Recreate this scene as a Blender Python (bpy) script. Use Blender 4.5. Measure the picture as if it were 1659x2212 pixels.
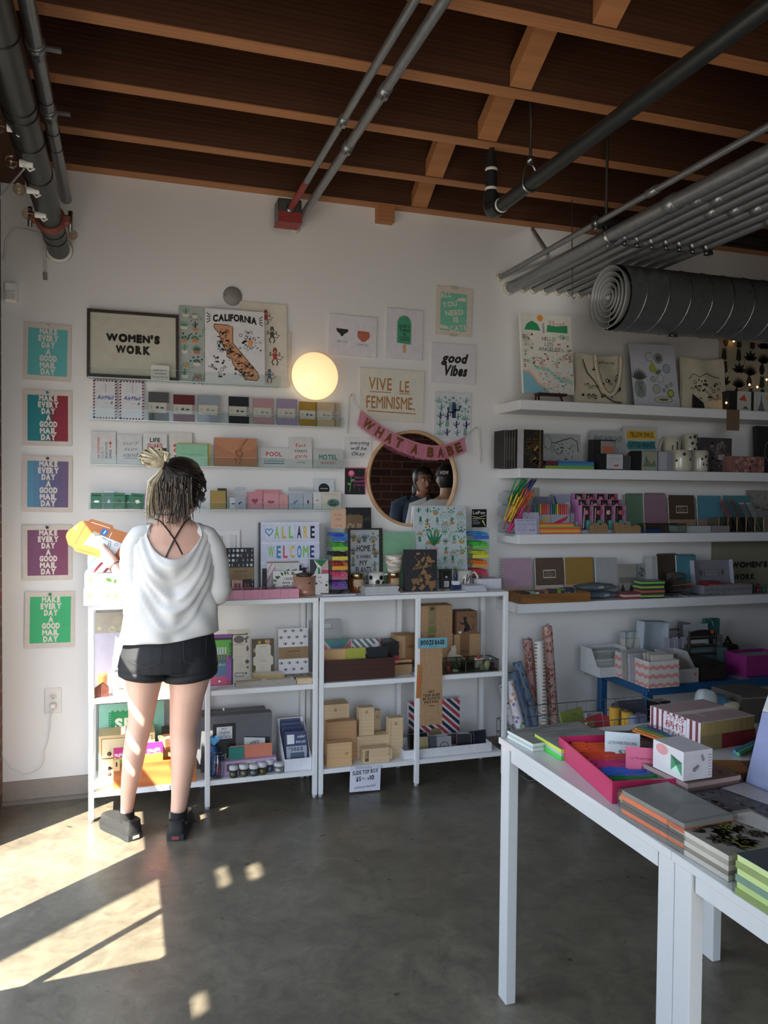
import bpy,math,random
from mathutils import Vector,Matrix,Euler,noise as mnoise
PI=math.pi
for o in list(bpy.data.objects):bpy.data.objects.remove(o)
SC=bpy.context.scene;COL=SC.collection
RND=random.Random(7)
# --- camera
CW,CH_,CF=1659.0,2212.0,1730.0
YAW,PIT,ROL,CAMZ=math.radians(18.0),math.radians(-1.5),math.radians(.52),1.43
def cam_axes():
 cy,sy=math.cos(YAW),math.sin(YAW)
 f=Vector((sy,cy,0));r=Vector((cy,-sy,0));u=Vector((0,0,1))
 f2=f*math.cos(PIT)+u*math.sin(PIT);u2=u*math.cos(PIT)-f*math.sin(PIT)
 return r*math.cos(ROL)+u2*math.sin(ROL),u2*math.cos(ROL)-r*math.sin(ROL),f2
CAMR,CAMU,CAMF=cam_axes();CAMO=Vector((0,0,CAMZ))
def at(px,py,**k):
 """point of the photo -> the point where that sight line meets a plane x=, y= or z="""
 d=CAMR*((px-CW/2)/CF)-CAMU*((py-CH_/2)/CF)+CAMF
 a=list(k)[0];i='xyz'.index(a)
 return CAMO+d*((k[a]-CAMO[i])/d[i])
cd=bpy.data.cameras.new('camera');cam=bpy.data.objects.new('camera',cd);COL.objects.link(cam)
cd.sensor_fit='VERTICAL';cd.sensor_height=36;cd.lens=36*CF/CH_;cd.clip_start=.02
m=Matrix((CAMR,CAMU,-CAMF)).transposed().to_4x4();m.translation=CAMO;cam.matrix_world=m
SC.camera=cam
# --- light
SC.view_settings.view_transform='Standard';SC.view_settings.look='None'
SC.view_settings.exposure=0.88;SC.view_settings.gamma=1;SC.view_settings.use_curve_mapping=False
SUN_DIR=Vector((.77,.64,-1.08)).normalized()
ld=bpy.data.lights.new('sun','SUN');ld.energy=21;ld.angle=math.radians(.6);ld.color=(1,.92,.77)
so=bpy.data.objects.new('sun',ld);COL.objects.link(so);so.rotation_euler=SUN_DIR.to_track_quat('-Z','Y').to_euler()
so.location=(-4,-3,6)
wd=bpy.data.worlds.new('sky');SC.world=wd;wd.use_nodes=True
bg=wd.node_tree.nodes['Background'];bg.inputs[1].default_value=4.3
tc=wd.node_tree.nodes.new('ShaderNodeTexCoord');sx=wd.node_tree.nodes.new('ShaderNodeSeparateXYZ');cr=wd.node_tree.nodes.new('ShaderNodeValToRGB')
wd.node_tree.links.new(tc.outputs['Generated'],sx.inputs[0]);ma_=wd.node_tree.nodes.new('ShaderNodeMath');ma_.operation='MULTIPLY_ADD';ma_.inputs[1].default_value=.5;ma_.inputs[2].default_value=.5;wd.node_tree.links.new(sx.outputs[2],ma_.inputs[0]);wd.node_tree.links.new(ma_.outputs[0],cr.inputs[0]);wd.node_tree.links.new(cr.outputs[0],bg.inputs[0])
cr.color_ramp.elements[0].color=(.42,.38,.32,1);cr.color_ramp.elements[1].color=(.5,.7,1,1)
e=cr.color_ramp.elements.new(.5);e.color=(.42,.4,.36,1);e=cr.color_ramp.elements.new(.515);e.color=(.8,.89,1,1)
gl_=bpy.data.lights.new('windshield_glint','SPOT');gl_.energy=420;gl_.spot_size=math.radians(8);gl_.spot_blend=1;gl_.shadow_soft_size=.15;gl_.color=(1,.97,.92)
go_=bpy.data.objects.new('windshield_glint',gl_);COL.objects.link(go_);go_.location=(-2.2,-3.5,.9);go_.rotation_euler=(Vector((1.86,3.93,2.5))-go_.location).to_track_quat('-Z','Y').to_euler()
def portal(loc,rot,sx_,sy_):
 l=bpy.data.lights.new('window_daylight','AREA');l.shape='RECTANGLE';l.size=sx_;l.size_y=sy_;l.cycles.is_portal=True
 o=bpy.data.objects.new('window_daylight',l);COL.objects.link(o);o.location=loc;o.rotation_euler=rot
SC.cycles.transparent_max_bounces=24;SC.cycles.max_bounces=10
# --- materials
def lin(h):
 h=h.lstrip('#');c=[int(h[i:i+2],16)/255 for i in(0,2,4)]
 return tuple(x/12.92 if x<=.04045 else((x+.055)/1.055)**2.4 for x in c)+(1,)
MATS={}
def nd(nt,t,**k):
 n=nt.nodes.new(t)
 for a,b in k.items():
  try:setattr(n,a,b)
  except Exception:pass
 return n
def C(h,r=.6,me=0.,var=.05,sc=30.,coat=0.,em=0.,spec=.5):
 """plain coloured material with a faint procedural mottling"""
 key=(h,r,me,var,sc,coat,em,spec)
 if key in MATS:return MATS[key]
 ma=bpy.data.materials.new('paint_'+h);ma.use_nodes=True;nt=ma.node_tree;b=nt.nodes['Principled BSDF']
 c=lin(h)
 b.inputs['Roughness'].default_value=r;b.inputs['Metallic'].default_value=me
 b.inputs['Coat Weight'].default_value=coat;b.inputs['Specular IOR Level'].default_value=spec
 if em:b.inputs['Emission Color'].default_value=c;b.inputs['Emission Strength'].default_value=em
 tcn=nd(nt,'ShaderNodeTexCoord');n=nd(nt,'ShaderNodeTexNoise');n.inputs['Scale'].default_value=sc;n.inputs['Detail'].default_value=3
 nt.links.new(tcn.outputs['Object'],n.inputs['Vector'])
 rp=nd(nt,'ShaderNodeValToRGB');rp.color_ramp.elements[0].position=.3;rp.color_ramp.elements[1].position=.7
 rp.color_ramp.elements[0].color=tuple(x*(1-var)for x in c[:3])+(1,);rp.color_ramp.elements[1].color=tuple(min(1,x*(1+var))for x in c[:3])+(1,)
 nt.links.new(n.outputs['Fac'],rp.inputs[0]);nt.links.new(rp.outputs[0],b.inputs['Base Color'])
 MATS[key]=ma;return ma
def clear(h='f4f8fa',refl=.09,tint=.93,name='clear_plastic',rough=.04):
 """thin clear plastic or glass sheet: lets light through, mirrors at a glancing angle"""
 key=('clear',h,refl,tint,rough)
 if key in MATS:return MATS[key]
 ma=bpy.data.materials.new(name);ma.use_nodes=True;nt=ma.node_tree;nt.nodes.clear()
 out=nd(nt,'ShaderNodeOutputMaterial');mx=nd(nt,'ShaderNodeMixShader');tr=nd(nt,'ShaderNodeBsdfTransparent');gl=nd(nt,'ShaderNodeBsdfGlossy')
 c=lin(h);tr.inputs[0].default_value=tuple(x*tint for x in c[:3])+(1,);gl.inputs['Roughness'].default_value=rough
 lw=nd(nt,'ShaderNodeLayerWeight');lw.inputs[0].default_value=.25
 mr=nd(nt,'ShaderNodeMapRange');mr.inputs[3].default_value=refl*.5;mr.inputs[4].default_value=min(1,refl*3)
 nt.links.new(lw.outputs['Fresnel'],mr.inputs[0]);nt.links.new(mr.outputs[0],mx.inputs[0])
 nt.links.new(tr.outputs[0],mx.inputs[1]);nt.links.new(gl.outputs[0],mx.inputs[2]);nt.links.new(mx.outputs[0],out.inputs[0])
 MATS[key]=ma;return ma
def wood(h1,h2,scale=(1,12,12),r=.55,bump=.1,name='wood',dist=3.):
 key=('wood',h1,h2,scale,r)
 if key in MATS:return MATS[key]
 ma=bpy.data.materials.new(name);ma.use_nodes=True;nt=ma.node_tree;b=nt.nodes['Principled BSDF'];b.inputs['Roughness'].default_value=r
 tcn=nd(nt,'ShaderNodeTexCoord');mp=nd(nt,'ShaderNodeMapping');mp.inputs['Scale'].default_value=scale
 n=nd(nt,'ShaderNodeTexNoise');n.inputs['Scale'].default_value=1.6;n.inputs['Detail'].default_value=6;n.inputs['Distortion'].default_value=dist*.25
 w=nd(nt,'ShaderNodeTexWave',wave_type='BANDS',bands_direction='DIAGONAL');w.inputs['Scale'].default_value=1.2;w.inputs['Distortion'].default_value=dist;w.inputs['Detail'].default_value=3
 mi=nd(nt,'ShaderNodeMix',data_type='FLOAT');mi.inputs[0].default_value=.22
 rp=nd(nt,'ShaderNodeValToRGB');rp.color_ramp.elements[0].color=lin(h1);rp.color_ramp.elements[1].color=lin(h2);rp.color_ramp.elements[0].position=.25;rp.color_ramp.elements[1].position=.75
 bp=nd(nt,'ShaderNodeBump');bp.inputs['Strength'].default_value=bump;bp.inputs['Distance'].default_value=.01
 L=nt.links.new
 L(tcn.outputs['Object'],mp.inputs[0]);L(mp.outputs[0],n.inputs['Vector']);L(mp.outputs[0],w.inputs['Vector'])
 L(n.outputs['Fac'],mi.inputs[2]);L(w.outputs['Fac'],mi.inputs[3]);L(mi.outputs[0],rp.inputs[0]);L(rp.outputs[0],b.inputs['Base Color']);L(mi.outputs[0],bp.inputs['Height']);L(bp.outputs[0],b.inputs['Normal'])
 MATS[key]=ma;return ma
def brushed(h,r=.35,name='metal',sc=60.,var=.25,me=1.):
 key=('metal',h,r,sc,var)
 if key in MATS:return MATS[key]
 ma=bpy.data.materials.new(name);ma.use_nodes=True;nt=ma.node_tree;b=nt.nodes['Principled BSDF'];b.inputs['Metallic'].default_value=me
 c=lin(h);tcn=nd(nt,'ShaderNodeTexCoord');n=nd(nt,'ShaderNodeTexNoise');n.inputs['Scale'].default_value=sc;n.inputs['Detail'].default_value=5
 rp=nd(nt,'ShaderNodeValToRGB');rp.color_ramp.elements[0].color=tuple(x*(1-var)for x in c[:3])+(1,);rp.color_ramp.elements[1].color=tuple(min(1,x*(1+var))for x in c[:3])+(1,)
 mr=nd(nt,'ShaderNodeMapRange');mr.inputs[3].default_value=r*.7;mr.inputs[4].default_value=r*1.3
 L=nt.links.new;L(tcn.outputs['Object'],n.inputs['Vector']);L(n.outputs['Fac'],rp.inputs[0]);L(rp.outputs[0],b.inputs['Base Color']);L(n.outputs['Fac'],mr.inputs[0]);L(mr.outputs[0],b.inputs['Roughness'])
 MATS[key]=ma;return ma
WHITE=C('ecebe8',.55,var=.015);PAPER=C('e6e4e0',.7,var=.02);BLACK=C('17171a',.5);INK=C('1c1a1a',.7,var=0);CLEAR=clear();KRAFT=C('a98763',.8,var=.1,sc=80)
FRAMEW=C('e4e6e6',.38,var=.01);STEEL=brushed('9a9c9c',.32);GOLDM=brushed('b98a4e',.35)
# --- mesh builder
GL={}
_fc=bpy.data.curves.new('font_probe','FONT');_fo=bpy.data.objects.new('font_probe',_fc);COL.objects.link(_fo)
def glyph(ch,bold):
 k=(ch,round(bold,3))
 if k in GL:return GL[k]
 _fc.body=ch;_fc.offset=bold;_fc.resolution_u=3;_fc.fill_mode='FRONT';_fc.extrude=0
 dg=bpy.context.evaluated_depsgraph_get();dg.update();ev=_fo.evaluated_get(dg);me=ev.to_mesh()
 vs=[(v.co.x,v.co.y)for v in me.vertices];fs=[tuple(p.vertices)for p in me.polygons];ev.to_mesh_clear()
 x0=min((v[0]for v in vs),default=0);x1=max((v[0]for v in vs),default=.28)
 GL[k]=([(x-x0,y)for x,y in vs],fs,x1-x0);return GL[k]
ORG={}
class MB:
 def __init__(s,T=None):s.V=[];s.F=[];s.MI=[];s.S=[];s.mats=[];s.T=T if T is not None else Matrix()
 def mi(s,ma):
  if ma not in s.mats:s.mats.append(ma)
  return s.mats.index(ma)
 def add(s,vs,fs,ma,sm=False):
  b=len(s.V);s.V+=[s.T@Vector(v)for v in vs];i=s.mi(ma)
  for f in fs:s.F.append([b+j for j in f]);s.MI.append(i);s.S.append(sm)
  return s
 def box(s,x0,y0,z0,x1,y1,z1,ma,front=None):
  vs=[(x0,y0,z0),(x1,y0,z0),(x1,y1,z0),(x0,y1,z0),(x0,y0,z1),(x1,y0,z1),(x1,y1,z1),(x0,y1,z1)]
  s.add(vs,[(0,3,2,1),(0,1,5,4),(1,2,6,5),(2,3,7,6),(3,0,4,7)],ma);return s.add(vs,[(4,5,6,7)],front or ma)
 def rbox(s,x0,y0,z0,x1,y1,z1,b,ma):
  """box with chamfered edges"""
  vs=[];
  X=(x0,x1);Y=(y0,y1);Z=(z0,z1);idx={}
  for i in(0,1):
   for j in(0,1):
    for k in(0,1):
     sx_,sy_,sz_=(b if i==0 else-b),(b if j==0 else-b),(b if k==0 else-b)
     for a,p in enumerate(((X[i],Y[j]+sy_,Z[k]+sz_),(X[i]+sx_,Y[j],Z[k]+sz_),(X[i]+sx_,Y[j]+sy_,Z[k]))):idx[i,j,k,a]=len(vs);vs.append(p)
  I=lambda i,j,k,a:idx[i,j,k,a]
  fs=[(I(i,0,0,0),I(i,1,0,0),I(i,1,1,0),I(i,0,1,0))for i in(0,1)]
  fs+=[(I(0,j,0,1),I(1,j,0,1),I(1,j,1,1),I(0,j,1,1))for j in(0,1)]
  fs+=[(I(0,0,k,2),I(1,0,k,2),I(1,1,k,2),I(0,1,k,2))for k in(0,1)]
  for p in(0,1):
   for q in(0,1):
    fs+=[(I(0,p,q,1),I(1,p,q,1),I(1,p,q,2),I(0,p,q,2)),(I(p,0,q,0),I(p,1,q,0),I(p,1,q,2),I(p,0,q,2)),(I(p,q,0,0),I(p,q,1,0),I(p,q,1,1),I(p,q,0,1))]
  fs+=[(I(i,j,k,0),I(i,j,k,1),I(i,j,k,2))for i in(0,1)for j in(0,1)for k in(0,1)]
  return s.add(vs,fs,ma)
 def prism(s,poly,w0,w1,ma,side=None):
  n=len(poly);vs=[(x,y,w0)for x,y in poly]+[(x,y,w1)for x,y in poly]
  s.add(vs,[tuple(range(n-1,-1,-1)),tuple(range(n,2*n))],ma)
  return s.add(vs,[(i,(i+1)%n,n+(i+1)%n,n+i)for i in range(n)],side or ma)
 def tube(s,pts,r,ma,n=8,cap=True,sm=True,closed=False,el=1.):
  pts=[Vector(p)for p in pts];k=len(pts);rr=r if isinstance(r,(list,tuple))else[r]*k
  vs=[];up=None
  for i,p in enumerate(pts):
   if closed:t=(pts[(i+1)%k]-pts[i-1]).normalized()
   else:t=(pts[min(i+1,k-1)]-pts[max(i-1,0)]).normalized()
   if up is None:up=t.orthogonal().normalized()if abs(t.z)>.95 else(Vector((0,0,1))-t*t.z).normalized()
   else:up=(up-t*up.dot(t)).normalized()
   sd=t.cross(up)
   for j in range(n):
    a=2*PI*j/n;vs.append(p+(sd*math.cos(a)+up*math.sin(a)*el)*rr[i])
  fs=[(i*n+j,i*n+(j+1)%n,(i+1)*n+(j+1)%n,(i+1)*n+j)for i in range(k-1)for j in range(n)]
  if closed:fs+=[((k-1)*n+j,(k-1)*n+(j+1)%n,(j+1)%n,j)for j in range(n)]
  s.add(vs,fs,ma,sm)
  if cap and not closed:s.add(vs[:n],[tuple(range(n-1,-1,-1))],ma);s.add(vs[-n:],[tuple(range(n))],ma)
  return s
 def lathe(s,prof,ma,n=20,c=(0,0,0),sm=True,ax='z'):
  vs=[];
  for r,z in prof:
   for j in range(n):
    a=2*PI*j/n;x,y=r*math.cos(a),r*math.sin(a)
    vs.append((c[0]+x,c[1]+y,c[2]+z)if ax=='z' else((c[0]+z,c[1]+x,c[2]+y)if ax=='x' else(c[0]+y,c[1]+z,c[2]+x)))
  k=len(prof)
  return s.add(vs,[(i*n+j,i*n+(j+1)%n,(i+1)*n+(j+1)%n,(i+1)*n+j)for i in range(k-1)for j in range(n)],ma,sm)
 def sphere(s,c,r,ma,n=12,sq=(1,1,1)):
  k=max(5,n//2+1);vs=[]
  for i in range(k):
   th=PI*i/(k-1)
   for j in range(n):a=2*PI*j/n;vs.append((c[0]+r*sq[0]*math.sin(th)*math.cos(a),c[1]+r*sq[1]*math.sin(th)*math.sin(a),c[2]-r*sq[2]*math.cos(th)))
  return s.add(vs,[(i*n+j,i*n+(j+1)%n,(i+1)*n+(j+1)%n,(i+1)*n+j)for i in range(k-1)for j in range(n)],ma,True)
# ---- drawing on the local xy plane at height w
 def face(s,pts,ma,w=.0004):return s.add([(x,y,w)for x,y in pts],[tuple(range(len(pts)))],ma)
 def glyphs(s,txt,cx,cy,h,ma,w=None,bold=0.,sh=0.,jit=0.,lay=.0005,gap=.1,rot=0.,al='c',arc=None,thick=0):
  """lettering, cap height h, centred on cx, baseline cy; w squeezes or stretches it to a width"""
  k=h/.69;x=0;pl=[]
  for ch in txt:
   if ch==' ':x+=.32;continue
   g=glyph(ch,0 if ch in 'MmWwNn' else bold);pl.append((g,x));x+=g[2]+gap
  tot=max(x-gap,.01);sx_=(w/(tot*k))if w else 1.
  off={'c':-tot*k*sx_/2,'l':0,'r':-tot*k*sx_}[al];cr_,sr_=math.cos(rot),math.sin(rot)
  todo=[]
  for ch,(g,gx)in zip([c for c in txt if c!=' '],pl):
   if bold and ch in 'MmWwNn':q=bold*.8;todo+=[(g,gx-q,0,0),(g,gx+q,0,.00002),(g,gx,q*.8,.00004),(g,gx,-q*.8,.00006)]
   else:todo.append((g,gx,0,0))
  for(vs,fs,gw),gx,dy_,dl in todo:
   ja=RND.uniform(-jit,jit);jy=RND.uniform(-jit,jit)*h*.4;ca,sa=math.cos(ja),math.sin(ja);out=[]
   for vx,vy in vs:
    a,b=vx-gw/2,vy+dy_-.35;a,b=a*ca-b*sa,a*sa+b*ca
    X=(a+gw/2+gx+sh*(b+.35))*k*sx_+off;Y=(b+.35)*k+jy
    if arc:X2,Y2=arc(X,Y)
    else:X2,Y2=X*cr_-Y*sr_,X*sr_+Y*cr_
    out.append((cx+X2,cy+Y2,lay+dl))
   if thick:
    n=len(out);s.add(out+[(a,b,c+thick)for a,b,c in out],[tuple(i+n for i in f)for f in fs],ma)
   else:s.add(out,fs,ma)
  return s
 def ribbon(s,pts,wd,ma,w=.0005,closed=False):
  """flat brush stroke along a 2-D polyline"""
  P=[Vector(p)for p in pts];k=len(P);L=[];R=[]
  ww=wd if isinstance(wd,(list,tuple))else[wd]*k
  for i in range(k):
   t=(P[min(i+1,k-1)]-P[max(i-1,0)])if not closed else(P[(i+1)%k]-P[i-1])
   t=t.normalized()if t.length>1e-9 else Vector((1,0));nrm=Vector((-t.y,t.x))
   L.append(P[i]+nrm*ww[i]/2);R.append(P[i]-nrm*ww[i]/2)
  vs=[(p.x,p.y,w)for p in L]+[(p.x,p.y,w)for p in R]
  return s.add(vs,[(i,(i+1)%k,k+(i+1)%k,k+i)for i in range(k if closed else k-1)],ma)
 def build(s,name,parent=None,origin=None,mods=None):
  if not s.V:return None
  if parent is not None:org=ORG[parent.name]
  elif origin is not None:org=Vector(origin)
  else:
   xs=[v.x for v in s.V];ys=[v.y for v in s.V];zs=[v.z for v in s.V]
   org=Vector(((min(xs)+max(xs))/2,(min(ys)+max(ys))/2,min(zs)))
  me=bpy.data.meshes.new(name);me.from_pydata([v-org for v in s.V],[],s.F)
  for ma in s.mats:me.materials.append(ma)
  me.polygons.foreach_set('material_index',s.MI);me.polygons.foreach_set('use_smooth',s.S);me.update()
  o=bpy.data.objects.new(name,me);COL.objects.link(o)
  if parent is not None:o.parent=parent
  else:o.location=org
  ORG[o.name]=org
  return o
def tag(o,label,cat,group=None,kind=None):
 if label:o['label']=label
 if cat:o['category']=cat
 if group:o['group']=group
 if kind:o['kind']=kind
 return o
def thing(name,label,cat,loc,group=None):
 o=bpy.data.objects.new(name,None);COL.objects.link(o);o.location=loc;o.empty_display_size=.05;ORG[o.name]=Vector(loc);return tag(o,label,cat,group)
def struct(mb,name,parent=None):
 o=mb.build(name,parent)
 if parent is None:o['kind']='structure'
 return o
def dup(o,d,label=None,group=None,rz=0.):
 c=o.copy();COL.objects.link(c);c.location=o.location+Vector(d);c.rotation_euler.z+=rz;ORG[c.name]=ORG[o.name]+Vector(d)
 if label:c['label']=label
 if group:c['group']=group
 for ch in list(o.children):
  k=ch.copy();COL.objects.link(k);k.parent=c
  for g in ch.children:q=g.copy();COL.objects.link(q);q.parent=k
 return c
def stand(x,y,z,yaw=0.,lean=0.,tilt=0.):return Matrix.Translation((x,y,z))@Matrix.Rotation(yaw,4,'Z')@Matrix.Rotation(PI/2-lean,4,'X')@Matrix.Rotation(tilt,4,'Z')
def lay(x,y,z,yaw=0.,tiltx=0.):return Matrix.Translation((x,y,z))@Matrix.Rotation(yaw,4,'Z')@Matrix.Rotation(tiltx,4,'X')
class Panel(MB):
 """a flat sheet or slab w by h by t whose face carries drawing in 0..1 coordinates (x right, y up)"""
 def __init__(s,T,w,h,t,ma,edge=None):
  MB.__init__(s,T);s.w=w;s.h=h;s.t=t;s.T0=T
  s.box(-w/2,0,-t,w/2,h,0,edge or ma,ma)
 def P(s,x,y):return((x-.5)*s.w,y*s.h)
 def rect(s,x0,y0,x1,y1,ma,l=1):return s.face([s.P(x0,y0),s.P(x1,y0),s.P(x1,y1),s.P(x0,y1)],ma,l*.0004)
 def poly(s,pts,ma,l=1):return s.face([s.P(*p)for p in pts],ma,l*.0004)
 def disc(s,cx,cy,r,ma,l=1,ry=None,n=18):
  ry=r if ry is None else ry;c=s.P(cx,cy);k=s.w
  return s.face([(c[0]+k*r*math.cos(2*PI*i/n),c[1]+k*ry*math.sin(2*PI*i/n))for i in range(n)],ma,l*.0004)
 def line(s,pts,wd,ma,l=2):return s.ribbon([s.P(*p)for p in pts],wd*s.w if not isinstance(wd,(list,tuple))else[a*s.w for a in wd],ma,l*.0004)
 def text(s,t,cx,cy,h,ma,w=None,l=2,**k):
  c=s.P(cx,cy);return s.glyphs(t,c[0],c[1],h*s.h,ma,w=w*s.w if w else None,lay=l*.0004,**k)
 def leaf(s,cx,cy,ln,wd,ang,ma,l=2,n=6):
  """pointed leaf, base at cx,cy; ln and wd in fractions of the width"""
  c=s.P(cx,cy);ca,sa=math.cos(ang),math.sin(ang);pts=[]
  for i in range(n+1):t=i/n;pts.append((t*ln*s.w,math.sin(PI*t**.8)*wd*s.w/2))
  pts+=[(x,-y)for x,y in pts[-2:0:-1]]
  return s.face([(c[0]+x*ca-y*sa,c[1]+x*sa+y*ca)for x,y in pts],ma,l*.0004)
 def done(s,name,label,cat,group=None,parent=None):
  o=s.build(name,parent)
  return tag(o,label,cat,group)if parent is None else o
def fit(x0,x1,yt,yb,y,z=None,lean=0.):
 """photo box (left, right, top, bottom at its middle) standing in the plane y -> base centre x, z, width, height"""
 cx=(x0+x1)/2;b=at(cx,yb,y=y);zz=b.z if z is None else z
 cy=(yt+yb)/2;w=at(x1,cy,y=y).x-at(x0,cy,y=y).x
 h=at(cx,yt,y=y+.0).z-zz
 for _ in range(3):h=(at(cx,yt,y=y+h*math.sin(lean)).z-zz)/math.cos(lean)
 x=at(cx,yb,y=y).x
 return x,zz,w,h
def std(px,z,t,ma,y=None,lean=0.,yaw=0.,tilt=0.,edge=None):
 """upright slab or box whose front foot is seen at the bottom of the photo box, on a surface at height z"""
 return flat(px,at((px[0]+px[1])/2,px[3],z=z).y if y is None else y,t,ma,z+.0005,lean,yaw,tilt,edge)
def flat(px,y,t,ma,z=None,lean=0.,yaw=0.,tilt=0.,edge=None):
 x,zz,w,h=fit(*px,y,z,lean)
 return Panel(stand(x,y,zz+t*math.sin(lean),yaw,lean,tilt),w,h,t,ma,edge)
# --- room shell
WY=3.935;LX=-.52;ZJ=2.87;ZD=3.17;RX=6.6;FY=-2.6
def wallpaint():
 ma=bpy.data.materials.new('white_wall_paint');ma.use_nodes=True;nt=ma.node_tree;b=nt.nodes['Principled BSDF'];b.inputs['Roughness'].default_value=.62
 tcn=nd(nt,'ShaderNodeTexCoord');n=nd(nt,'ShaderNodeTexNoise');n.inputs['Scale'].default_value=2.;n.inputs['Detail'].default_value=4
 rp=nd(nt,'ShaderNodeValToRGB');rp.color_ramp.elements[0].color=lin('dcdad8');rp.color_ramp.elements[1].color=lin('e4e3e2')
 n2=nd(nt,'ShaderNodeTexNoise');n2.inputs['Scale'].default_value=160;bp=nd(nt,'ShaderNodeBump');bp.inputs['Strength'].default_value=.06;bp.inputs['Distance'].default_value=.004
 L=nt.links.new;L(tcn.outputs['Object'],n.inputs['Vector']);L(n.outputs['Fac'],rp.inputs[0]);L(rp.outputs[0],b.inputs['Base Color']);L(tcn.outputs['Object'],n2.inputs['Vector']);L(n2.outputs['Fac'],bp.inputs['Height']);L(bp.outputs[0],b.inputs['Normal'])
 return ma
def concrete():
 ma=bpy.data.materials.new('polished_concrete');ma.use_nodes=True;nt=ma.node_tree;b=nt.nodes['Principled BSDF'];L=nt.links.new
 tcn=nd(nt,'ShaderNodeTexCoord')
 def noi(sc,det,dis=0.,rough=.55):
  n=nd(nt,'ShaderNodeTexNoise');n.inputs['Scale'].default_value=sc;n.inputs['Detail'].default_value=det;n.inputs['Distortion'].default_value=dis;n.inputs['Roughness'].default_value=rough
  L(tcn.outputs['Object'],n.inputs['Vector']);return n
 def ramp(src,a,bq,ca,cb):
  r=nd(nt,'ShaderNodeValToRGB');r.color_ramp.elements[0].position=a;r.color_ramp.elements[1].position=bq;r.color_ramp.elements[0].color=ca;r.color_ramp.elements[1].color=cb;L(src.outputs['Fac'],r.inputs[0]);return r
 def mul(a,bq,t='MULTIPLY'):
  m_=nd(nt,'ShaderNodeMix',data_type='RGBA',blend_type=t);m_.inputs[0].default_value=1;L(a,m_.inputs[6]);L(bq,m_.inputs[7]);return m_.outputs[2]
 base=ramp(noi(1.3,7,.6),.3,.72,lin('5b564a'),lin('756e61'))
 mott=ramp(noi(9,8,1.2,.65),.35,.7,(.66,.66,.66,1),(1.14,1.12,1.08,1))
 fine=ramp(noi(55,4,.5),.3,.7,(.86,.86,.86,1),(1.06,1.06,1.06,1))
 spots=ramp(noi(14,2,.2),.735,.765,(1,1,1,1),(.35,.35,.36,1))
 big=ramp(noi(2.6,3,1.),.62,.78,(1,1,1,1),(.72,.71,.7,1))
 c=mul(mul(mul(mul(base.outputs[0],mott.outputs[0]),fine.outputs[0]),spots.outputs[0]),big.outputs[0]);L(c,b.inputs['Base Color'])
 rr=nd(nt,'ShaderNodeMapRange');rr.inputs[3].default_value=.2;rr.inputs[4].default_value=.42;L(noi(7,5).outputs['Fac'],rr.inputs[0]);L(rr.outputs[0],b.inputs['Roughness'])
 bp=nd(nt,'ShaderNodeBump');bp.inputs['Strength'].default_value=.05;bp.inputs['Distance'].default_value=.004;L(noi(30,6).outputs['Fac'],bp.inputs['Height']);L(bp.outputs[0],b.inputs['Normal'])
 return ma
def brick():
 ma=bpy.data.materials.new('old_brick');ma.use_nodes=True;nt=ma.node_tree;b=nt.nodes['Principled BSDF'];L=nt.links.new;b.inputs['Roughness'].default_value=.85
 tcn=nd(nt,'ShaderNodeTexCoord');sp=nd(nt,'ShaderNodeSeparateXYZ');ad=nd(nt,'ShaderNodeMath',operation='ADD');cb=nd(nt,'ShaderNodeCombineXYZ')
 L(tcn.outputs['Object'],sp.inputs[0]);L(sp.outputs[0],ad.inputs[0]);L(sp.outputs[1],ad.inputs[1]);L(ad.outputs[0],cb.inputs[0]);L(sp.outputs[2],cb.inputs[1])
 br=nd(nt,'ShaderNodeTexBrick');br.inputs['Scale'].default_value=1.;br.inputs['Brick Width'].default_value=.215;br.inputs['Row Height'].default_value=.075;br.inputs['Mortar Size'].default_value=.006
 br.inputs['Color1'].default_value=lin('5f3428');br.inputs['Color2'].default_value=lin('46261d');br.inputs['Mortar'].default_value=lin('6f665c')
 L(cb.outputs[0],br.inputs['Vector']);L(br.outputs['Color'],b.inputs['Base Color'])
 bp=nd(nt,'ShaderNodeBump');bp.inputs['Distance'].default_value=.01;bp.invert=True;L(br.outputs['Fac'],bp.inputs['Height']);L(bp.outputs[0],b.inputs['Normal'])
 return ma
WALLM=wallpaint();BRICK=brick()
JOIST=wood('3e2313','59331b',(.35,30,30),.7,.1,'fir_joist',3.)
JOISTL=wood('a06a42','b57c50',(.6,24,24),.6,.1,'fir_pale_lit',3.)  # pale fir for bridging; on joist undersides it paints in light from below
struct(MB().box(LX-.3,FY-.3,-.1,RX,WY+.1,0,concrete()),'floor')
struct(MB().box(LX-.3,WY,0,RX,WY+.1,ZD,WALLM),'wall_back')
struct(MB().box(RX-.1,FY,0,RX,WY,ZD,WALLM),'wall_right')
struct(MB().box(2.1,.2,0,RX-.1,.32,ZD,BRICK),'wall_front')
mb=MB();mb.box(LX-.03,FY-.06,0,RX,FY,.25,WALLM);mb.box(LX-.03,FY-.06,2.75,RX,FY,ZD,WALLM)
for x in(LX-.03,.3,1.):mb.box(x,FY-.06,.25,x+.06,FY,2.75,C('33312f',.5))
mb.box(1.06,FY-.06,.25,RX,FY,2.75,BRICK);struct(mb,'window_1')
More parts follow.
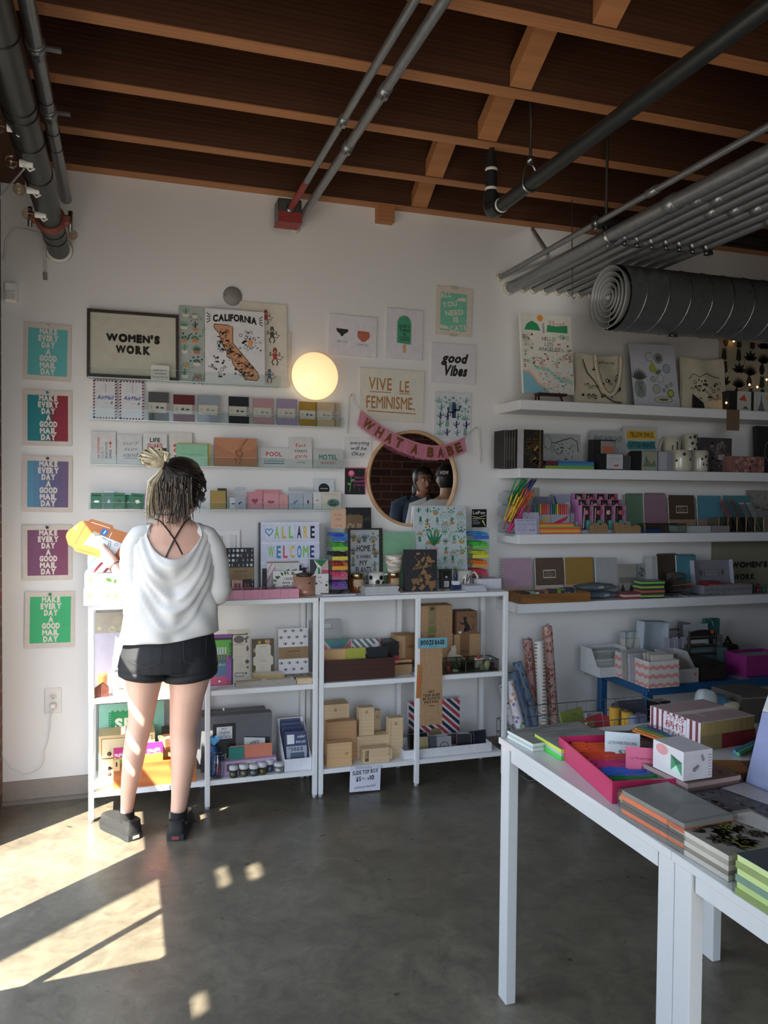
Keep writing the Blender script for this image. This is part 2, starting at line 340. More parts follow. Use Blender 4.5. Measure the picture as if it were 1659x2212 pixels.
def pierced(x,th,Y0,Y1,Z0,Z1,holes,ma):
 """upright panel in the plane x with rectangular openings (y0, y1, z0, z1)"""
 ys=sorted({Y0,Y1}|{h[0]for h in holes}|{h[1]for h in holes});zs=sorted({Z0,Z1}|{h[2]for h in holes}|{h[3]for h in holes});mb=MB()
 for y0,y1 in zip(ys,ys[1:]):
  run=None
  for z0,z1 in list(zip(zs,zs[1:]))+[(Z1,Z1)]:
   hole=z0==z1 or any(h[0]<=y0+1e-6 and y1<=h[1]+1e-6 and h[2]<=z0+1e-6 and z1<=h[3]+1e-6 for h in holes)
   if hole:
    if run is not None:mb.box(x-th,y0,run,x,y1,z0,ma);run=None
   elif run is None:run=z0
 return mb
slits=[(2.15,2.31,1.2,1.27),(2.08,2.2,1.36,1.44),(1.58,1.68,.99,1.06)];dx_=.95  # openings in the added board that let small sun spots through
mb=pierced(LX-dx_,.02,.16,1.73,.98+1.4*dx_-.01,1.87+1.4*dx_,[(a-.83*dx_,b-.83*dx_,c+1.4*dx_,d+1.4*dx_)for a,b,c,d in slits],C('4a4a48'));struct(mb,'sun_blocker')  # unseen board added outside only to block direct sun
for y in(.2,1.69):struct(MB().box(LX-dx_-.05,y-.02,0,LX-dx_-.02,y+.02,2.5,C('4a4a48')),'sun_blocker_post')  # added posts holding up the unseen sun-blocking board
mb=pierced(LX,.03,FY,WY,0,ZD,[(2.755,3.435,.06,.88),(3.,3.435,1.05,1.84),(2.755,3.,1.48,1.84),(2.755,3.,1.05,1.125),(2.755,3.,1.165,1.245),(2.755,3.,1.31,1.395),(1.95,2.225,.06,.94),(2.24,2.515,.06,.94),(1.,2.515,.98,1.84),(3.08,3.15,2.15,2.22),(-2.3,-.6,.3,2.4)],BRICK)  # unseen openings; narrow slits added to shape sun streaks on the legs
mb.T=Matrix.Translation((LX,0,0))@Matrix.Rotation(PI/2,4,'Z')@Matrix.Rotation(PI/2,4,'X')
mb.prism([(1.95,.06),(2.42,.06),(1.95,.92)],0,.03,C('3a3836'));mb.T=Matrix()  # added unseen fill, cuts the slanted edge of the floor sun patch
struct(mb,'wall_left')
portal((LX-.02,-1.45,1.35),(0,-PI/2,0),2.1,1.7);portal((LX-.02,1.76,1.41),(0,-PI/2,0),.86,1.5);portal((LX-.02,3.1,.95),(0,-PI/2,0),1.8,.7);portal((.27,FY-.02,1.5),(PI/2,0,0),1.5,2.5)
mb=MB();mb.box(LX,WY-.012,0,.9,WY,.1,C('8d8279',.5));mb.box(LX,WY-.03,0,6.4,WY-.012,.016,C('7d746c',.5));mb.box(.9,WY-.012,0,6.4,WY,.1,C('8d8279',.5));struct(mb,'baseboard_back')
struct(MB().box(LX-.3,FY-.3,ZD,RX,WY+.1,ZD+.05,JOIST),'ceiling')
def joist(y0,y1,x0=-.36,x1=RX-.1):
 mb=MB();mb.box(x0,y0,ZJ+.004,x1,y1,ZD,JOIST);mb.box(x0,y0+.001,ZJ,x1,y1-.001,ZJ+.004,JOISTL);return struct(mb,'joist')  # thin paler underside puts light from below into the joist colour
joist(3.862,WY)
JY=[3.473-.427*i for i in range(14)]
for y in JY:joist(y,y+.064)
mb=MB();mb.box(LX,FY,2.78,LX+.1,WY,ZD,JOIST);struct(mb,'beam_left')
mb=MB();mb.box(2.9,2.5,2.45,6.4,2.75,ZJ,JOIST);struct(mb,'beam_right')
for i,(px,py)in enumerate(((905,450),(935,387),(1050,308),(1113,205),(1290,75))):
 x=at(px,py,z=ZJ).x;y0=([3.862]+JY)[i];y1=JY[i]+.064
 mb=MB();a=Vector((0,y0-.004,ZJ+.005));b=Vector((0,y1+.004,ZD-.02));w=.085
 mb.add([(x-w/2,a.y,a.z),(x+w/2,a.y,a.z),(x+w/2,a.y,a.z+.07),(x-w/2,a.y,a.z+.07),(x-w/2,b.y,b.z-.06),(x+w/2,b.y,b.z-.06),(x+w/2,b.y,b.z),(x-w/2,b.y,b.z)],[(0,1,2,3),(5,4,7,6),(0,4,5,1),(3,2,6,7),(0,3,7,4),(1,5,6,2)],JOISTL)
 for s in(-.02,.02):mb.lathe([(0,-.006),(.005,-.006),(.005,0)],C('3a2a20'),8,(x+s,a.y-.0-.008,a.z+.018),ax='y')
 o=struct(mb,'bridging')
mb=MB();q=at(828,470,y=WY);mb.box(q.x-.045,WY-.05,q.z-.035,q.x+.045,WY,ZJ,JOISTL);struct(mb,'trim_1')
# --- small drawing routines for prints and cards
def doodle(p,n,x0,y0,x1,y1,sz,mats,seed,lay=2):
 r=random.Random(seed)
 for _ in range(n):
  x=r.uniform(x0,x1);y=r.uniform(y0,y1);k=r.randrange(6);ma=r.choice(mats);s=sz*r.uniform(.6,1.3);a=p.w/p.h
  if k==0:p.ribbon([p.P(x+s*.5*math.cos(t),y+a*s*.5*math.sin(t))for t in[2*PI*i/9 for i in range(9)]],s*p.w*.16,ma,lay*.0004,True)
  elif k==1:p.line([(x-s*.6,y),(x-s*.2,y+s*.4*a),(x+.1*s,y-.2*s*a),(x+s*.6,y+.2*s*a)],s*.18,ma,lay)
  elif k==2:p.disc(x,y,s*.34,ma,lay,n=8)
  elif k==3:p.rect(x-s*.5,y-.2*s*a,x+s*.5,y+.2*s*a,ma,lay)
  elif k==4:p.poly([(x-s*.4,y-s*.3*a),(x+s*.4,y-s*.3*a),(x,y+s*.5*a)],ma,lay)
  else:
   for q in(-.35,0,.35):p.line([(x-s*.7,y+q*s*a),(x+s*.7,y+q*s*a)],s*.1,ma,lay)
def sprig(p,x,y,s,ma,ang=PI/2,n=7,lay=2,kind=0,wd=.16):
 """one plant: 0 fan of blades, 1 stem with paired leaves, 2 cactus, 3 round leaves, 4 trailing"""
 a=p.w/p.h
 if kind==0:
  for i in range(n):p.leaf(x,y,s*(1-.25*abs(i/(n-1)-.5)),s*wd,ang+(i/(n-1)-.5)*2.3,ma,lay)
 elif kind==1:
  p.line([(x,y),(x+s*math.cos(ang),y+a*s*math.sin(ang))],s*.05,ma,lay)
  for i in range(n):
   t=(i+.6)/n
   for q in(-1,1):p.leaf(x+s*t*math.cos(ang),y+a*s*t*math.sin(ang),s*.42*(1-.4*t),s*wd,ang+q*.9,ma,lay)
 elif kind==2:
  w=s*.26;p.poly([(x-w*.5,y),(x+w*.5,y),(x+w*.55,y+a*s*.75),(x+w*.3,y+a*s*.97),(x-w*.3,y+a*s*.97),(x-w*.55,y+a*s*.75)],ma,lay)
  for q,t in((-1,.35),(1,.5)):p.line([(x,y+a*s*t),(x+q*s*.36,y+a*s*t),(x+q*s*.4,y+a*s*(t+.3))],w*.5,ma,lay)
 elif kind==3:
  for i in range(n):b=ang+(i/(n-1)-.5)*2.6;r_=s*(.45+.5*(i%2));p.line([(x,y),(x+r_*math.cos(b),y+a*r_*math.sin(b))],s*.035,ma,lay);p.disc(x+r_*math.cos(b),y+a*r_*math.sin(b),s*.16,ma,lay,n=9)
 else:
  for i in range(n):b=-PI/2+(i/(n-1)-.5)*2.2;r_=s*(.6+.3*(i%3));q=[(x,y+a*s*.2),(x+.6*r_*math.cos(b),y+a*s*.25),(x+r_*math.cos(b),y+a*r_*math.sin(b))];p.line(q,s*.05,ma,lay);p.leaf(q[2][0],q[2][1],s*.3,s*.15,b,ma,lay)
def pots(p,nx,ny,greens,potm,seed,x0=.06,y0=.03,x1=.94,y1=.97):
 r=random.Random(seed);cw=(x1-x0)/nx;ch=(y1-y0)/ny;a=p.w/p.h
 for j in range(ny):
  for i in range(nx):
   x=x0+(i+.5+r.uniform(-.15,.15))*cw;y=y0+(j+.1+r.uniform(0,.15))*ch;k=r.randrange(5);w=cw*r.uniform(.22,.34);h=ch*.24
   pm=r.choice(potm);p.poly([(x-w*.75,y),(x+w*.75,y),(x+w,y+h),(x-w,y+h)],pm,2);p.rect(x-w*1.1,y+h*.8,x+w*1.1,y+h*1.08,pm,3)
   sprig(p,x,y+h,min(cw*.62,ch*.62/a),r.choice(greens),PI/2,5+r.randrange(4),2,k)
def stripes(p,ang,n,mats,x0=0.,y0=0.,x1=1.,y1=1.,lay=1,duty=.5):
 """slanted stripes clipped to a rectangle of the panel"""
 W_,H_=(x1-x0)*p.w,(y1-y0)*p.h;ox,oy=p.P(x0,y0);ta=math.tan(ang);ext=H_*abs(ta);st=(W_+ext)/n
 def clip(poly,f):
  out=[]
  for i in range(len(poly)):
   a,b=poly[i-1],poly[i];fa,fb=f(a),f(b)
   if(fa>=0)!=(fb>=0):t=fa/(fa-fb);out.append((a[0]+(b[0]-a[0])*t,a[1]+(b[1]-a[1])*t))
   if fb>=0:out.append(b)
  return out
 for i in range(n):
  ma=mats[i%len(mats)]
  if ma is None:continue
  b=i*st-(ext if ta>0 else 0);po=[(b,0),(b+st*duty,0),(b+st*duty+H_*ta,H_),(b+H_*ta,H_)]
  po=clip(po,lambda q:q[0]);po=clip(po,lambda q:W_-q[0])if len(po)>2 else po
  if len(po)>2:p.face([(ox+x,oy+y)for x,y in po],ma,lay*.0004)
def air_border(p,mats,wd,nx,ny):
 a=p.w/p.h
 for i in range(nx):
  for y0 in(0,1-wd*a):x=(i+.1)/nx;d=.55/nx;p.poly([(x,y0),(x+d,y0),(min(1,x+d+.3/nx),y0+wd*a),(x+.3/nx,y0+wd*a)],mats[i%len(mats)],1)
 for j in range(ny):
  for x0 in(0,1-wd):y=(j+.1)/ny;d=.55/ny;p.poly([(x0,y),(x0+wd,y+.3/ny),(x0+wd,min(1,y+d+.3/ny)),(x0,y+d)],mats[j%len(mats)],1)
def florals(p,n,cols,greens,seed,x0=0.,y0=0.,x1=1.,y1=1.,s=.09,lay=1):
 r=random.Random(seed)
 for i in range(n):
  x=r.uniform(x0+s*.5,x1-s*.5);y=r.uniform(y0+s*.5*p.w/p.h,y1-s*.5*p.w/p.h);k=i%3;q=s*r.uniform(.6,1.1)
  if k==0:
   c=r.choice(cols);a0=r.random()*6
   for j in range(6):p.leaf(x,y,q*.5,q*.34,a0+j*PI/3,c,lay+1)
   p.disc(x,y,q*.13,r.choice(cols),lay+2,n=8)
  else:
   a0=r.random()*6.3
   for j in range(3):p.leaf(x,y,q*.6,q*.2,a0+(j-1)*.6,r.choice(greens),lay)
def lines(p,x0,y0,x1,y1,n,ma,wd=.008,seed=1,lay=2):
 """rows of illegible small print"""
 r=random.Random(seed)
 for i in range(n):
  y=y1-(y1-y0)*(i/(max(1,n-1)));p.line([(x0,y),(x0+(x1-x0)*r.uniform(.6,1),y)],wd,ma,lay)
# --- pipes, conduits, duct, string lights under the ceiling
GALV=brushed('8f9294',.33,'galvanised',40,me=.75);GALVD=brushed('6f7374',.3,'galvanised_duct',25,.12,.6);IRON=C('2a2d2c',.35,.3);REDP=C('8e2f2c',.5);RUST=C('7b4133',.6)
CABLE=C('d9d9d4',.5)
def seg(mb,a,b,r,ma,n=16):mb.tube([a,b],r,ma,n)
a=at(127,540,y=WY);X,Z=a.x,a.z
t=thing('drain_pipe','thick black iron pipe running out of the wall near the left corner','pipe',(X,WY-.01,Z))
mb=MB();seg(mb,(X,WY,Z),(X,-1.5,Z),.047,IRON,24);mb.build('pipe',t)
for y in(3.72,3.62,3.0,2.72,2.52,2.47,2.1,1.86,1.8):MB().lathe([(.0475,-.003),(.0495,-.002),(.0495,.002),(.0475,.003)],C('101211',.4),24,(X,y,Z),ax='y').build('joint_ring',t)
mb=MB();mb.lathe([(.047,-.028),(.058,-.024),(.058,.024),(.047,.028)],RUST,24,(X,3.5,Z),ax='y')
for s in(-1,1):
 mb.rbox(X+s*.055-.022,3.475,Z-.018,X+s*.055+.022,3.525,Z+.018,.006,RUST);mb.lathe([(0,-.04),(.009,-.04),(.009,.04),(0,.04)],STEEL,8,(X+s*.075,3.5,Z))
mb.build('coupling',t);mb=MB();mb.lathe([(.047,-.004),(.062,-.004),(.055,-.014),(.047,-.016)],C('e4e2de',.8),20,(X,WY,Z),ax='y');mb.build('plaster_collar',t)
b=at(143,430,y=WY);X2,Z2=b.x,b.z
t=thing('conduit','grey steel conduit running beside the thick black pipe at left','pipe',(X2,WY-.01,Z2))
mb=MB();seg(mb,(X2,WY,Z2),(X2,-1.5,Z2),.024,GALV);mb.build('pipe',t)
for y in(3.05,2.62):mb=MB();mb.lathe([(.024,-.03),(.028,-.03),(.028,.03),(.024,.03)],GALV,16,(X2,y,Z2),ax='y');mb.box(X2+.024,y-.012,Z2-.003,X2+.07,y+.012,Z2+.003,STEEL);mb.box(X2-.01,y-.02,Z2-.036,X2+.01,y+.02,Z2-.026,STEEL);mb.build('coupling',t)
for y in(3.2,3.35,2.95):MB().lathe([(.0245,-.002),(.0262,0),(.0245,.002)],BLACK,16,(X2,y,Z2),ax='y').build('tie_band',t)
cp=[at(-6,150,y=2.3),at(12,250,y=2.6),at(40,330,y=2.8),at(60,385,y=3.05),at(70,430,y=3.3),at(88,478,y=3.6),at(104,512,y=3.8),at(125,521,y=3.86),at(139,512,y=3.86),at(128,508,y=3.84),at(96,508,y=3.8),at(60,495,y=3.85),at(30,492,y=3.9),at(12,520,y=3.9),at(8,560,y=3.9)]
mb=MB();mb.tube(cp,.0035,CABLE,6);tag(mb.build('light_cable'),'white cable of the bulb string drooping along the black pipe','cable')
mb=MB();mb.tube([at(100,510,y=3.86),at(97,540,y=3.9),at(96,575,y=3.92),at(97,590,y=3.92)],.003,CABLE,6);mb.tube([at(97,588,y=3.92),at(98,604,y=3.92)],.009,C('8d8a80'),8);tag(mb.build('hanging_socket'),'empty bulb socket dangling from its cord below the black pipe end','socket')
BULBG=clear('fff6e8',.12,.9,'bulb_glass')
for px,py,y,dx in((15,275,2.6,-1),(42,352,2.8,-1),(58,410,3.05,-1),(75,463,3.3,-1),(145,506,3.84,1)):
 p=at(px,py,y=y);t=thing('string_bulb',{275:'clear bulb in white socket, topmost of the string along the black pipe',352:'clear bulb in white socket, second from top along the black pipe',410:'clear bulb in white socket just above the red pipe coupling',463:'clear bulb in white socket just below the red pipe coupling',506:'clear bulb on the right side of the black pipe end'}[py],'bulb',p,'string bulbs on the black pipe')
 mb=MB();mb.tube([p,p+Vector((-dx*.04,0,0))],.012,WHITE,10);mb.tube([p+Vector((-dx*.02,0,-.01)),p+Vector((-dx*.03,0,-.022)),p+Vector((-dx*.045,0,-.012))],.003,WHITE,6);mb.build('socket',t)
 mb=MB();mb.sphere(p+Vector((dx*.024,0,0)),.021,BULBG,12);mb.build('glass',t);mb=MB();mb.tube([p+Vector((dx*.005,0,0)),p+Vector((dx*.03,0,.003))],.0015,C('c9a468'),5);mb.build('filament',t)
mb=MB();mb.tube([at(-5,432,y=2.4),at(30,390,y=2.7),at(52,365,y=2.8)],.003,CABLE,6);tag(mb.build('power_cord'),'white cord crossing the top left corner behind the bulbs','cable')
for i,(px,py,r)in enumerate(((606,487,.0135),(637,492,.0175))):
 q=at(px,py,y=WY);t=thing('conduit',['thin steel conduit with red sleeve and junction box above the wall','thicker steel conduit to the right of the red junction box'][i],'pipe',(q.x,WY-.01,q.z))
 mb=MB();seg(mb,(q.x,WY,q.z),(q.x,-1.,q.z),r,GALV);mb.build('pipe',t)
 mb=MB();mb.lathe([(r,0),(r+.01,-.002),(r+.006,-.014),(r,-.018)],C('cfc7b4',.8),14,(q.x,WY,q.z),ax='y');mb.build('plaster_collar',t)
 for y in((2.75,)if i==0 else(2.5,2.95)):mb=MB();mb.lathe([(r,-.025),(r+.004,-.025),(r+.004,.025),(r,.025)],GALV,14,(q.x,y,q.z),ax='y');mb.box(q.x-.008,y-.012,q.z-r-.012,q.x+.008,y+.012,q.z-r,STEEL);mb.build('coupling',t)
 if i==0:
  mb=MB();mb.lathe([(r+.001,-.16),(r+.001,.16)],REDP,14,(q.x,3.5,q.z),ax='y');mb.build('red_sleeve',t);mb=MB();mb.lathe([(r+.0005,-.03),(r+.0005,.03)],REDP,14,(q.x,3.86,q.z),ax='y');mb.build('red_sleeve',t)
  bx=MB();bx.rbox(q.x-.055,3.7,q.z-.05,q.x+.055,3.8,q.z+.05,.003,brushed('6d6f70',.45));bo=bx.build('junction_box',t)
  cv=MB();cv.T=Matrix.Translation((q.x,0,0));cv.box(-.056,3.695,q.z-.056,.056,3.81,q.z-.05,REDP);cv.box(-.056,3.692,q.z-.056,.056,3.7,q.z-.012,REDP);cv.lathe([(.012,0),(.02,-.004),(.02,-.018),(.013,-.02)],STEEL,8,(0,3.7,q.z),ax='y');cv.build('cover',t)
q=at(1072,452,z=2.6);bx,by=q.x,q.y
t=thing('sprinkler_pipe','black sprinkler pipe with elbow crossing below the joists','pipe',(bx,by,2.6));R_=.027
mb=MB();seg(mb,(bx,by,2.6),(bx,-1.2,2.6),R_,IRON,20);mb.build('pipe',t)
mb=MB();mb.tube([(bx,by-.03,2.6),(bx,by,2.6),(bx,by+.035,2.606),(bx,by+.05,2.63),(bx,by+.052,2.68)],[.032,.034,.034,.034,.033],IRON,18);mb.build('elbow',t)
mb=MB();mb.tube([(bx,by+.052,2.68),(bx,by+.052,2.79)],.024,IRON,16);mb.tube([(bx,by+.052,2.79),(bx,by+.052,2.85)],[.026,.018],IRON,16);mb.tube([(bx,by+.052,2.85),(bx,by+.052,ZD)],[.012,.012],IRON,12);mb.build('riser',t)
mb=MB()
for z in(2.7,2.78):mb.lathe([(.0245,-.006),(.027,0),(.0245,.006)],C('d8d8d2'),16,(bx,by+.052,z))
mb.lathe([(R_,-.004),(R_+.004,0),(R_,.004)],C('d8d8d2'),18,(bx,by-.05,2.6),ax='y');mb.build('sealing_tape',t)
hy=at(1145,400,x=bx).y
t=thing('pipe_hanger','threaded rod hanger holding up the black sprinkler pipe','hanger',(bx,hy,2.57))
mb=MB();seg(mb,(bx,hy,2.7),(bx,hy,ZD),.006,STEEL,8);mb.build('rod',t)
mb=MB();mb.tube([(bx+(R_+.004)*math.sin(a),hy,2.6+(R_+.004)*math.cos(a)*(1 if math.cos(a)<0 else 2.4))for a in[2*PI*i/20 for i in range(20)]],.0045,STEEL,6,closed=True);mb.lathe([(0,-.01),(.014,-.01),(.014,.01),(0,.01)],STEEL,6,(bx,hy,2.69));mb.build('loop',t)
cl=[]
for i,(px,py,r)in enumerate(((1078,600,.013),(1100,608,.03),(1130,612,.02),(1152,617,.021),(1178,621,.021),(1204,624,.019),(1228,627,.019),(1252,629,.02),(1277,632,.02))):
 q=at(px,py,y=WY);cl.append((q.x,q.z,r))
lab=['thin conduit, first of the steel bank leaving the wall','widest conduit of the steel bank, second from left']+['steel conduit in the bank, %s from the left'%w for w in('third','fourth','fifth','sixth','seventh','eighth','ninth')]
for i,(x,z,r)in enumerate(cl):
 zz=2.56-r if i!=0 else z
 t=thing('conduit',lab[i],'pipe',(x,WY-.01,zz),'steel conduit bank at right');mb=MB();seg(mb,(x,WY,zz),(x,-1.,zz),r,GALV);mb.build('pipe',t)
 mb=MB();mb.lathe([(r,0),(r+.008,-.002),(r+.005,-.014),(r,-.018)],C('c9c2ae',.8),14,(x,WY,zz),ax='y');mb.build('plaster_collar',t)
 y=2.62-.04*(i%4);MB().lathe([(r,-.03),(r+.004,-.03),(r+.004,.03),(r,.03)],GALV,14,(x,y,zz),ax='y').build('coupling',t);mb=MB();mb.lathe([(r,-.012),(r+.007,-.01),(r+.007,.01),(r,.012)],STEEL,14,(x,2.99,zz),ax='y');mb.box(x-.012,2.975,zz-r-.022,x+.012,3.005,zz-r,STEEL);mb.lathe([(0,-.02),(.006,-.02),(.006,.02),(0,.02)],STEEL,6,(x+.004,2.99,zz-r-.014),ax='x');mb.build('clamp',t)
sy=2.99;sxa=cl[0][0]-.02
t=thing('strut_channel','steel strut channel carrying the bank of conduits from a rod','bracket',(sxa,sy,2.562))
mb=MB();mb.box(sxa,sy-.02,2.6,3.0,sy+.02,2.603,brushed('6e7273',.4));mb.box(sxa,sy-.02,2.562,3.0,sy-.017,2.603,brushed('6e7273',.4));mb.box(sxa,sy+.017,2.562,3.0,sy+.02,2.603,brushed('6e7273',.4));mb.build('channel',t)
mb=MB();seg(mb,(sxa+.06,sy,2.55),(sxa+.06,sy,ZJ+.1),.006,STEEL,8);mb.lathe([(0,0),(.013,0),(.013,.012),(0,.012)],STEEL,6,(sxa+.06,sy,2.604));mb.build('rod',t)
mb=MB();a=at(1150,495,y=WY);b=at(1183,545,y=WY-.25);mb.tube([(a.x,WY,a.z),b,Vector((b.x,b.y,b.z-.0))],.011,GALV,12);tag(mb.build('brace_pipe'),'short steel pipe slanting from wall to the thin conduit','pipe')
mb=MB();b=at(1236,640,y=3.5);mb.tube([(b.x-.01,3.5,ZJ+.002),b,b+Vector((.01,0,-.012)),b+Vector((.018,0,-.002))],.0022,C('2c2c2c',.4),6);tag(mb.build('wire_hook'),'thin black wire hook hanging left of the round duct','hook')
dy=3.3;g=at(1312,642,y=dy);dr=.152
t=thing('air_duct','big round spiral metal duct with ringed grille at its end','duct',(g.x,dy,g.z-dr))
mb=MB();mb.lathe([(dr,.03),(dr,4.2)],GALVD,48,(g.x,dy,g.z),ax='x');mb.lathe([(dr,.03),(dr-.004,.03),(dr-.004,.3),(0,.3)],C('0c0c0c',.6),48,(g.x,dy,g.z),ax='x');mb.build('duct_body',t)
mb=MB()
sp=[]
for i in range(24*34):a=2*PI*i/24;sp.append((g.x+.05+.122*i/24,dy+(dr+.001)*math.cos(-a),g.z+(dr+.001)*math.sin(-a)))
mb.tube(sp,.0026,brushed('a9adad',.25),4);mb.build('spiral_seam',t)
gr=MB();GG=C('8f9190',.4,.2)
for r in(.145,.117,.091,.066,.042):gr.lathe([(r-.022,.034),(r-.004,.004),(r,-.002),(r+.002,.006),(r-.014,.036)],GG,44,(g.x,dy,g.z),ax='x')
gr.lathe([(0,-.012),(.012,-.008),(.018,.004),(.012,.02)],GG,20,(g.x,dy,g.z),ax='x')
for a in(.8,.8+2*PI/3,.8+4*PI/3):gr.tube([(g.x+.03,dy,g.z),(g.x+.03,dy+.148*math.cos(a),g.z+.148*math.sin(a))],.0022,STEEL,6)
gr.build('grille',t)
q=at(1460,718,y=dy-.05);mb=MB();mb.sphere((q.x,dy-.02,g.z-dr-.008),.012,STEEL,8,(1,1,.6))
for s in(-1,1):mb.box(q.x+s*.018-.008,dy-.03,g.z-dr-.016,q.x+s*.018+.008,dy-.01,g.z-dr-.003,STEEL)
mb.build('wing_nut',t)
q=at(502,640,y=WY);t=thing('cover_plate','round blank grey cover plate screwed high on the wall','cover',(q.x,WY,q.z-.045));mb=MB();mb.lathe([(0,-.008),(.043,-.008),(.046,-.004),(.046,0)],C('8b8885',.5),32,(q.x,WY,q.z),ax='y');mb.build('plate',t)
mb=MB()
for s in(-1,1):mb.lathe([(0,-.011),(.004,-.01),(.004,-.007)],STEEL,8,(q.x+s*.038,WY,q.z),ax='y')
mb.build('screw',t)
q=at(25,635,y=WY);t=thing('motion_sensor','white motion sensor box in the upper left wall corner','sensor',(q.x,WY,q.z-.05));mb=MB();mb.rbox(q.x-.028,WY-.045,q.z-.045,q.x+.028,WY,q.z+.045,.008,WHITE);mb.build('housing',t);mb=MB();mb.rbox(q.x-.018,WY-.052,q.z-.035,q.x+.02,WY-.044,q.z+.005,.003,C('cfd0d0',.3));mb.build('lens',t)
mb=MB();mb.T=Matrix.Translation((LX+.006,3.5,1.95))@Matrix.Rotation(PI/2,4,'Z')@Matrix.Rotation(PI/2,4,'X')
pn=Panel(mb.T,.3,.42,.004,C('2a5aa0',.5));pn.rect(.06,.05,.94,.95,C('dcdcd4'));pn.rect(.1,.3,.9,.9,C('2a5aa0',.5),2);pn.text('D',.8,.5,.2,WHITE,w=.2,l=3,bold=.02);pn.done('window_sign','blue and white sign on the left wall by the sensor','sign')
# --- letterpress posters down the left of the wall
PRINTS=[((49,153,699,822),['5fb3b4'],'pale turquoise'),((49,156,843,963),['23808a','23808a','23808a','1f6f78','7c2d41','8c2a3e','8c2a3e'],'half teal half crimson'),((48,156,985,1106),['5a93b0','5a86a8','5d79a0','606d92','625f85','655c80','6c5a80'],'blue fading to slate purple'),((49,156,1134,1253),['7c4f6e','7a4a66','824866'],'plum'),((53,161,1278,1399),['41ae74'],'green')]
for i,(px,cols,nm)in enumerate(PRINTS):
 p=flat(px,WY-.006,.002,C('cfc6bd',.85,var=.04),tilt=(-.02,.0,-.01,0,-.015)[i]);k=len(cols)
 for j,c in enumerate(cols):p.rect(.1+.82*j/k,.085,.1+.82*(j+1)/k,.91,C(c,.75,var=.03))
 for j,wd in enumerate(('MAKE','EVERY','DAY','A','GOOD','MAIL','DAY')):
  p.text(wd,.52,.91-.095-.1175*j,.09,C('d8d0c8',.8,var=.02),w=(.36,.42,.28,.1,.36,.33,.3)[j],bold=.07,gap=.04)
 p.done('letterpress_poster','MAKE EVERY DAY A GOOD MAIL DAY poster printed in %s'%nm,'poster','mail day posters on the left wall')
 q=p.T0@Vector((0,p.h*.955,0));mb=MB();col=C(('d9d6d0','2f7fb0','4a4644','23284a','1f7a50')[i],.35)
 mb.lathe([(0,-.011),(.006,-.011),(.0065,-.008),(.004,-.006),(.004,-.003),(.006,0)],col,12,q,ax='y');tag(mb.build('push_pin'),'small push pin at the top of the %s mail day poster'%nm,'pin','push pins')
# --- clear ledges
LZ=[at(400,825,y=3.9).z,at(470,914,y=3.9).z,at(470,1007,y=3.9).z,at(470,1099.5,y=3.9).z]
LXS=[(190,604),(192,742),(192,741),(191,738)];ACR=clear('f8fbfb',.01,.99,'clear_acrylic');ACE=C('c9d6d8',.2)
for i,z in enumerate(LZ):
 x0=at(LXS[i][0],900,y=3.88).x;x1=at(LXS[i][1],900,y=3.88).x
 t=thing('acrylic_ledge','clear acrylic picture ledge, %s of the four on the wall'%('topmost','second','third','lowest')[i],'ledge',(x0,3.86,z-.005),'clear wall ledges')
 mb=MB();mb.box(x0,3.86,z-.005,x1,WY,z,ACR);mb.box(x0,3.8595,z-.005,x1,3.86,z-.002,ACE);mb.build('base',t)
 mb=MB();mb.box(x0,3.857,z,x1,3.86,z+(.045,.045,.04,.03)[i],ACR);mb.box(x0,3.857,z+(.045,.045,.04,.03)[i],x1,3.8585,z+(.0456,.0456,.0406,.0306)[i],ACE);mb.build('front_lip',t)
 mb=MB();mb.box(x0,WY-.003,z,x1,WY-.0005,z+.06,ACR);mb.build('back',t)
def onl(px,row,t,ma,y=3.888,edge=None,tilt=0.,lean=None):
 x,zz,w,h=fit(*px,y,LZ[row])
 ln=min(.2,math.asin(min(.9,max(0.01,(WY-.006-t-y)/h))))if lean is None else lean
 return flat(px,y,t,ma,LZ[row],ln,edge=edge,tilt=tilt)
px=(189,388,671,816);x,zz,w,h=fit(*px,3.885,LZ[0]);T=stand(x,3.885,LZ[0]+.002,0,.1)
t=thing('framed_print',"dark framed WOMEN'S WORK print on the top ledge",'framed picture',(x,3.885,LZ[0]));fb=.013;mb=MB(T)
FRM=wood('2c1f19','46342a',(3,20,20),.5,.05,'dark_frame')
for b in((-w/2,0,w/2,fb),(-w/2,h-fb,w/2,h),(-w/2,fb,-w/2+fb,h-fb),(w/2-fb,fb,w/2,h-fb)):mb.box(b[0],b[1],-.02,b[2],b[3],.004,FRM)
mb.build('frame',t);p=Panel(T@Matrix.Translation((0,fb,-.006)),w-2*fb,h-2*fb,.003,C('dcdac9',.8));p.text("WOMEN'S",.5,.555,.115,INK,w=.62,bold=.085,gap=.12);p.text('WORK',.5,.37,.115,INK,w=.4,bold=.085,gap=.12);p.build('print',t)
mb=MB(T);mb.box(-w/2+fb,fb,-.0035,w/2-fb,h-fb,-.0025,clear('ffffff',.06,.97,'picture_glass'));mb.build('glass',t)
p=onl((326,366,789,817),0,.0006,C('d8d2cc'),3.868,lean=.06);p.text('please ask for',.5,.6,.12,INK,w=.7);p.text('assistance',.5,.38,.12,INK,w=.6,sh=.2);p.text('for the full size',.5,.15,.1,INK,w=.85);p.done('note_card',"small handwritten note card in front of the WOMEN'S WORK frame",'card')
GR=[C('3f7d5c'),C('2f6b52'),C('5a9a78'),C('2b5a48')];TER=[C('c98a5a'),C('d8d0c0'),C('b9724a')]
p=onl((386,462,663,821),0,.002,C('a9b0ab'),3.9);pots(p,3,6,GR,TER,3,.04,.02,.98,.98);p.done('plant_print','sage print of potted plants tucked behind the California map','print')
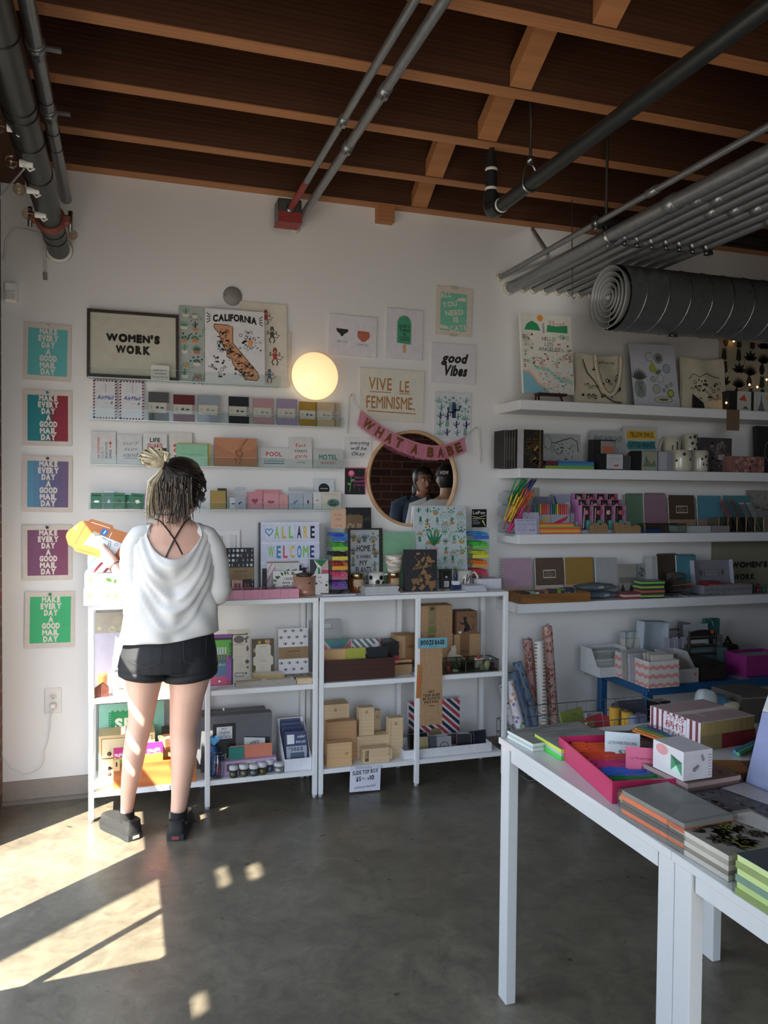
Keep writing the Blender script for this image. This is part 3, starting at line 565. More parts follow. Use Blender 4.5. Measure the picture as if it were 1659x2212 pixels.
p=onl((444,573,670,827),0,.002,C('e2e0e2',.45),3.874,lean=.08);K=INK
cal=[(.15,.79),(.36,.79),(.46,.765),(.46,.55),(.88,.16),(.9,.1),(.87,.055),(.66,.06),(.63,.13),(.5,.22),(.46,.27),(.44,.33),(.36,.36),(.36,.42),(.27,.55),(.24,.66),(.15,.74)]
p.poly(cal,C('d59a72'),1);p.line(cal+cal[:1],.012,K,2);p.text('CALIFORNIA',.5,.85,.085,K,w=.74,bold=.06,gap=.03,arc=lambda X,Y:(X,Y-.9*X*X/.25*.25))
for q in(-1,1):
 for j in range(4):p.line([(.5+q*.41,.87+.02*(j-1.5)),(.5+q*.47,.87+.045*(j-1.5))],.014,K,2)
doodle(p,46,.22,.42,.44,.76,.05,[K],4,3);doodle(p,50,.5,.09,.8,.3,.045,[K],5,3);doodle(p,26,.38,.3,.6,.5,.045,[K],8,3);doodle(p,22,.08,.06,.36,.36,.05,[K],6);doodle(p,24,.52,.45,.95,.72,.055,[K],7)
p.disc(.76,.57,.05,C('e0a060'),4)
for j in range(12):a=j*PI/6;p.line([(.76+.075*math.cos(a),.57+.06*math.sin(a)),(.76+.11*math.cos(a),.57+.088*math.sin(a))],.01,K,3)
p.done('state_map_print','white print of an illustrated California map on the top ledge','print')
p=onl((519,628,715,834),0,.004,C('d6cdbd'),3.915);p.done('backing_print','plain beige print edge showing behind the monkey print','print')
p=onl((519,621,655,832),0,.002,C('ddd6c8'),3.902);RD=C('b8412f');BR=C('5b4032');DG=C('3f5a44')
for(x,y,s,c1)in((.55,.83,.11,RD),(.68,.62,.12,DG),(.74,.36,.13,RD),(.62,.12,.1,C('3b6a8a'))):
 a=p.w/p.h;p.disc(x,y+s*a*.9,s*.38,BR,3);p.disc(x,y+s*a*.82,s*.2,C('c79a78'),4);p.poly([(x-.4*s,y+s*.5*a),(x+.4*s,y+s*.5*a),(x+.3*s,y-s*.45*a),(x-.3*s,y-s*.45*a)],c1,3);p.poly([(x-.34*s,y+s*1.2*a),(x+.34*s,y+s*1.2*a),(x+.2*s,y+s*1.5*a),(x-.2*s,y+s*1.5*a)],c1,4)
 for q in(-1,1):p.line([(x+q*.3*s,y+s*.4*a),(x+q*.85*s,y+s*.1*a),(x+q*.7*s,y+s*.75*a)],s*.2,BR,2);p.line([(x+q*.2*s,y-s*.4*a),(x+q*.5*s,y-s*.9*a),(x+q*.25*s,y-s*1.45*a)],s*.2,BR,2)
 p.line([(x+.2*s,y-.3*s*a),(x+1.0*s,y-.5*s*a),(x+1.2*s,y+.1*s*a),(x+1.45*s,y-.1*s*a)],s*.13,BR,2)
p.done('monkey_print','cream print of dancing monkeys in red hats at the right of the top ledge','print')
NV=C('2c2f46');RS=C('a03b46');BLU=C('2c4a9a')
for k,px in enumerate(((256,265,822,907),(201,252,821,906),(258,311,823,908))):
 p=onl(px,1,.004,C('dadbe0'),(3.9,3.885,3.887)[k]);air_border(p,[NV,RS],.075,8,13)
 if k:p.text('AirMail',.5,.5,.1,BLU,w=.68,sh=.25,bold=.02);p.text('6',.78,.38,.08,BLU,sh=.25,bold=.02);p.line([(.45,.4),(.68,.42)],.012,C('8a90a8'));p.glyphs('MON AMI',*p.P(.5,.78),.006,C('6a6e80'),rot=-PI/2)
 p.done('airmail_notepad',('striped edge of an air mail pad squeezed between the two others','left air mail notepad with striped border on the second ledge','right air mail notepad with striped border on the second ledge')[k],'notepad','air mail notepads')
NB=[((321,365,847,910),'5c5855','charcoal grey'),((375,421,853,912),'6d2029','burgundy'),((429,476,854,913),'9fa4aa','pale grey'),((495,538,857,917),'222226','black'),((548,592,861,918),'c9989a','dusty pink'),((600,643,862,920),'ab98b0','lilac'),((648,685,868,921),'b58a35','mustard'),((683,723,869,922),'d9bb94','peach beige'),((720,735,870,922),'d8bc98','half hidden beige')]
for px,c,nm in NB:
 part_hidden=nm.startswith('half');x,zz,w,h=fit(*px,3.89 if not part_hidden else 3.9,LZ[1]);T=stand(x,3.89 if not part_hidden else 3.904,LZ[1]+.002,0,.09)
 t=thing('notebook_set','%s notebook pair with a cream paper band on the second ledge'%nm,'notebook',(x,3.89,LZ[1]),'banded notebooks on the second ledge')
 p=Panel(T,w,h,.012,C(c,.7));p.build('notebook',t)
 p=Panel(T@Matrix.Translation((0,h*.27,.0008)),w*1.01,h*.36,.0004,C('d8d0bc'));ic=C('23366b')if nm in('charcoal grey','burgundy','black','mustard')else C('9a94a0')
 p.ribbon([p.P(.17+.05*math.cos(a),.52+.1*math.sin(a))for a in[.8+i*.45 for i in range(11)]],.0016,ic,.0008);p.rect(.36,.42,.5,.58,ic,2);p.rect(.41,.58,.46,.68,ic,2);p.rect(.58,.42,.74,.56,ic,2);lines(p,.08,.1,.6,.2,2,C('a39a88'))
 for j in range(5):p.poly([(.87,.02+.2*j),(.98,.1+.2*j),(.98,.18+.2*j),(.87,.1+.2*j)],RS if j%2 else NV,2)
 p.build('paper_band',t)
 mb=MB(T);mb.box(-w/2-.003,-.001,.002,w/2+.003,h*.99,.003,clear('f8fafc',.012,.985));mb.build('clear_sleeve',t)
OR=C('c0593c');TL=C('3f8f8a');GY=C('5c605e');DB=C('2b3440')
p=onl((196,250,933,1002),2,.006,C('cfcdca'))
for j,(s,c)in enumerate((('AIR CONDITIONED',OR),('COLOR TV',C('7f9a92')),('GREAT RATES',C('4c5a58')),('OFFICE',C('3a4040')))):q=p.P(.3+.16*j+.05,.16);p.glyphs(s,q[0],q[1],.0095,c,w=p.h*(.66,.36,.52,.28)[j],rot=PI/2,al='l',bold=.03)
p.line([(.78,.5),(.78,.68)],.035,OR);p.poly([(.71,.62),(.85,.62),(.78,.72)],OR,2);p.done('greeting_card','grey card reading AIR CONDITIONED COLOR TV sideways','card','cards on the third ledge')
p=onl((253,307,940,1003),2,.006,C('cdcccb'))
for j,s in enumerate(('surf','sun','sand')):p.text(s,.5,.66-.2*j,.13,(C('7d9a96'),C('6d8a84'),C('4f5a5a'))[j],w=(.6,.5,.56)[j],sh=.35)
p.line([(.3,.2),(.5,.215),(.8,.2)],.02,GY);p.done('greeting_card','grey card with surf sun sand in script','card','cards on the third ledge')
p=onl((309,361,937,1004),2,.006,C('d6d4d0'),y=3.884);p.text('LIFE',.5,.72,.13,C('222222'),w=.42,bold=.03);p.text('GUARD',.5,.54,.13,C('b03030'),w=.62,bold=.03);p.text('ON',.5,.36,.13,C('222222'),w=.3,bold=.03);p.text('DUTY',.5,.18,.13,C('222222'),w=.5,bold=.03);p.done('greeting_card','white LIFE GUARD card just above the hair bun','card','cards on the third ledge')
p=onl((366,416,935,1004),2,.006,C('d3cec6'),y=3.895);
for j,c in enumerate('ROAD'):q=p.P(.42,.62-.17*j);p.glyphs(c,q[0],q[1],p.h*.15,(C('b03030'),C('c04030'),C('8a3028'),C('2b5a50'))[j],rot=PI/2,w=p.h*.12,bold=.04)
p.done('greeting_card','cream card with ROAD lettered vertically behind the mint cards','card','cards on the third ledge')
p=onl((383,455,958,1005),2,.004,C('c2b15a'),y=3.88);p.done('card_envelope','yellow edged envelopes peeking out behind the mint card','envelope')
p=onl((381,449,960,1003),2,.003,C('8fbf9c'),y=3.872);doodle(p,24,.05,.1,.95,.9,.02,[C('76a985')],9);p.text('wish you love',.5,.48,.09,C('6d9c80'),w=.6,sh=.3);p.done('mint_card','mint green card with yellow edge right of the hair bun','card')
x,zz,w,h=fit(464,556,947,1007,3.875,LZ[2]);T=stand(x,3.875,LZ[2]+.003,0,.1,0);t=thing('leather_wallet','tan leather envelope wallet tied with a thong on the third ledge','wallet',(x,3.875,LZ[2]));LE=C('a8714f',.55,var=.1,sc=90)
p=Panel(T,w,h,.018,LE);p.build('body',t);p=Panel(T@Matrix.Translation((0,0,.001)),w,h,.0005,LE);p.poly([(0,1),(1,1),(1,.72),(.55,.38),(.5,.38),(0,.85)],C('b57c59',.55,var=.1,sc=90),1);p.build('flap',t)
mb=MB(T);mb.tube([(w*.25,h*.98,.004),(w*.12,h*.7,.005),(w*.04,h*.45,.006)],.004,LE,6,el=.4);mb.tube([(w*.04+.014*math.cos(a),h*.42+.018*math.sin(a),.007)for a in[2*PI*i/14 for i in range(14)]],.0035,LE,6,closed=True);mb.tube([(w*.04,h*.38,.007),(w*.08,h*.2,.007),(w*.05,h*.04,.006)],.0035,LE,6,el=.5);mb.tube([(w*.02,h*.38,.008),(-w*.06,h*.24,.007),(-w*.02,h*.1,.006)],.0035,LE,6,el=.5);mb.build('tie',t)
p=onl((558,627,968,1010),2,.006,C('cfcdca'));p.text('POOL',.5,.56,.22,C('b84a3a'),w=.5,bold=.03)
for j,c in enumerate(('5f9a98','3f7a78','2c4a50')):p.line([(.18+.64*i/12,.4-.12*j+(.04 if i%2 else 0))for i in range(13)],.025,C(c))
p.done('greeting_card','grey POOL card with three wavy lines','card','cards on the third ledge')
p=onl((626,675,947,1011),2,.006,C('d0cdc8'))
for j,(s,c,w_)in enumerate((('East',RD,.44),('coast',C('2a2a2e'),.56),('girls',RD,.56),('are hip',C('3a3a3e'),.36))):p.text(s,.5,.7-.185*j,.12 if j<3 else .06,c,w=w_,sh=.25)
p.done('greeting_card','grey card with East coast girls in red and black script','card','cards on the third ledge')
p=onl((678,742,972,1012),2,.006,C('bfbfba'),y=3.88);p.text('MOTEL',.5,.45,.27,C('3f7f78'),w=.62,bold=.04,jit=.06);p.text('NO VACANCY',.5,.2,.13,C('b05540'),w=.5,bold=.02);p.done('greeting_card','grey MOTEL NO VACANCY card at the right end of the third ledge','card','cards on the third ledge')
def pincard(px,ma,shape,label,bag=None,y=3.885,pc='c8ccd0',ttl=None,tm=None,tilt=0.):
 x,zz,w,h=fit(*px,y,LZ[3]);T=stand(x,y,LZ[3]+.001,0,.1,tilt);t=thing('pin_card',label,'pin card',(x,y,LZ[3]),'pin cards on the lowest ledge')
 p=Panel(T,w,h,.0015,ma)
 if ttl:p.text(ttl,.5,.8,.1,tm or INK,w=.8,sh=.25,bold=.03)
 p.rect(.25,.08,.75,.11,C('9a9a9a'),1);p.build('backing_card',t)
 pm=C(pc,.25,.2);mb=MB(T);cx,cy,s=0,h*.45,w*.17
 pl={'eye':[(-1.5,0),(-.7,.6),(.7,.6),(1.5,0),(.7,-.6),(-.7,-.6)],'drop':[(0,1.3),(.8,-.2),(.5,-1),(-.5,-1),(-.8,-.2)],'round':[(1.1*math.cos(a),1.1*math.sin(a))for a in[i*PI/7 for i in range(14)]],'gem':[(-1,.6),(.6,1),(1.4,-.3),(-.2,-1)],'heart':[(0,-1.2),(1.2,.1),(1.1,.8),(.55,1.05),(0,.6),(-.55,1.05),(-1.1,.8),(-1.2,.1)],'lips':[(-1.6,0),(-.6,.55),(0,.35),(.6,.55),(1.6,0),(.5,-.6),(-.5,-.6)],'hook':[(-1,.2),(.6,.9),(1,.6),(-.2,-.1),(-.4,-.9),(-1,-.6)],'bolt':[(-.3,1.3),(.5,1.2),(.2,.2),(.9,.1),(-.4,-1.4),(-.1,-.3),(-.8,-.2)],'arch':[(1.2*math.cos(a),1.2*math.sin(a))for a in[i*PI/8 for i in range(9)]]+[(.5*math.cos(a),.5*math.sin(a))for a in[PI-i*PI/6 for i in range(7)]]}[shape]
 mb.prism([(cx+a*s,cy+b*s)for a,b in pl],.0003,.002,pm);mb.build('enamel_pin',t)
 if bag:bw,bh=w*1.04,bag*h;p=MB(T);p.box(-bw/2,-.001,.003,bw/2,bh,.0034,clear('f8fafc',.012,.98));p.box(-bw/2,bh*.9,.002,bw/2,bh,.0026,C('d5d8da',.4));p.build('clear_bag',t)
GC=C('3f7a5e',.65)
pincard((270,284,1069,1098),GC,'bolt','half covered green pin card between two others',y=3.9,pc='9aa88a')
pincard((196,221,1065,1098),GC,'eye','leftmost green pin card with a white eye pin',pc='e0e0e0',ttl='Explorers');pincard((223,247,1064,1098),GC,'drop','green pin card with a crystal pin, second from left',bag=1.1,ttl='Explorers',y=3.895);pincard((244,270,1065,1098),GC,'round','green pin card with a round black pin',pc='1c1c1c',ttl='Explorers',y=3.88);pincard((281,309,1066,1097),GC,'gem','tilted green pin card with a pale gem pin',pc='d8c8a8',ttl='Explorers',tilt=-.08)
pincard((310,330,1067,1098),C('cdb8d4'),'lips','lilac pin card with a red pin left of the ponytail',pc='b03a4a',y=3.89);pincard((421,454,1057,1097),C('d9d7d8'),'heart','white pin card with a black heart right of the ear',pc='17171a')
pincard((470,490,1055,1097),C('3a3226'),'bolt','dark pin card edge behind the gold one',y=3.897,pc='a88a40');pincard((455,488,1060,1097),C('8a7434',.35,.4,var=.4,sc=400),'bolt','gold glitter pin card with a bolt pin',pc='c05a3a')
pincard((496,512,1075,1098),C('c9c9cc'),'lips','small grey pin card left of the black shoe pin',pc='4a5a7a',y=3.893);pincard((508,531,1072,1098),C('c8c8cb'),'hook','bagged grey pin card with a black shoe pin',bag=1.7,pc='1a1a1c',y=3.882)
PKC=C('cc8a94')
pincard((552,608,1058,1097),PKC,'lips','wide pink pin card at the back of the pink ones',y=3.905,pc='b85a68');pincard((534,567,1063,1097),PKC,'heart','pink pin card with a dark pink pin on the left',pc='8e3a48',y=3.892);pincard((569,602,1066,1098),C('d3959d'),'lips','pink pin card with lips pin in the middle',pc='a8434e',y=3.884);pincard((602,622,1069,1098),C('d39a9c'),'arch','narrow pink pin card with a gold pin on the right',pc='c9a070',y=3.888)
pincard((624,655,1068,1098),C('c6c9ce'),'hook','grey pin card with a blue whale pin',bag=1.45,pc='7a93a8');pincard((656,675,1067,1098),C('cfd0d2'),'bolt','white pin card with a brown pin',bag=1.35,pc='4a3530');pincard((677,694,1063,1098),C('d4d3d2'),'arch','white pin card with a rainbow pin',pc='d99a70')
p=onl((679,724,1034,1096),3,.0015,C('cdd2d8'),y=3.9);p.disc(.5,.66,.27,C('1a1c22'),2);p.text('PEN AND PAPER',.5,.65,.04,WHITE,w=.36,l=3);p.done('sticker_card','pale bagged card with a black dot above the lowest ledge','card')
x,zz,w,h=fit(695,737,1063,1098,3.882,LZ[3]);T=stand(x,3.882,LZ[3]+.001,0,.1);t=thing('sticker_pack','tall sticker pack with an oval lake picture at the end of the lowest ledge','sticker pack',(x,3.882,LZ[3]))
p=Panel(T,w,h,.006,C('cfc9b8'));p.text('LUCKY HORSE',.5,.82,.07,C('8a8470'),w=.7);p.build('card',t);p=MB(T);a=[(w*.1+w*.36*math.cos(i*PI/12),h*.36+h*.26*math.sin(i*PI/12))for i in range(24)];p.prism(a,.0003,.001,C('c7b98a'));p.face([(x_*.86+w*.014,h*.36+(y_-h*.36)*.86)for x_,y_ in a],C('4f7f93'),.0014);p.face([(w*.1-w*.28,h*.36),(w*.05,h*.52),(w*.18,h*.42),(w*.38,h*.36),(w*.2,h*.2),(w*-.05,h*.2)],C('3f5a3a'),.0018);p.build('sticker',t)
# --- prints straight on the wall
HY=WY-.008
p=flat((710,813,682,769),HY,.006,C('dcd8de',.5),tilt=-.015);q=C('2a2a2c');s_=C('b9694f')
p.poly([(.15,.66),(.4,.65),(.39,.58),(.31,.52),(.29,.47),(.25,.47),(.23,.52),(.16,.59)],q);p.poly([(.6,.64),(.84,.63),(.86,.52),(.84,.46),(.75,.37),(.69,.37),(.6,.47),(.59,.53)],s_);p.line([(.6,.6),(.85,.59)],.012,C('9a5540'))
p.text('I LIKE YOU',.27,.31,.055,GY,w=.24,jit=.2);p.text('I LOVE YOU',.7,.27,.055,GY,w=.24,jit=.2);p.rect(.92,.03,.98,.08,WHITE);p.done('underwear_print','white print of black and terracotta underwear right above the round lamp','print')
p=flat((834,912,668,776),HY,.006,C('d8d4dc',.5),tilt=-.012);pop=[(.3,.32),(.68,.3),(.68,.7),(.65,.8),(.57,.86),(.47,.87),(.36,.83),(.3,.74)]
p.poly([(x-.02,y+.01)for x,y in pop],C('9ab8b4'),1);p.poly(pop,C('4a9a76'),2);p.poly([(.45,.3),(.55,.3),(.545,.14),(.5,.12),(.46,.14)],C('d8a87c'),1)
for j,(s,w_)in enumerate((('EVERY-',.3),('THING',.29),('IS',.09),('COOL',.28))):p.text(s,.5,.625-.077*j,.06,C('163a30'),w=w_,l=3,jit=.08,bold=.02)
p.line([(.37,.375),(.64,.38)],.012,C('163a30'),3);p.done('popsicle_print','print of a green popsicle lettered EVERYTHING IS COOL','print')
p=flat((941,1018,621,725),HY,.002,C('d4c9bd',.8),tilt=-.015);p.rect(.12,.1,.86,.88,C('79bfa4',.8));q=C('d8d2c6',.8)
for s,cx,cy,w_,r_ in(('ALL',.27,.78,.3,.2),('YOU',.38,.6,.42,.18),('NEED',.52,.43,.5,.16),('IS',.56,.29,.14,.1),('CATS',.63,.115,.46,.14)):c_=p.P(cx,cy);p.glyphs(s,c_[0],c_[1],p.h*.1,q,w=w_*p.w,rot=r_,bold=.04,lay=.0008)
for(x,y,f)in((.7,.73,1),(.24,.13,-1)):p.poly([(x-.13*f,y),(x+.12*f,y),(x+.13*f,y+.09),(x+.1*f,y+.07),(x+.03*f,y+.075),(x-.1*f,y+.05)],q,2)
p.done('cats_print','taped aqua print reading ALL YOU NEED IS CATS','print')
for yy,nm in((.98,'above'),(0.,'below')):q=p.T0@Vector((0,p.h*yy,.0));mb=MB(stand(q.x,HY-.003,q.z-.004));mb.box(-.02,0,0,.02,.014,.0006,C('b9aea2',.8,var=.2,sc=300));tag(mb.build('washi_tape'),'strip of patterned tape %s the cats print'%('at the top of' if nm=='above' else 'at the bottom of'),'tape')
p=flat((777,915,798,910),HY-.001,.006,C('d9d5c8'),tilt=-.012);GD=C('a9783c')
for s,cx,cy,w_ in(('VIVE',.31,.59,.36),('LE',.69,.58,.15),('FEMINISME.',.48,.24,.76)):p.text(s,cx,cy,.23 if s!='LE' else .21,GD,w=w_,jit=.05,bold=.015)
p.line([(.15,.55),(.48,.55)],.012,GD);p.line([(.61,.545),(.78,.545)],.012,GD);p.line([(.12,.18),(.88,.165)],.014,GD);p.done('slogan_print','large cream VIVE LE FEMINISME print in gold letters','print')
p=flat((932,1027,743,828),HY,.006,C('d7d5dc',.5),tilt=-.008);p.text('good',.5,.53,.22,INK,w=.56,sh=.3,bold=.05,gap=.02);p.text('Vibes',.52,.2,.25,INK,w=.54,sh=.3,bold=.05,gap=.03);p.done('slogan_print','white print with good vibes in black brush script','print')
p=flat((939,1016,848,948),HY,.004,C('d0d3da',.5),tilt=-.012);CA=[C('2f3a5c'),C('7fa8a0'),C('9ab8b2'),C('4a5a7c'),C('6a9a90')];r=random.Random(5)
for j in range(5):
 for i in range(4):sprig(p,.14+.24*i+r.uniform(-.04,.04),.06+.175*j,.2,r.choice(CA),PI/2,5,2+(i+j)%2,(2,2,3,1,0)[r.randrange(5)],.2)
sprig(p,.52,.45,.42,CA[0],PI/2,6,4,2);p.done('cactus_print','print of navy and teal cacti above the fringed banner','print')
p=flat((745,802,945,990),HY,.006,C('d6d6d6',.5));
for s,cx,cy,w_ in(('everything',.55,.66,.72),('will be',.5,.4,.6),('Okay',.48,.14,.5)):p.text(s,cx,cy,.17,INK,w=w_,sh=.35,bold=.01)
p.done('slogan_print','small white print with everything will be okay in script','print')
p=flat((745,790,1010,1068),HY,.004,C('15171a',.4),edge=C('c8587a'));p.w+=0;p.rect(.95,0,1,1,C('c8587a'));p.rect(0,.965,1,1,C('c8587a'))
p.disc(.3,.78,.15,C('d95a80'),2);p.disc(.3,.8,.09,C('f08aa8'),3);p.line([(.3,.7),(.28,.4),(.22,.1)],.03,C('5fae5a'));p.leaf(.28,.5,.2,.1,.4,C('5fae5a'));p.leaf(.26,.35,.18,.1,2.6,C('5fae5a'))
for j,s in enumerate(("You're so",'beautiful','it hurts')):p.text(s,.66,.6-.14*j,.08,C('d95aa0'),w=.5,sh=.4)
for x,y in((.7,.85),(.9,.68),(.45,.25),(.7,.2),(.7,.12)):p.text('x',x,y,.03,WHITE)
p.done('rose_card','black card with a pink rose and pink edge below the everything card','card')
# --- globe wall lamp
q=at(681,812,y=WY-.04);t=thing('wall_lamp','round opal glass wall lamp glowing warm','lamp',(q.x,WY,q.z-.12))
gm=bpy.data.materials.new('lit_opal_glass');gm.use_nodes=True;nt=gm.node_tree;b=nt.nodes['Principled BSDF'];b.inputs['Base Color'].default_value=lin('f5e3c4');b.inputs['Roughness'].default_value=.25
tn=nd(nt,'ShaderNodeTexCoord');sp=nd(nt,'ShaderNodeSeparateXYZ');mr=nd(nt,'ShaderNodeMapRange');mr.inputs[1].default_value=0;mr.inputs[2].default_value=.24;rp=nd(nt,'ShaderNodeValToRGB')
rp.color_ramp.elements[0].color=lin('ffdca0');rp.color_ramp.elements[1].color=lin('ffc48a');nt.links.new(tn.outputs['Object'],sp.inputs[0]);nt.links.new(sp.outputs[2],mr.inputs[0]);nt.links.new(mr.outputs[0],rp.inputs[0]);nt.links.new(rp.outputs[0],b.inputs['Emission Color']);b.inputs['Emission Strength'].default_value=.6
mb=MB();R0=.118;mb.lathe([(0,-.085),(R0*.35,-.082),(R0*.65,-.072),(R0*.88,-.056),(R0,-.034),(R0*.97,-.018),(R0*.9,-.012)],gm,40,(q.x,WY,q.z),ax='y');mb.build('glass_shade',t)
mb=MB();mb.lathe([(R0*.93,-.014),(R0*.93,0)],C('d8d6d2'),40,(q.x,WY,q.z),ax='y');mb.build('base',t)
# --- round mirror
MXC=at(892,1034,y=WY-.02);RM=.246
t=thing('round_mirror','round mirror in a thin pale wood frame','mirror',(MXC.x,WY,MXC.z-RM));mm=bpy.data.materials.new('mirror_silver');mm.use_nodes=True;b=mm.node_tree.nodes['Principled BSDF'];b.inputs['Metallic'].default_value=1;b.inputs['Roughness'].default_value=.015;b.inputs['Base Color'].default_value=(.78,.79,.79,1)
n_=nd(mm.node_tree,'ShaderNodeTexNoise');n_.inputs['Scale'].default_value=3;r_=nd(mm.node_tree,'ShaderNodeMapRange');r_.inputs[3].default_value=.005;r_.inputs[4].default_value=.02;mm.node_tree.links.new(n_.outputs['Fac'],r_.inputs[0]);mm.node_tree.links.new(r_.outputs[0],b.inputs['Roughness'])
mb=MB();mb.lathe([(0,-.014),(RM-.006,-.014)],mm,64,(MXC.x,WY,MXC.z),sm=False,ax='y');mb.build('mirror_glass',t)
mb=MB();mb.lathe([(RM-.01,-.014),(RM-.01,-.03),(RM+.002,-.03),(RM+.004,-.027),(RM+.004,0)],wood('b98f66','d3ad84',(4,4,4),.5,.05,'pale_hoop'),64,(MXC.x,WY,MXC.z),ax='y');mb.build('frame',t)
# --- WHAT A BABE fringe banner
YB=3.872
top=[(779,887),(796,901),(817,917),(842,932),(862,942),(886,952),(910,960),(935,963.5),(958,963),(976,957),(992,951),(1004,945)]
ctl=[at(a,b,y=YB)for a,b in top]
def rail(u):
 k=u*(len(ctl)-1);i=min(int(k),len(ctl)-2);return ctl[i].lerp(ctl[i+1],k-i)
t=thing('fringe_banner','pink fringe banner reading WHAT A BABE in glitter letters','banner',rail(.5));PK=C('c97f92',.6,var=.06);PK2=C('b86d82',.6);mb=MB();tp=MB();n=230;r=random.Random(2)
for i in range(n):
 a=rail(i/n);b=rail((i+.9)/n);d=(rail(min(1,i/n+.02))-rail(max(0,i/n-.02))).normalized();dn=Vector((d.z,0,-d.x))*.35+Vector((0,0,-.65));dn.normalize();L_=.072+r.uniform(-.003,.005);yo=Vector((0,r.uniform(-.0015,.0015),0));off=dn*L_+yo
 mb.add([a+yo,b+yo,b+off,a+off],[(0,1,2,3)],PK if r.random()<.7 else PK2)
mb.build('fringe',t)
tp.tube([rail(i/30)+Vector((0,-.002,0))for i in range(31)],.004,PK,6,el=1.);tp.build('heading_tape',t)
GLT=C('8a5a33',.3,.5,var=.5,sc=600)
us=dict(zip(range(12),(.09,.19,.265,.36,None,.49,None,.615,.7,.795,.895)))
for i,ch in enumerate('WHAT A BABE'):
 if ch==' ':continue
 u=us[i];c=rail(u);d=(rail(min(1,u+.03))-rail(max(0,u-.03))).normalized();an=math.atan2(d.z,d.x);dn=Vector((d.z,0,-d.x))*.4+Vector((0,0,-.6));dn.normalize();c=c+dn*.058+Vector((0,-.005,0))
 lb=MB(stand(c.x,c.y,c.z));lb.glyphs(ch,0,0,.046,GLT,w=.036 if ch!='W' else .05,rot=an,bold=.05,lay=0,thick=.002);lb.build('letter',t)
n1=at(758.6,853.4,y=WY-.01);n2=at(1029,924,y=WY-.01);cord=C('d8d4cc',.8);mb=MB()
mb.tube([ctl[0],n1+Vector((.006,-.004,0)),n1+Vector((0,-.006,.004)),n1+Vector((-.012,-.004,-.01)),at(753,880,y=WY-.01),at(752,905,y=WY-.01),at(750,936,y=WY-.01)],.003,cord,6);mb.build('cord',t)
mb=MB();mb.tube([ctl[-1],n2+Vector((-.006,-.004,0)),n2+Vector((0,-.006,.004)),n2+Vector((.012,-.004,-.006)),at(1035,945,y=WY-.01),at(1038,980,y=WY-.01),at(1036,1001,y=WY-.01)],.0035,cord,6);mb.build('cord',t)
for nn,nm in((n1,'left'),(n2,'right')):mb=MB();mb.lathe([(0,-.014),(.004,-.014),(.004,-.011),(.0015,-.011),(.0015,0)],STEEL,8,(nn.x,WY,nn.z),ax='y');tag(mb.build('nail'),'small nail holding the %s cord of the pink banner'%nm,'nail','banner nails')
# --- two white metal shelf units
FYU,BYU=3.605,3.9;ZT=at(900,1284,y=FYU).z;ZM=at(695,1477,y=FYU).z;ZLo=at(695,1663,y=FYU).z
def unit(x0,x1,xm,label):
 t=thing('shelf_unit',label,'shelf unit',((x0+x1)/2,FYU,0),'white metal shelf units');pw=.022
 for x,y in((x0,FYU),(xm,FYU),(x1,FYU),(x0,BYU-pw),(xm,BYU-pw),(x1,BYU-pw)):
  mb=MB();mb.rbox(x-pw/2,y,.012,x+pw/2,y+pw,ZT-.001,.0015,FRAMEW);mb.lathe([(0,0),(.011,0),(.011,.012)],C('b9bcbe',.4),10,(x,y+pw/2,0));mb.build('post',t)
 for z,nm in((ZT,'top'),(ZM,'shelf'),(ZLo,'shelf')):
  mb=MB()
  if nm=='top':mb.rbox(x0-pw/2,FYU-.001,z-.022,x1+pw/2,BYU,z,.002,FRAMEW)
  else:
   for a,b in((x0,xm),(xm,x1)):mb.box(a+pw/2,FYU+.003,z-.022,b-pw/2,BYU-.003,z,FRAMEW)
  mb.build(nm,t)
 return t
UX=[at(197,1778,z=0).x,at(447,1745,z=0).x,at(681,1722,z=0).x-.003,at(691,1721,z=0).x+.003,at(899,1697,z=0).x,at(1093,1400,y=FYU).x]
unit(UX[0],UX[2],UX[1],'white metal shelf unit on the left, behind the standing woman');unit(UX[3],UX[5],UX[4],'white metal shelf unit on the right, with the slide top boxes')
PINKB=C('d08ea2',.5);KRD=C('8e7450',.8,var=.1,sc=90);LAB=C('e3ddd2')
# ---- on the counter, left end
LEAF=C('8cc65a')
for k,(px,nm)in enumerate((((181,301,1285,1313),'lower'),((183,302,1247,1284),'upper'))):
 z=ZT+(0,.068)[k];x0=at(px[0],1300,y=3.6).x;p=Panel(stand(x0+.14,3.597,z+.0005),.28,.067,.24,C('efeee9',.5))
 for(x,y,l,a)in((.1,.4,.12,1.9),(.42,.35,.14,.9),(.58,.6,.16,.25),(.85,.4,.14,2.2),(.3,.65,.1,-.4),(.72,.25,.12,3)):p.leaf(x,y,l,.055,a,LEAF)
 p.rect(0,.44,1,.46,C('c9c9c4'),1);p.done('keepsake_box','%s white box with green leaf pattern at the counter left end'%nm,'box','leaf pattern boxes')
p=Panel(stand(at(235,1258,y=3.62).x,3.625,ZT+.1365),.17,.085,.13,C('ece9e6'));stripes(p,.7,11,[RS,None,C('5a78b8'),None,RS,None],duty=.55);p.done('striped_box','air mail striped box topping the white leaf boxes','box')
q=at(502,1171,y=WY);t=thing('light_switch','white wall switch plate left of the letter lightbox','light switch',(q.x,WY,q.z-.05));mb=MB();mb.rbox(q.x-.037,WY-.007,q.z-.06,q.x+.037,WY,q.z+.06,.002,WHITE);mb.build('plate',t);mb=MB();mb.rbox(q.x-.017,WY-.011,q.z-.034,q.x+.017,WY-.006,q.z+.034,.002,C('dddcda'));mb.build('rocker',t)
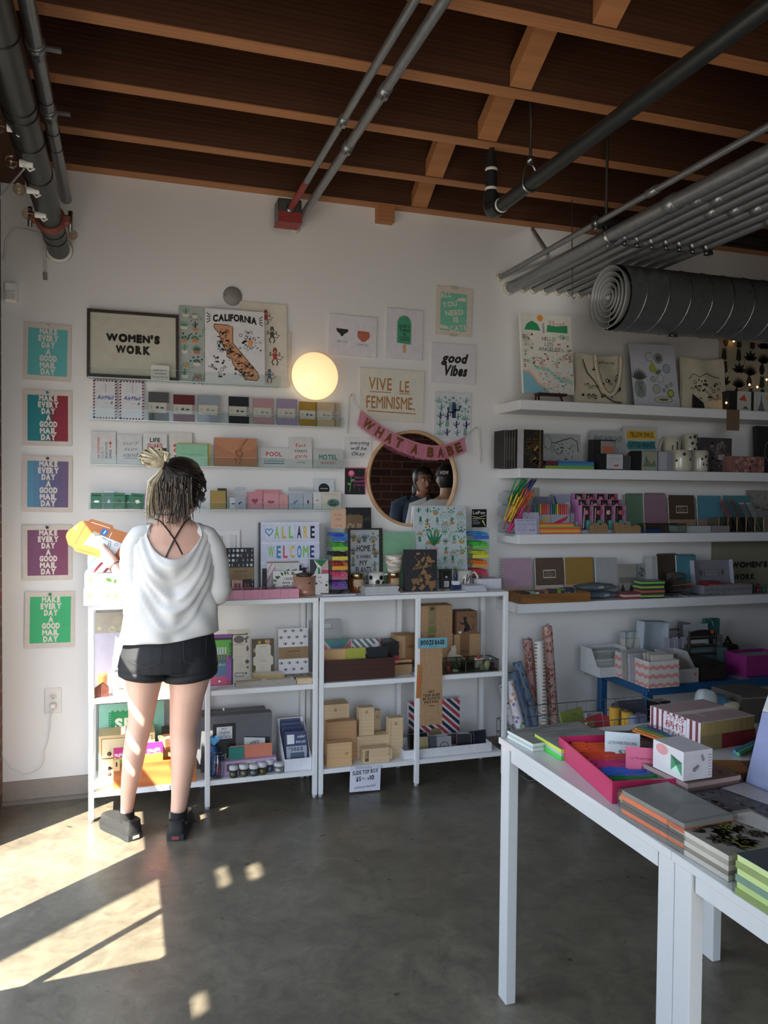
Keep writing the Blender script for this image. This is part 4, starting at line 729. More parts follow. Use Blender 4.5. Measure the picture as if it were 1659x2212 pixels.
q=at(474,1172,y=WY);t=thing('light_switch','white wall plate half hidden behind the right sleeve','light switch',(q.x,WY,q.z-.05));mb=MB();mb.rbox(q.x-.03,WY-.007,q.z-.06,q.x+.03,WY,q.z+.06,.002,WHITE);mb.build('plate',t);mb=MB();mb.rbox(q.x-.015,WY-.011,q.z-.034,q.x+.015,WY-.006,q.z+.034,.002,C('c9c9c7'));mb.build('rocker',t)
p=std((489,550,1184,1270),ZT,.012,C('15171c',.5),3.8,.13);MO=C('c9ccd2')
for j in range(9):
 if j in(4,5):continue
 for i in range(6):
  cx,cy,k=.1+.16*i,.94-.105*j,(i+j)%6;r_=.052;P_=lambda f:[(cx+r_*f(a)*math.cos(a),cy+r_*p.w/p.h*math.sin(a))for a in[PI/2-i_*PI/8 for i_ in range(9)]]+[(cx-r_*g(a)*math.cos(a),cy-r_*p.w/p.h*math.sin(a))for a in[PI/2-i_*PI/8 for i_ in range(9)]]
  g=(lambda a:1)if k in(2,3)else(lambda a:.2)if k in(1,)else(lambda a:-.55);p.poly(P_(lambda a:1),MO,1)if k!=4 else p.poly([(2*cx-x,y)for x,y in P_(lambda a:1)],MO,1)
p.rect(0,.32,1,.575,C('8f7a5a',.8),3);p.text('notebook',.5,.47,.05,INK,w=.5,l=4,sh=.3);lines(p,.2,.37,.8,.44,3,C('5a4a34'),.012,lay=4);p.done('notebook','black notebook patterned with moon phases and a kraft band','notebook')
for px,c,nm in(((502,524,1253,1271),'b98f86','small pinkish stamp box before the moon notebook'),((525,542,1253,1271),'2a2220','small black stamp box before the moon notebook')):
 p=std(px,ZT,.03,C(c),3.74);p.rect(.2,.3,.45,.8,C('7a4a42'));p.rect(.55,.3,.8,.8,C('7a4a42'));p.done('stamp_box',nm,'box')
for k,(a,b,yb,yt)in enumerate(((485,526,1298,1276),(526.5,566,1295,1275),(566.5,606,1292,1273),(606.5,646,1289.5,1271.5))):
 x,z,w,h=fit(a,b,yt,yb,3.62,ZT);t=thing('gift_box',('first pink clear-lidded box from the left in the counter row','second pink clear-lidded box from the left in the counter row','third pink clear-lidded box from the left in the counter row','pink clear-lidded box beside the copper canister')[k],'box',(x,3.62,ZT),'pink boxes along the counter')
 mb=MB();zz=ZT+.0005;h=.042;
 for q in((x-w/2,3.62,x+w/2,3.623),(x-w/2,3.717,x+w/2,3.72),(x-w/2,3.623,x-w/2+.003,3.717),(x+w/2-.003,3.623,x+w/2,3.717)):mb.box(q[0],q[1],zz,q[2],q[3],zz+h,PINKB)
 mb.box(x-w/2+.003,3.623,zz,x+w/2-.003,3.717,zz+.012,C('5a3a34'));mb.box(x-w*.1,3.6195,zz,x-w*.1+.001,3.62,zz+h,C('a86a7e'));mb.build('body',t)
 mb=MB();mb.box(x-w/2+.003,3.623,zz+h-.002,x+w/2-.003,3.717,zz+h-.001,CLEAR);mb.build('lid',t);mb=MB();mb.lathe([(0,.012),(.013,.01),(.014,0)],C('c05a6a',.35),14,(x,3.66,zz+.026));mb.tube([(x-.03,3.68,zz+.02),(x+.03,3.69,zz+.02)],.006,C('e8e2d8'),8);mb.build('wax_seal',t)
x,z,w,h=fit(564,691,1128,1222,3.83,None);h=at(627,1128,y=3.84).z-ZT-.0005;T=stand(x,3.82,ZT+.0005,0,.06);t=thing('letter_lightbox','white lightbox spelling ALL ARE WELCOME HERE in coloured letters','lightbox',(x,3.82,ZT))
mb=MB(T);mb.rbox(-w/2-.004,0,-.05,w/2+.002,h,-.002,.002,C('3a3d44',.5));mb.build('case',t);p=Panel(T,w,h,.0015,C('c9cde0',.35));p.build('panel',t)
mb=MB(T);hh=.095
for k in range(5):mb.box(-w/2,h-.003-hh*k-.006,.0005,w/2,h-hh*k,.003,C('d9dcea',.3))
mb.build('rail',t);p=MB(T)
LC=dict(b=C('3f86b0'),g=C('7fc24a'),y=C('d8b83f'),k=C('15171f'),r=C('d04a50'),n=C('2c3070'))
def heart(mb,cx,cy,s,ma,lay=.0012):mb.ribbon([(cx+s*(16*math.sin(a)**3)/16,cy+s*(13*math.cos(a)-5*math.cos(2*a)-2*math.cos(3*a)-math.cos(4*a))/14)for a in[2*PI*i/26 for i in range(26)]],s*.28,ma,lay,True)
for row,(s,cols,us_)in enumerate((('*ALLARE','bgygkyk',(.14,.27,.39,.51,.65,.76,.88)),('WELCOME','gbrybgn',(.17,.3,.41,.53,.65,.76,.87)),('HERE*','rynkr',(.3,.41,.53,.65,.77)))):
 for ch,cc,u in zip(s,cols,us_):
  lx=-w/2+u*w;ly=h-.05-hh*row;tl=MB(T);tl.box(lx-w*.055,ly-.036,.0003,lx+w*.055,ly+.04,.001,C('cfd4e6',.35));
  if ch=='*':heart(tl,lx,ly+.004,.017,LC[cc],.0014)
  else:tl.glyphs(ch,lx,ly-.026,.056,LC[cc],w=w*(.075 if ch not in 'MW' else .09),bold=.03,lay=.0014)
  tl.build('letter_tile',t)
x,z,w,h=fit(571,667,1221,1271,3.76,ZT);t=thing('card_rack','black card rack in front of the letter lightbox','rack',(x,3.76,ZT));mb=MB();K2=C('26262a',.5)
mb.box(x-w/2,3.71,ZT+.0005,x+w/2,3.82,ZT+.006,K2);mb.box(x-w/2,3.71,ZT+.006,x-w/2+.004,3.82,ZT+.1,K2);mb.box(x+w/2-.004,3.71,ZT+.006,x+w/2,3.82,ZT+.1,K2);mb.box(x-w/2,3.816,ZT+.006,x+w/2,3.82,ZT+.12,K2);mb.build('holder',t)
zr=ZT+.0075
p=std((577,646,1213,1262),zr,.004,C('dcd8da'),3.79,.05);stripes(p,.5,8,[C('c58a92'),None],0,.3,.3,1);p.rect(0,.955,1,1,C('9a7a58'),2);p.done('greeting_card','white and pink card at the back of the black rack','card','cards in the black rack')
p=std((595,647,1216,1262),zr,.01,C('cfcdc8'),3.765,.05);p.poly([(.4,.7),(.56,.8),(.64,.6),(.48,.5)],GY);p.poly([(.7,.75),(.9,.8),(.85,.55),(.68,.6)],C('7a7a78'));lines(p,.08,.66,.35,.76,2,GY,.01);p.done('greeting_card','grey card with tiny drawings in the middle of the black rack','card','cards in the black rack')
p=std((590,654,1234,1271),zr,.012,C('e2e0dc'),3.735,.06);r=random.Random(4)
for i in range(15):a=-.1+i*PI*1.12/14;p.leaf(.5-.4*math.cos(a),.36+.5*math.sin(a)*.95,.15,.07,PI-a+PI/2+r.uniform(-.5,.5)-1.2,C(r.choice(('4f6b3f','6f8a52','3c5636'))),1)
for j,(s,w_)in enumerate((('I ALMOST',.42),('love you',.52),('MORE THAN',.5),('COFFEE',.34))):p.text(s,.58,.6-.17*j,.11,INK,w=w_,sh=.15,l=3,bold=.02)
p.done('greeting_card','white leafy card reading I almost love you more in the rack','card','cards in the black rack')
p=std((673,710,1240,1279),ZT,.012,C('d6d3cf'),3.7,.08);florals(p,9,[C('2a2a2a')],[C('2a2a2a'),C('b09a98')],3,s=.2);p.done('memo_pad','white pad with dark sprigs standing behind the copper canister','notepad')
x,z,w,h=fit(671,711,1201,1240,3.73,None);p=Panel(stand(x,3.735,ZT+.001,0,.1),w,.165,.012,C('e2dfd8'));b_=.52
for po,c in(([(0,b_),(0,1),(.2,1),(.4,.78),(.18,b_)],'2f3a40'),([(.2,1),(1,1),(.62,.78)],'4f9a6c'),([(.25,.97),(.95,.97),(.62,.77)],'a9b43c'),([(1,1),(.62,.78),(.62,.7),(1,.72)],'b9a49a'),([(.62,b_),(.62,.7),(1,.7),(1,b_)],'b35a62'),([(.42,b_),(.42,.77),(.56,.74),(.56,b_)],'3f8a62')):p.poly(po,C(c),1)
p.text('MEMO',.8,.55,.03,WHITE,w=.3,l=3);p.done('memo_pad','geometric green and black pad between rack and pen tower','notepad')
q=at(663,1288,z=ZT);cx,cy=q.x,q.y+.058;CO_=brushed('c08f78',.4,'copper_paint',30,.08,.35);rr_=(at(687,1270,y=cy).x-at(639,1270,y=cy).x)/2
t=thing('copper_canister','round copper coloured canister with a hole at the counter edge','canister',(cx,cy,ZT));mb=MB();mb.lathe([(0,.0005),(rr_,.0005),(rr_,.025),(rr_*.985,.026),(rr_*.985,.09),(rr_*.92,.09),(rr_*.92,.03),(0,.03)],CO_,36,(cx,cy,ZT));mb.build('body',t)
mb=MB();mb.lathe([(0,.03),(rr_*.5,.085),(rr_*.85,.098),(rr_*.3,.105),(0,.1)],C('3a241c',.5),24,(cx,cy,ZT));mb.build('contents',t);mb=MB();mb.lathe([(0,-.0008),(.004,-.0008),(.004,.002)],BLACK,12,(cx+.012,cy-rr_*.97,ZT+.06),ax='y');mb.build('hole',t)
def slab(px0,px1,y0,y1,z,h,ma,name,label,cat,group=None,yaw=0.,front=None,draw=None):
 """flat thing lying on a surface: x-range from two pixels at its front edge"""
 a=at(px0[0],px0[1],y=y0);b=at(px1[0],px1[1],y=y0);w=b.x-a.x;ya=yaw or 0.
 T=Matrix.Translation((a.x,y0,z+.0005))@Matrix.Rotation(ya,4,'Z');mb=MB(T);d=y1-y0;mb.box(0,0,0,w,d,h,front or ma,ma);mb.mats_top=ma
 if draw:p=Panel.__new__(Panel);MB.__init__(p,T@Matrix.Translation((w/2,0,h)));p.V,p.F,p.MI,p.S,p.mats=mb.V,mb.F,mb.MI,mb.S,mb.mats;p.w,p.h,p.t=w,d,h;draw(p)
 return tag(mb.build(name),label,cat,group)
slab((698,1290),(768,1284),3.64,3.8,ZT,.008,C('5a5550',.3),'print_sleeve','flat clear sleeve of prints under the pen tower','print',front=C('b9bcc8'),draw=lambda p:stripes(p,.4,7,[C('8a8078'),C('3a3838'),C('a89a8a')],duty=.7))
slab((865,1283),(1006,1276),3.63,3.79,ZT,.006,C('d9d7d2'),'tea_towel','folded white printed cloth under the black address book','towel',draw=lambda p:doodle(p,14,.1,.05,.95,.5,.06,[INK],8))
for k in range(3):slab((788+(2,0,3)[k],1286),(864-(0,4,2)[k],1284),3.63,3.75,ZT+.013*k,.0125,C(('d8d8d8','e0dfdd','c9cac8')[k],.3),'card_pack',('bottom','middle','top')[k]+' white card pack of the stack before the spotted mug','card pack','card packs before the mug',front=C('b5b6b6'))
for k in range(3):slab((1005+k,1279),(1051-2*k,1276),3.64,3.73,ZT+.0095*k,.009,C('dcdcdf',.35),'card_pack',('bottom','middle','top')[k]+' white card pack beside the navy stamp at the counter right end','card pack','card packs at the counter right end',front=C('b9bac6'))
slab((1030,1276),(1083,1272),3.73,3.82,ZT,.05,C('d0cfd8',.5),'card_box','white box at the right end of the counter','box')
def pen_proto(c,r_=.0047):
 mb=MB();m_=C(c,.35);mb.tube([(0,0,0),(0,.004,0),(0,.06,0),(0,.135,0)],[r_*.75,r_,r_,r_*.9],m_,7);o=mb.build('pen',origin=(0,0,0));return o
def tower(a,b,ytop,ybot,yf,tiers,where,z0):
 x,_,w,_=fit(a,b,ytop,ybot,yf,z0);ht=at((a+b)/2,ytop,y=yf).z-z0;d=.13
 t=thing('pen_tower','clear tiered pen tower '+where,'pen holder',(x,yf,z0),'pen towers');mb=MB()
 for sx_ in(-w/2,w/2-.002):mb.box(x+sx_,yf,z0+.0005,x+sx_+.002,yf+d,z0+ht,ACR)
 mb.box(x-w/2+.002,yf+d-.003,z0+.0005,x+w/2-.002,yf+d,z0+ht,ACR);mb.build('case',t)
 nmz=('top','second','third','fourth','fifth','bottom');r=random.Random(a)
 for k,(yl,cols,lc,cn)in enumerate(tiers):
  zt=at((a+b)/2,yl,y=yf).z;mb=MB();mb.box(x-w/2+.002,yf+.002,zt-.002,x+w/2-.002,yf+d-.004,zt,ACR);mb.build('tier',t);mb=MB();mb.box(x-w/2+.003,yf-.001,zt-.018,x+w/2-.003,yf+.001,zt-.0005,C(lc,.5));mb.build('label_strip',t)
  n=0;pr={}
  for row in range(2 if k<5 else 2):
   m_=8-row
   for i in range(m_):
    c=cols[i*len(cols)//m_];px_=x+(i-(m_-1)/2)*.0094*min(1,(w-.012)/.075);pz=zt+.0055+row*.0082
    if c not in pr:o=pen_proto(c);pr[c]=o
    else:o=pr[c].copy();COL.objects.link(o)
    o.location=(px_,yf-.006-r.uniform(0,.012),pz);o.rotation_euler=(r.uniform(-.01,.01),0,r.uniform(-.015,.015))
    tag(o,'%s pen in the %s tier of pen tower %s'%(cn.get(c,'')if isinstance(cn,dict)else cn,nmz[k],where),'pen','pens in the pen tower '+where)
WH1='beside the framed plant sign';WH2='right of the plant canvas'
tower(716,752,1142,1276,3.68,[(1160,['2a5fc4','2a5fc4','4f9ad8'],'2a6ab8',{'2a5fc4':'royal blue','4f9ad8':'sky blue'}),(1181,['4aa83f','58bf48','2f8a5a'],'7fc03f',{'4aa83f':'green','58bf48':'bright green','2f8a5a':'deep green'}),(1202,['2a2320','3a2a22','1d1c1e'],'d8c83f','black or brown'),(1223,['b03a2c','a83230','e07a34'],'d8a030',{'b03a2c':'red','a83230':'dark red','e07a34':'orange'}),(1244,['e0507e','e86a90'],'b0607a','pink'),(1265,['6a48a8','9a5fb8','5a6ab8'],'6a4a88',{'6a48a8':'violet','9a5fb8':'mauve','5a6ab8':'slate blue'})],WH1,ZT)
tower(1019,1056,1140,1276,3.8,[(1157,['3f8ad0','58a8dc'],'2f6ac0','blue'),(1178,['4ac850','58d060'],'78c058','green'),(1198,['d0d840','c8d838'],'d8d048','yellow'),(1218,['e88038','f08a48'],'d89a48','orange'),(1238,['e05058','d84a68'],'b05a60','red'),(1256,['7a48a8','6a3f98'],'6a4a88','violet')],WH2,ZT)
p=Panel(stand(at(731,1141,y=3.69).x,3.69,at(731,1141,y=3.69).z,0,.0),at(747,1120,y=3.69).x-at(715,1120,y=3.69).x,.09,.001,C('cfa98c'));p.text('Le Pen',.45,.66,.12,C('8a6a52'),w=.5,sh=.2);p.text('$2.00',.5,.42,.1,C('8a6a52'),w=.36);p.text('3 for $5',.5,.1,.1,C('8a6a52'),w=.5);p.done('price_card','peach handwritten price card on top of the left pen tower','sign')
q=at(1035,1139,y=3.81);p=Panel(stand(q.x,3.81,q.z),at(1051,1120,y=3.81).x-at(1019,1120,y=3.81).x,at(1035,1100,y=3.81).z-q.z,.001,C('14161a',.4));p.text('LePen',.48,.73,.17,WHITE,w=.8);p.line([(.05,.6),(.4,.54),(.95,.66)],.03,C('d8dc70'));lines(p,.06,.2,.6,.38,3,WHITE,.014);p.line([(.05,.48),(.9,.48)],.02,WHITE);p.line([(.72,.38),(.92,.06)],[.1,.03],C('d8dc70'));p.done('sign_card','black pen brand card on top of the right pen tower','sign')
x,z,w,h=fit(748,803,1096,1142,3.9,None);h=at(776,1096,y=3.92).z-ZT;p=Panel(stand(x,3.885,ZT+.0005,0,.07),w,h,.004,C('16181c',.5));p.text('thank',.3,.88,.05,C('8a7450'),w=.5,sh=.3);p.text('everyday',.7,.83,.06,C('6a6258'),w=.5,sh=.3,rot=.2);p.done('black_print','black print with gold script behind the framed plant sign','print')
x,z,w,h=fit(748,785,1113,1141,3.87,None);h=at(766,1113,y=3.88).z-ZT;p=Panel(stand(x,3.866,ZT+.0005,0,.05),w,h,.004,C('7a6248',.5));p.text('OUI!',.5,.79,.1,C('cdbb98'),w=.8);p.done('word_print','brown OUI! print leaning in front of the black one','print')
x,z,w,h=fit(754,827,1141,1246,3.855,None);h=at(790,1141,y=3.87).z-ZT;T=stand(x,3.855,ZT+.001,0,.05);t=thing('framed_sign','dark framed HOME IS WHERE MY PLANTS ARE sign','framed picture',(x,3.8,ZT));mb=MB(T);fb=.009
for b in((-w/2,0,w/2,fb),(-w/2,h-fb,w/2,h),(-w/2,fb,-w/2+fb,h-fb),(w/2-fb-.008,fb,w/2,h-fb)):mb.box(b[0],b[1],-.03,b[2],b[3],.003,C('2a241f',.5))
mb.build('frame',t);p=Panel(T@Matrix.Translation((-.004,fb,-.004)),w-2*fb-.008,h-2*fb,.003,C('c9ced2'))
for j,(s,w_,hh_)in enumerate((('HOME',.48,.1),('IS WHERE',.48,.055),('MY',.27,.09),('PLANTS',.54,.1),('ARE',.28,.07))):p.text(s,.46,.63-.125*j,hh_,INK,w=w_,bold=.02,jit=.03)
for i,(x_,y_,s_,k_)in enumerate(((.12,.85,.2,0),(.3,.82,.15,3),(.5,.84,.2,0),(.8,.82,.24,3),(.82,.68,.16,2),(.88,.56,.22,0),(.85,.33,.24,2),(.1,.62,.18,0),(.1,.42,.2,1),(.12,.18,.2,4),(.85,.1,.2,1),(.5,.05,.18,3),(.28,.06,.16,0))):sprig(p,x_,y_,s_,C(('8a8450','6a8a80','5f7f88','7a9a80','4a6a70')[i%5]),kind=k_,lay=1);p.rect(x_-.06,y_-.05,x_+.06,y_,C(('a8884a','9a6a58','6a7a80')[i%3]),1)
p.build('print',t);mb=MB(T);mb.box(-w/2+fb,fb,-.003,w/2-fb-.008,h-fb,-.002,clear('ffffff',.05,.97));mb.build('glass',t)
def spiral(mb,T,x0,x1,y,n,r_=.005,ma=BLACK,vert=False):
 """row of wire loops along the top edge or down a side"""
 for i in range(n):
  u=(i+.5)/n;pts=[]
  for k in range(9):
   a=2*PI*k/9
   pts.append(T@(Vector((x0+(x1-x0)*u,y+r_*math.sin(a),-.003+r_*math.cos(a)*1.2))if not vert else Vector((y+r_*math.sin(a),x0+(x1-x0)*u,-.003+r_*math.cos(a)*1.2))))
  o=mb.T;mb.T=Matrix();mb.tube(pts,.0011,ma,4,closed=True);mb.T=o
def spiralbook(px,z,col,label,y,side='l',lean=.12,h=None,band=None,frame=True,group=None,n=14,light=False,yaw=0.):
 x,zz,w,hh=fit(*px,y,z);h=h or hh;T=stand(x,y,z+.0022,yaw,lean);t=thing('spiral_notebook',label,'notebook',(x,y,z),group)
 p=Panel(T,w,h,.008,C(col,.6),C('e2ded4'))
 fr_=C('d9d0c0',.6)if light else C(col,.9)
 if frame:
  for q in((.28,.5,.72,.52),(.28,.68,.72,.7),(.28,.5,.295,.7),(.705,.5,.72,.7)):p.rect(*q,fr_)
  lines(p,.34,.55,.66,.65,3,fr_,.008)
 p.build('cover',t)
 if band:p=Panel(T@Matrix.Translation((0,h*.1,.0008)),w*1.005,h*.22,.0003,C(band));p.text('Notebook',.5,.4,.3,C('8a6a5a'),w=.36,sh=.4);p.build('paper_band',t)
 mb=MB()
 if side=='t':spiral(mb,T,-w/2+.01,w/2-.01,h,n)
 else:spiral(mb,T,.012,h-.012,-w/2 if side=='l' else w/2,n,vert=True)
 mb.build('wire_binding',t);return t
spiralbook((829,899,1149,1226),ZT,'86b592','mint green spiral notebook leaning between framed sign and canvas',3.85,'l',.1,h=at(863,1149,y=3.87).z-ZT)
x,z,w,h=fit(899,1012,1092,1224,3.86,None);h=at(955,1092,y=3.9).z-ZT;p=Panel(stand(x,3.855,ZT+.001,0,.12),w,h,.02,C('c3cdd0',.45),C('dfe2e2'));G2=[C('2f8058'),C('3f9468'),C('25704e')];pots(p,6,8,G2,[C('c88a48'),C('c3cdd0'),C('b9a090'),C('a8b8b8')],11,.03,.02,.97,.98)
for a in(-.5,-.2,.1,.4,.65):p.leaf(.36,.5,.3,.05,PI/2-a,G2[0],5)
p.poly([(.28,.5),(.42,.5),(.44,.4),(.4,.36),(.3,.36),(.26,.4)],C('c9a8a0'),5);p.done('plant_canvas','big canvas of green potted plants leaning over the mirror','canvas')
def candle(px,label,yy):
 q=at((px[0]+px[1])/2,px[3],y=yy);w=at(px[1],px[3]-10,y=q.y).x-at(px[0],px[3]-10,y=q.y).x;r_=w/2;h=at((px[0]+px[1])/2,px[2],y=q.y+r_).z-ZT;c=(q.x,q.y+r_,ZT+.0005);t=thing('candle_jar',label,'candle',c,'amber candle jars')
 mb=MB();mb.lathe([(0,0),(r_*.95,0),(r_,.006),(r_,h*.75),(r_*.86,h*.8)],C('6a3a16',.12,coat=.6),24,c);mb.build('jar',t);mb=MB();mb.lathe([(r_*.93,h*.78),(r_*.97,h*.8),(r_*.97,h*.97),(r_*.9,h),(0,h)],brushed('a89a7a',.3),24,c);mb.build('lid',t)
 mb=MB();n=9;vs=[]
 for k in range(n):a=-PI/2-.75+1.5*k/(n-1);vs+=[(c[0]+(r_+.0006)*math.cos(a),c[1]+(r_+.0006)*math.sin(a),c[2]+h*.34),(c[0]+(r_+.0006)*math.cos(a),c[1]+(r_+.0006)*math.sin(a),c[2]+h*.7)]
 mb.add(vs,[(2*k,2*k+2,2*k+3,2*k+1)for k in range(n-1)],C('b59a7c',.8));mb.build('paper_label',t);return c,r_,h
candle((760,791,1238,1275),'amber candle jar left of the black spotted mug',3.72);cc,cr2,chh=candle((841,868,1236,1268),'amber candle jar under the marbled cup',3.735)
def mug(c,r_,h,col,label,spots=None,cat='mug',group='patterned mugs',handle=1,sp=BLACK,strokes=None,name='mug'):
 t=thing(name,label,cat,c,group);cm=C(col,.25,coat=.3);mb=MB();mb.lathe([(0,0),(r_*.88,0),(r_*.97,.006),(r_,h*.2),(r_*.98,h*.6),(r_*.96,h),(r_*.9,h),(r_*.9,h*.1),(0,h*.08)],cm,28,c);mb.build('cup',t)
 if handle:s=handle;mb=MB();mb.tube([(c[0]+s*r_*.93,c[1]-.005,c[2]+h*.88),(c[0]+s*r_*1.35,c[1]-.008,c[2]+h*.92),(c[0]+s*r_*1.75,c[1]-.01,c[2]+h*.68),(c[0]+s*r_*1.72,c[1]-.01,c[2]+h*.42),(c[0]+s*r_*1.4,c[1]-.008,c[2]+h*.22),(c[0]+s*r_*.95,c[1]-.005,c[2]+h*.16)],.0065,cm,8);mb.build('handle',t)
 mb=MB()
 def surf(a,v):return(c[0]+(r_*1.004)*math.cos(a),c[1]+(r_*1.004)*math.sin(a),c[2]+v)
 for(a,v,s)in spots or[]:
  pts=[surf(-PI/2+a+s/r_*math.cos(k*PI/7),h*v+s*math.sin(k*PI/7))for k in range(14)];mb.add([surf(-PI/2+a,h*v)]+pts,[(0,k+1,(k+1)%14+1)for k in range(14)],sp)
 for st in strokes or[]:
  for(a0,v0),(a1,v1)in zip(st,st[1:]):q=.07;mb.add([surf(-PI/2+a0-q,h*v0),surf(-PI/2+a0+q,h*v0),surf(-PI/2+a1+q,h*v1),surf(-PI/2+a1-q,h*v1)],[(0,1,2,3)],sp)
 if mb.V:mb.build('painted_pattern',t)
 return t
q=at(811,1255,y=3.8);mug((q.x,3.79,ZT+.0005),.041,.09,'dad7ce','white mug with big black dots on the counter',[(-.55,.3,.011),(-.1,.52,.012),(.4,.75,.012),(.75,.42,.011),(1.2,.7,.011),(-1,.75,.011)])
q=at(1004,1262,y=3.77);mug((q.x,3.77,ZT+.0005),.038,.09,'d3d0c8','white mug with black brush strokes at the counter right',None,strokes=[[(-.7,.15),(-.5,.6)],[(-.3,.15),(-.05,.85)],[(-.05,.45),(.25,.75)],[(.4,.1),(.45,.8)],[(.8,.2),(.7,.7)]])
t=thing('marbled_cup','white and tan marbled cup standing on the amber candle','cup',(cc[0],cc[1],cc[2]+chh+.0005));r_=.043;mb=MB();CR=C('cfc8bc',.4);TN=C('b59a78',.45)
prof=[(0,0),(.028,0),(.034,.012),(.04,.035),(.043,.06),(.042,.085),(.039,.085),(.039,.02),(0,.015)];mb.lathe(prof[:2],CR,26,(cc[0],cc[1],cc[2]+chh+.0005));
vs=[];n=40;m_=16
for i in range(m_+1):
 h_=.085*i/m_;rr=.028+.015*min(1,(h_/.06)**.7)
 for j in range(n):a=2*PI*j/n;vs.append((cc[0]+rr*math.cos(a),cc[1]+rr*math.sin(a),cc[2]+chh+.0005+h_))
for i in range(m_):
 for j in range(n):
  v=math.sin(i*.9+j*.45)+.6*math.sin(i*1.7-j*.2);mb.add([vs[i*n+j],vs[i*n+(j+1)%n],vs[(i+1)*n+(j+1)%n],vs[(i+1)*n+j]],[(0,1,2,3)],TN if v>.55 else(C('e0dcd4',.4)if v<-.5 else CR),True)
mb.lathe([(.043,.085),(.039,.085),(.038,.02),(0,.015)],CR,26,(cc[0],cc[1],cc[2]+chh+.0005));mb.build('cup',t)
x,z,w,h=fit(876,944,1188,1279,3.66,ZT+.0065);T=stand(x,3.665,ZT+.0075,-.08,0.04);t=thing('address_book','black book with gold floral cover at the counter centre','book',(x,3.665,ZT+.007));p=Panel(T,w,h,.028,C('17181b',.55),C('1d1e20'));GF=C('96714c',.4,.3);p.line([(.06,0),(.06,1)],.012,C('0c0d0e'),1);r=random.Random(9)
for i in range(34):
 x_,y_=r.uniform(.2,.9),r.uniform(.06,.94)
 if abs(y_-.57)<.08:continue
 k_=r.randrange(3)
 if k_==0:sprig(p,x_,y_,.16,GF,r.uniform(0,6.3),4,1,1,.3)
 elif k_==1:
  for j in range(5):p.leaf(x_,y_,.09,.05,j*2*PI/5,GF,2)
 else:p.leaf(x_,y_,.16,.07,r.uniform(0,6.3),GF,2)
for a,b in(((.25,.1),(.75,.9)),((.3,.85),(.8,.15)),((.5,.08),(.45,.4)),((.55,.7),(.6,.93))):p.line([a,((a[0]+b[0])/2+.06,(a[1]+b[1])/2),b],.014,GF,2)
p.text('Addresses',.53,.55,.07,GF,w=.6,sh=.35,rot=.18,l=4,bold=.02);p.build('cover',t);mb=MB(T);mb.box(-w/2+.006,.002,-.024,w/2+.0005,h-.004,-.004,C('d8d2c4'));mb.build('pages',t)
q=at(966,1273,y=3.72);q.y=3.72;t=thing('blister_pack','dark stamp pack with a black bear head shape','package',(q.x,q.y,ZT));p=Panel(stand(q.x,q.y+.01,ZT+.0005,0,.05),.062,.105,.02,C('2f2d2c',.4));p.rect(.3,.14,.72,.42,C('d0d0cc'),1);
for x_,y_,r_ in((.5,.68,.22),(.32,.84,.1),(.68,.84,.1)):p.disc(x_,y_,r_,C('0e0e10',.3),2)
p.disc(.5,.62,.09,C('d8d8d4'),3);p.disc(.5,.64,.03,BLACK,4)
for x_ in(.34,.45,.57):p.rect(x_,.16,x_+.06,.38,C('8a8a86'),2)
p.build('pack',t)
q=at(986,1275,y=3.68);q.y=3.68;t=thing('date_stamp','navy rubber stamp with a small handle on the counter','stamp',(q.x,q.y,ZT));mb=MB();NVY=C('1f2a5a',.4);mb.rbox(q.x-.024,q.y,ZT+.0005,q.x+.024,q.y+.03,ZT+.03,.004,NVY);mb.rbox(q.x-.018,q.y-.002,ZT+.03,q.x+.018,q.y+.028,ZT+.05,.003,C('d8d8d8'));mb.build('base',t);mb=MB();mb.tube([(q.x,q.y+.014,ZT+.05),(q.x,q.y+.014,ZT+.062),(q.x,q.y+.014,ZT+.075),(q.x,q.y+.014,ZT+.088)],[.006,.008,.012,.008],NVY,12);mb.build('handle',t)
# --- goods on the two white units
ZMf,ZLf=ZM+.0005,ZLo+.0005
PLY=wood('c9ae88','d6bd99',(1,30,30),.6,.04,'birch',1.5);PLYD=wood('b08760','be966c',(1,26,26),.6,.05,'oak',2.)
DKW=wood('3a211a','45281e',(1,22,22),.45,.06,'dark_walnut',2.);ORW=wood('a2552a','c47a42',(1.5,10,10),.4,.05,'orange_wood',3.)
def card(px,z,c,name,label,cat,y,t=.004,lean=.08,group=None,draw=None,edge=None,tilt=0.):
 p=std(px,z,t,c if not isinstance(c,str)else C(c),y,lean,tilt=tilt,edge=edge)
 if draw:draw(p)
 return p.done(name,label,cat,group)
# -- left bay, middle shelf
FR=clear('f2f2f8',.14,.93,'plastic_wrap',.15)
p=std((205,287,1323,1462),ZM,.01,C('d3d0e4',.5),3.82,.1);p.rect(0,.72,1,1,C('b9b4a6'));doodle(p,6,.1,.74,.9,.95,.14,[C('d6cfae')],5);p.done('wrapped_print','lilac and beige plastic wrapped print in the left bay','print')
mb=MB(stand(at(194,1400,y=3.72).x,3.66,ZM+.06,PI/2));mb.box(-.12,0,0,.06,.34,.004,FR);tag(mb.build('plastic_sheet'),'clear plastic sheet clipped along the outer side of the left post','sheet')
for px,nm,y in(((211,232,1455,1502),'bamboo canister behind the little brown house',3.73),((249,273,1452,1500),'bamboo canister behind the folded white cloths',3.8)):
 x,z,w,h=fit(*px,y,ZM);t=thing('bamboo_canister',nm,'canister',(x,y,ZM),'bamboo canisters');mb=MB();mb.lathe([(0,.0005),(w/2,.0005),(w/2,h*.8)],C('d09a5c',.5),20,(x,y,ZM));mb.build('body',t);mb=MB();mb.lathe([(w*.5,h*.8),(w*.52,h*.81),(w*.52,h*.97),(w*.46,h),(0,h)],C('d8a468',.5),20,(x,y,ZM));mb.build('lid',t)
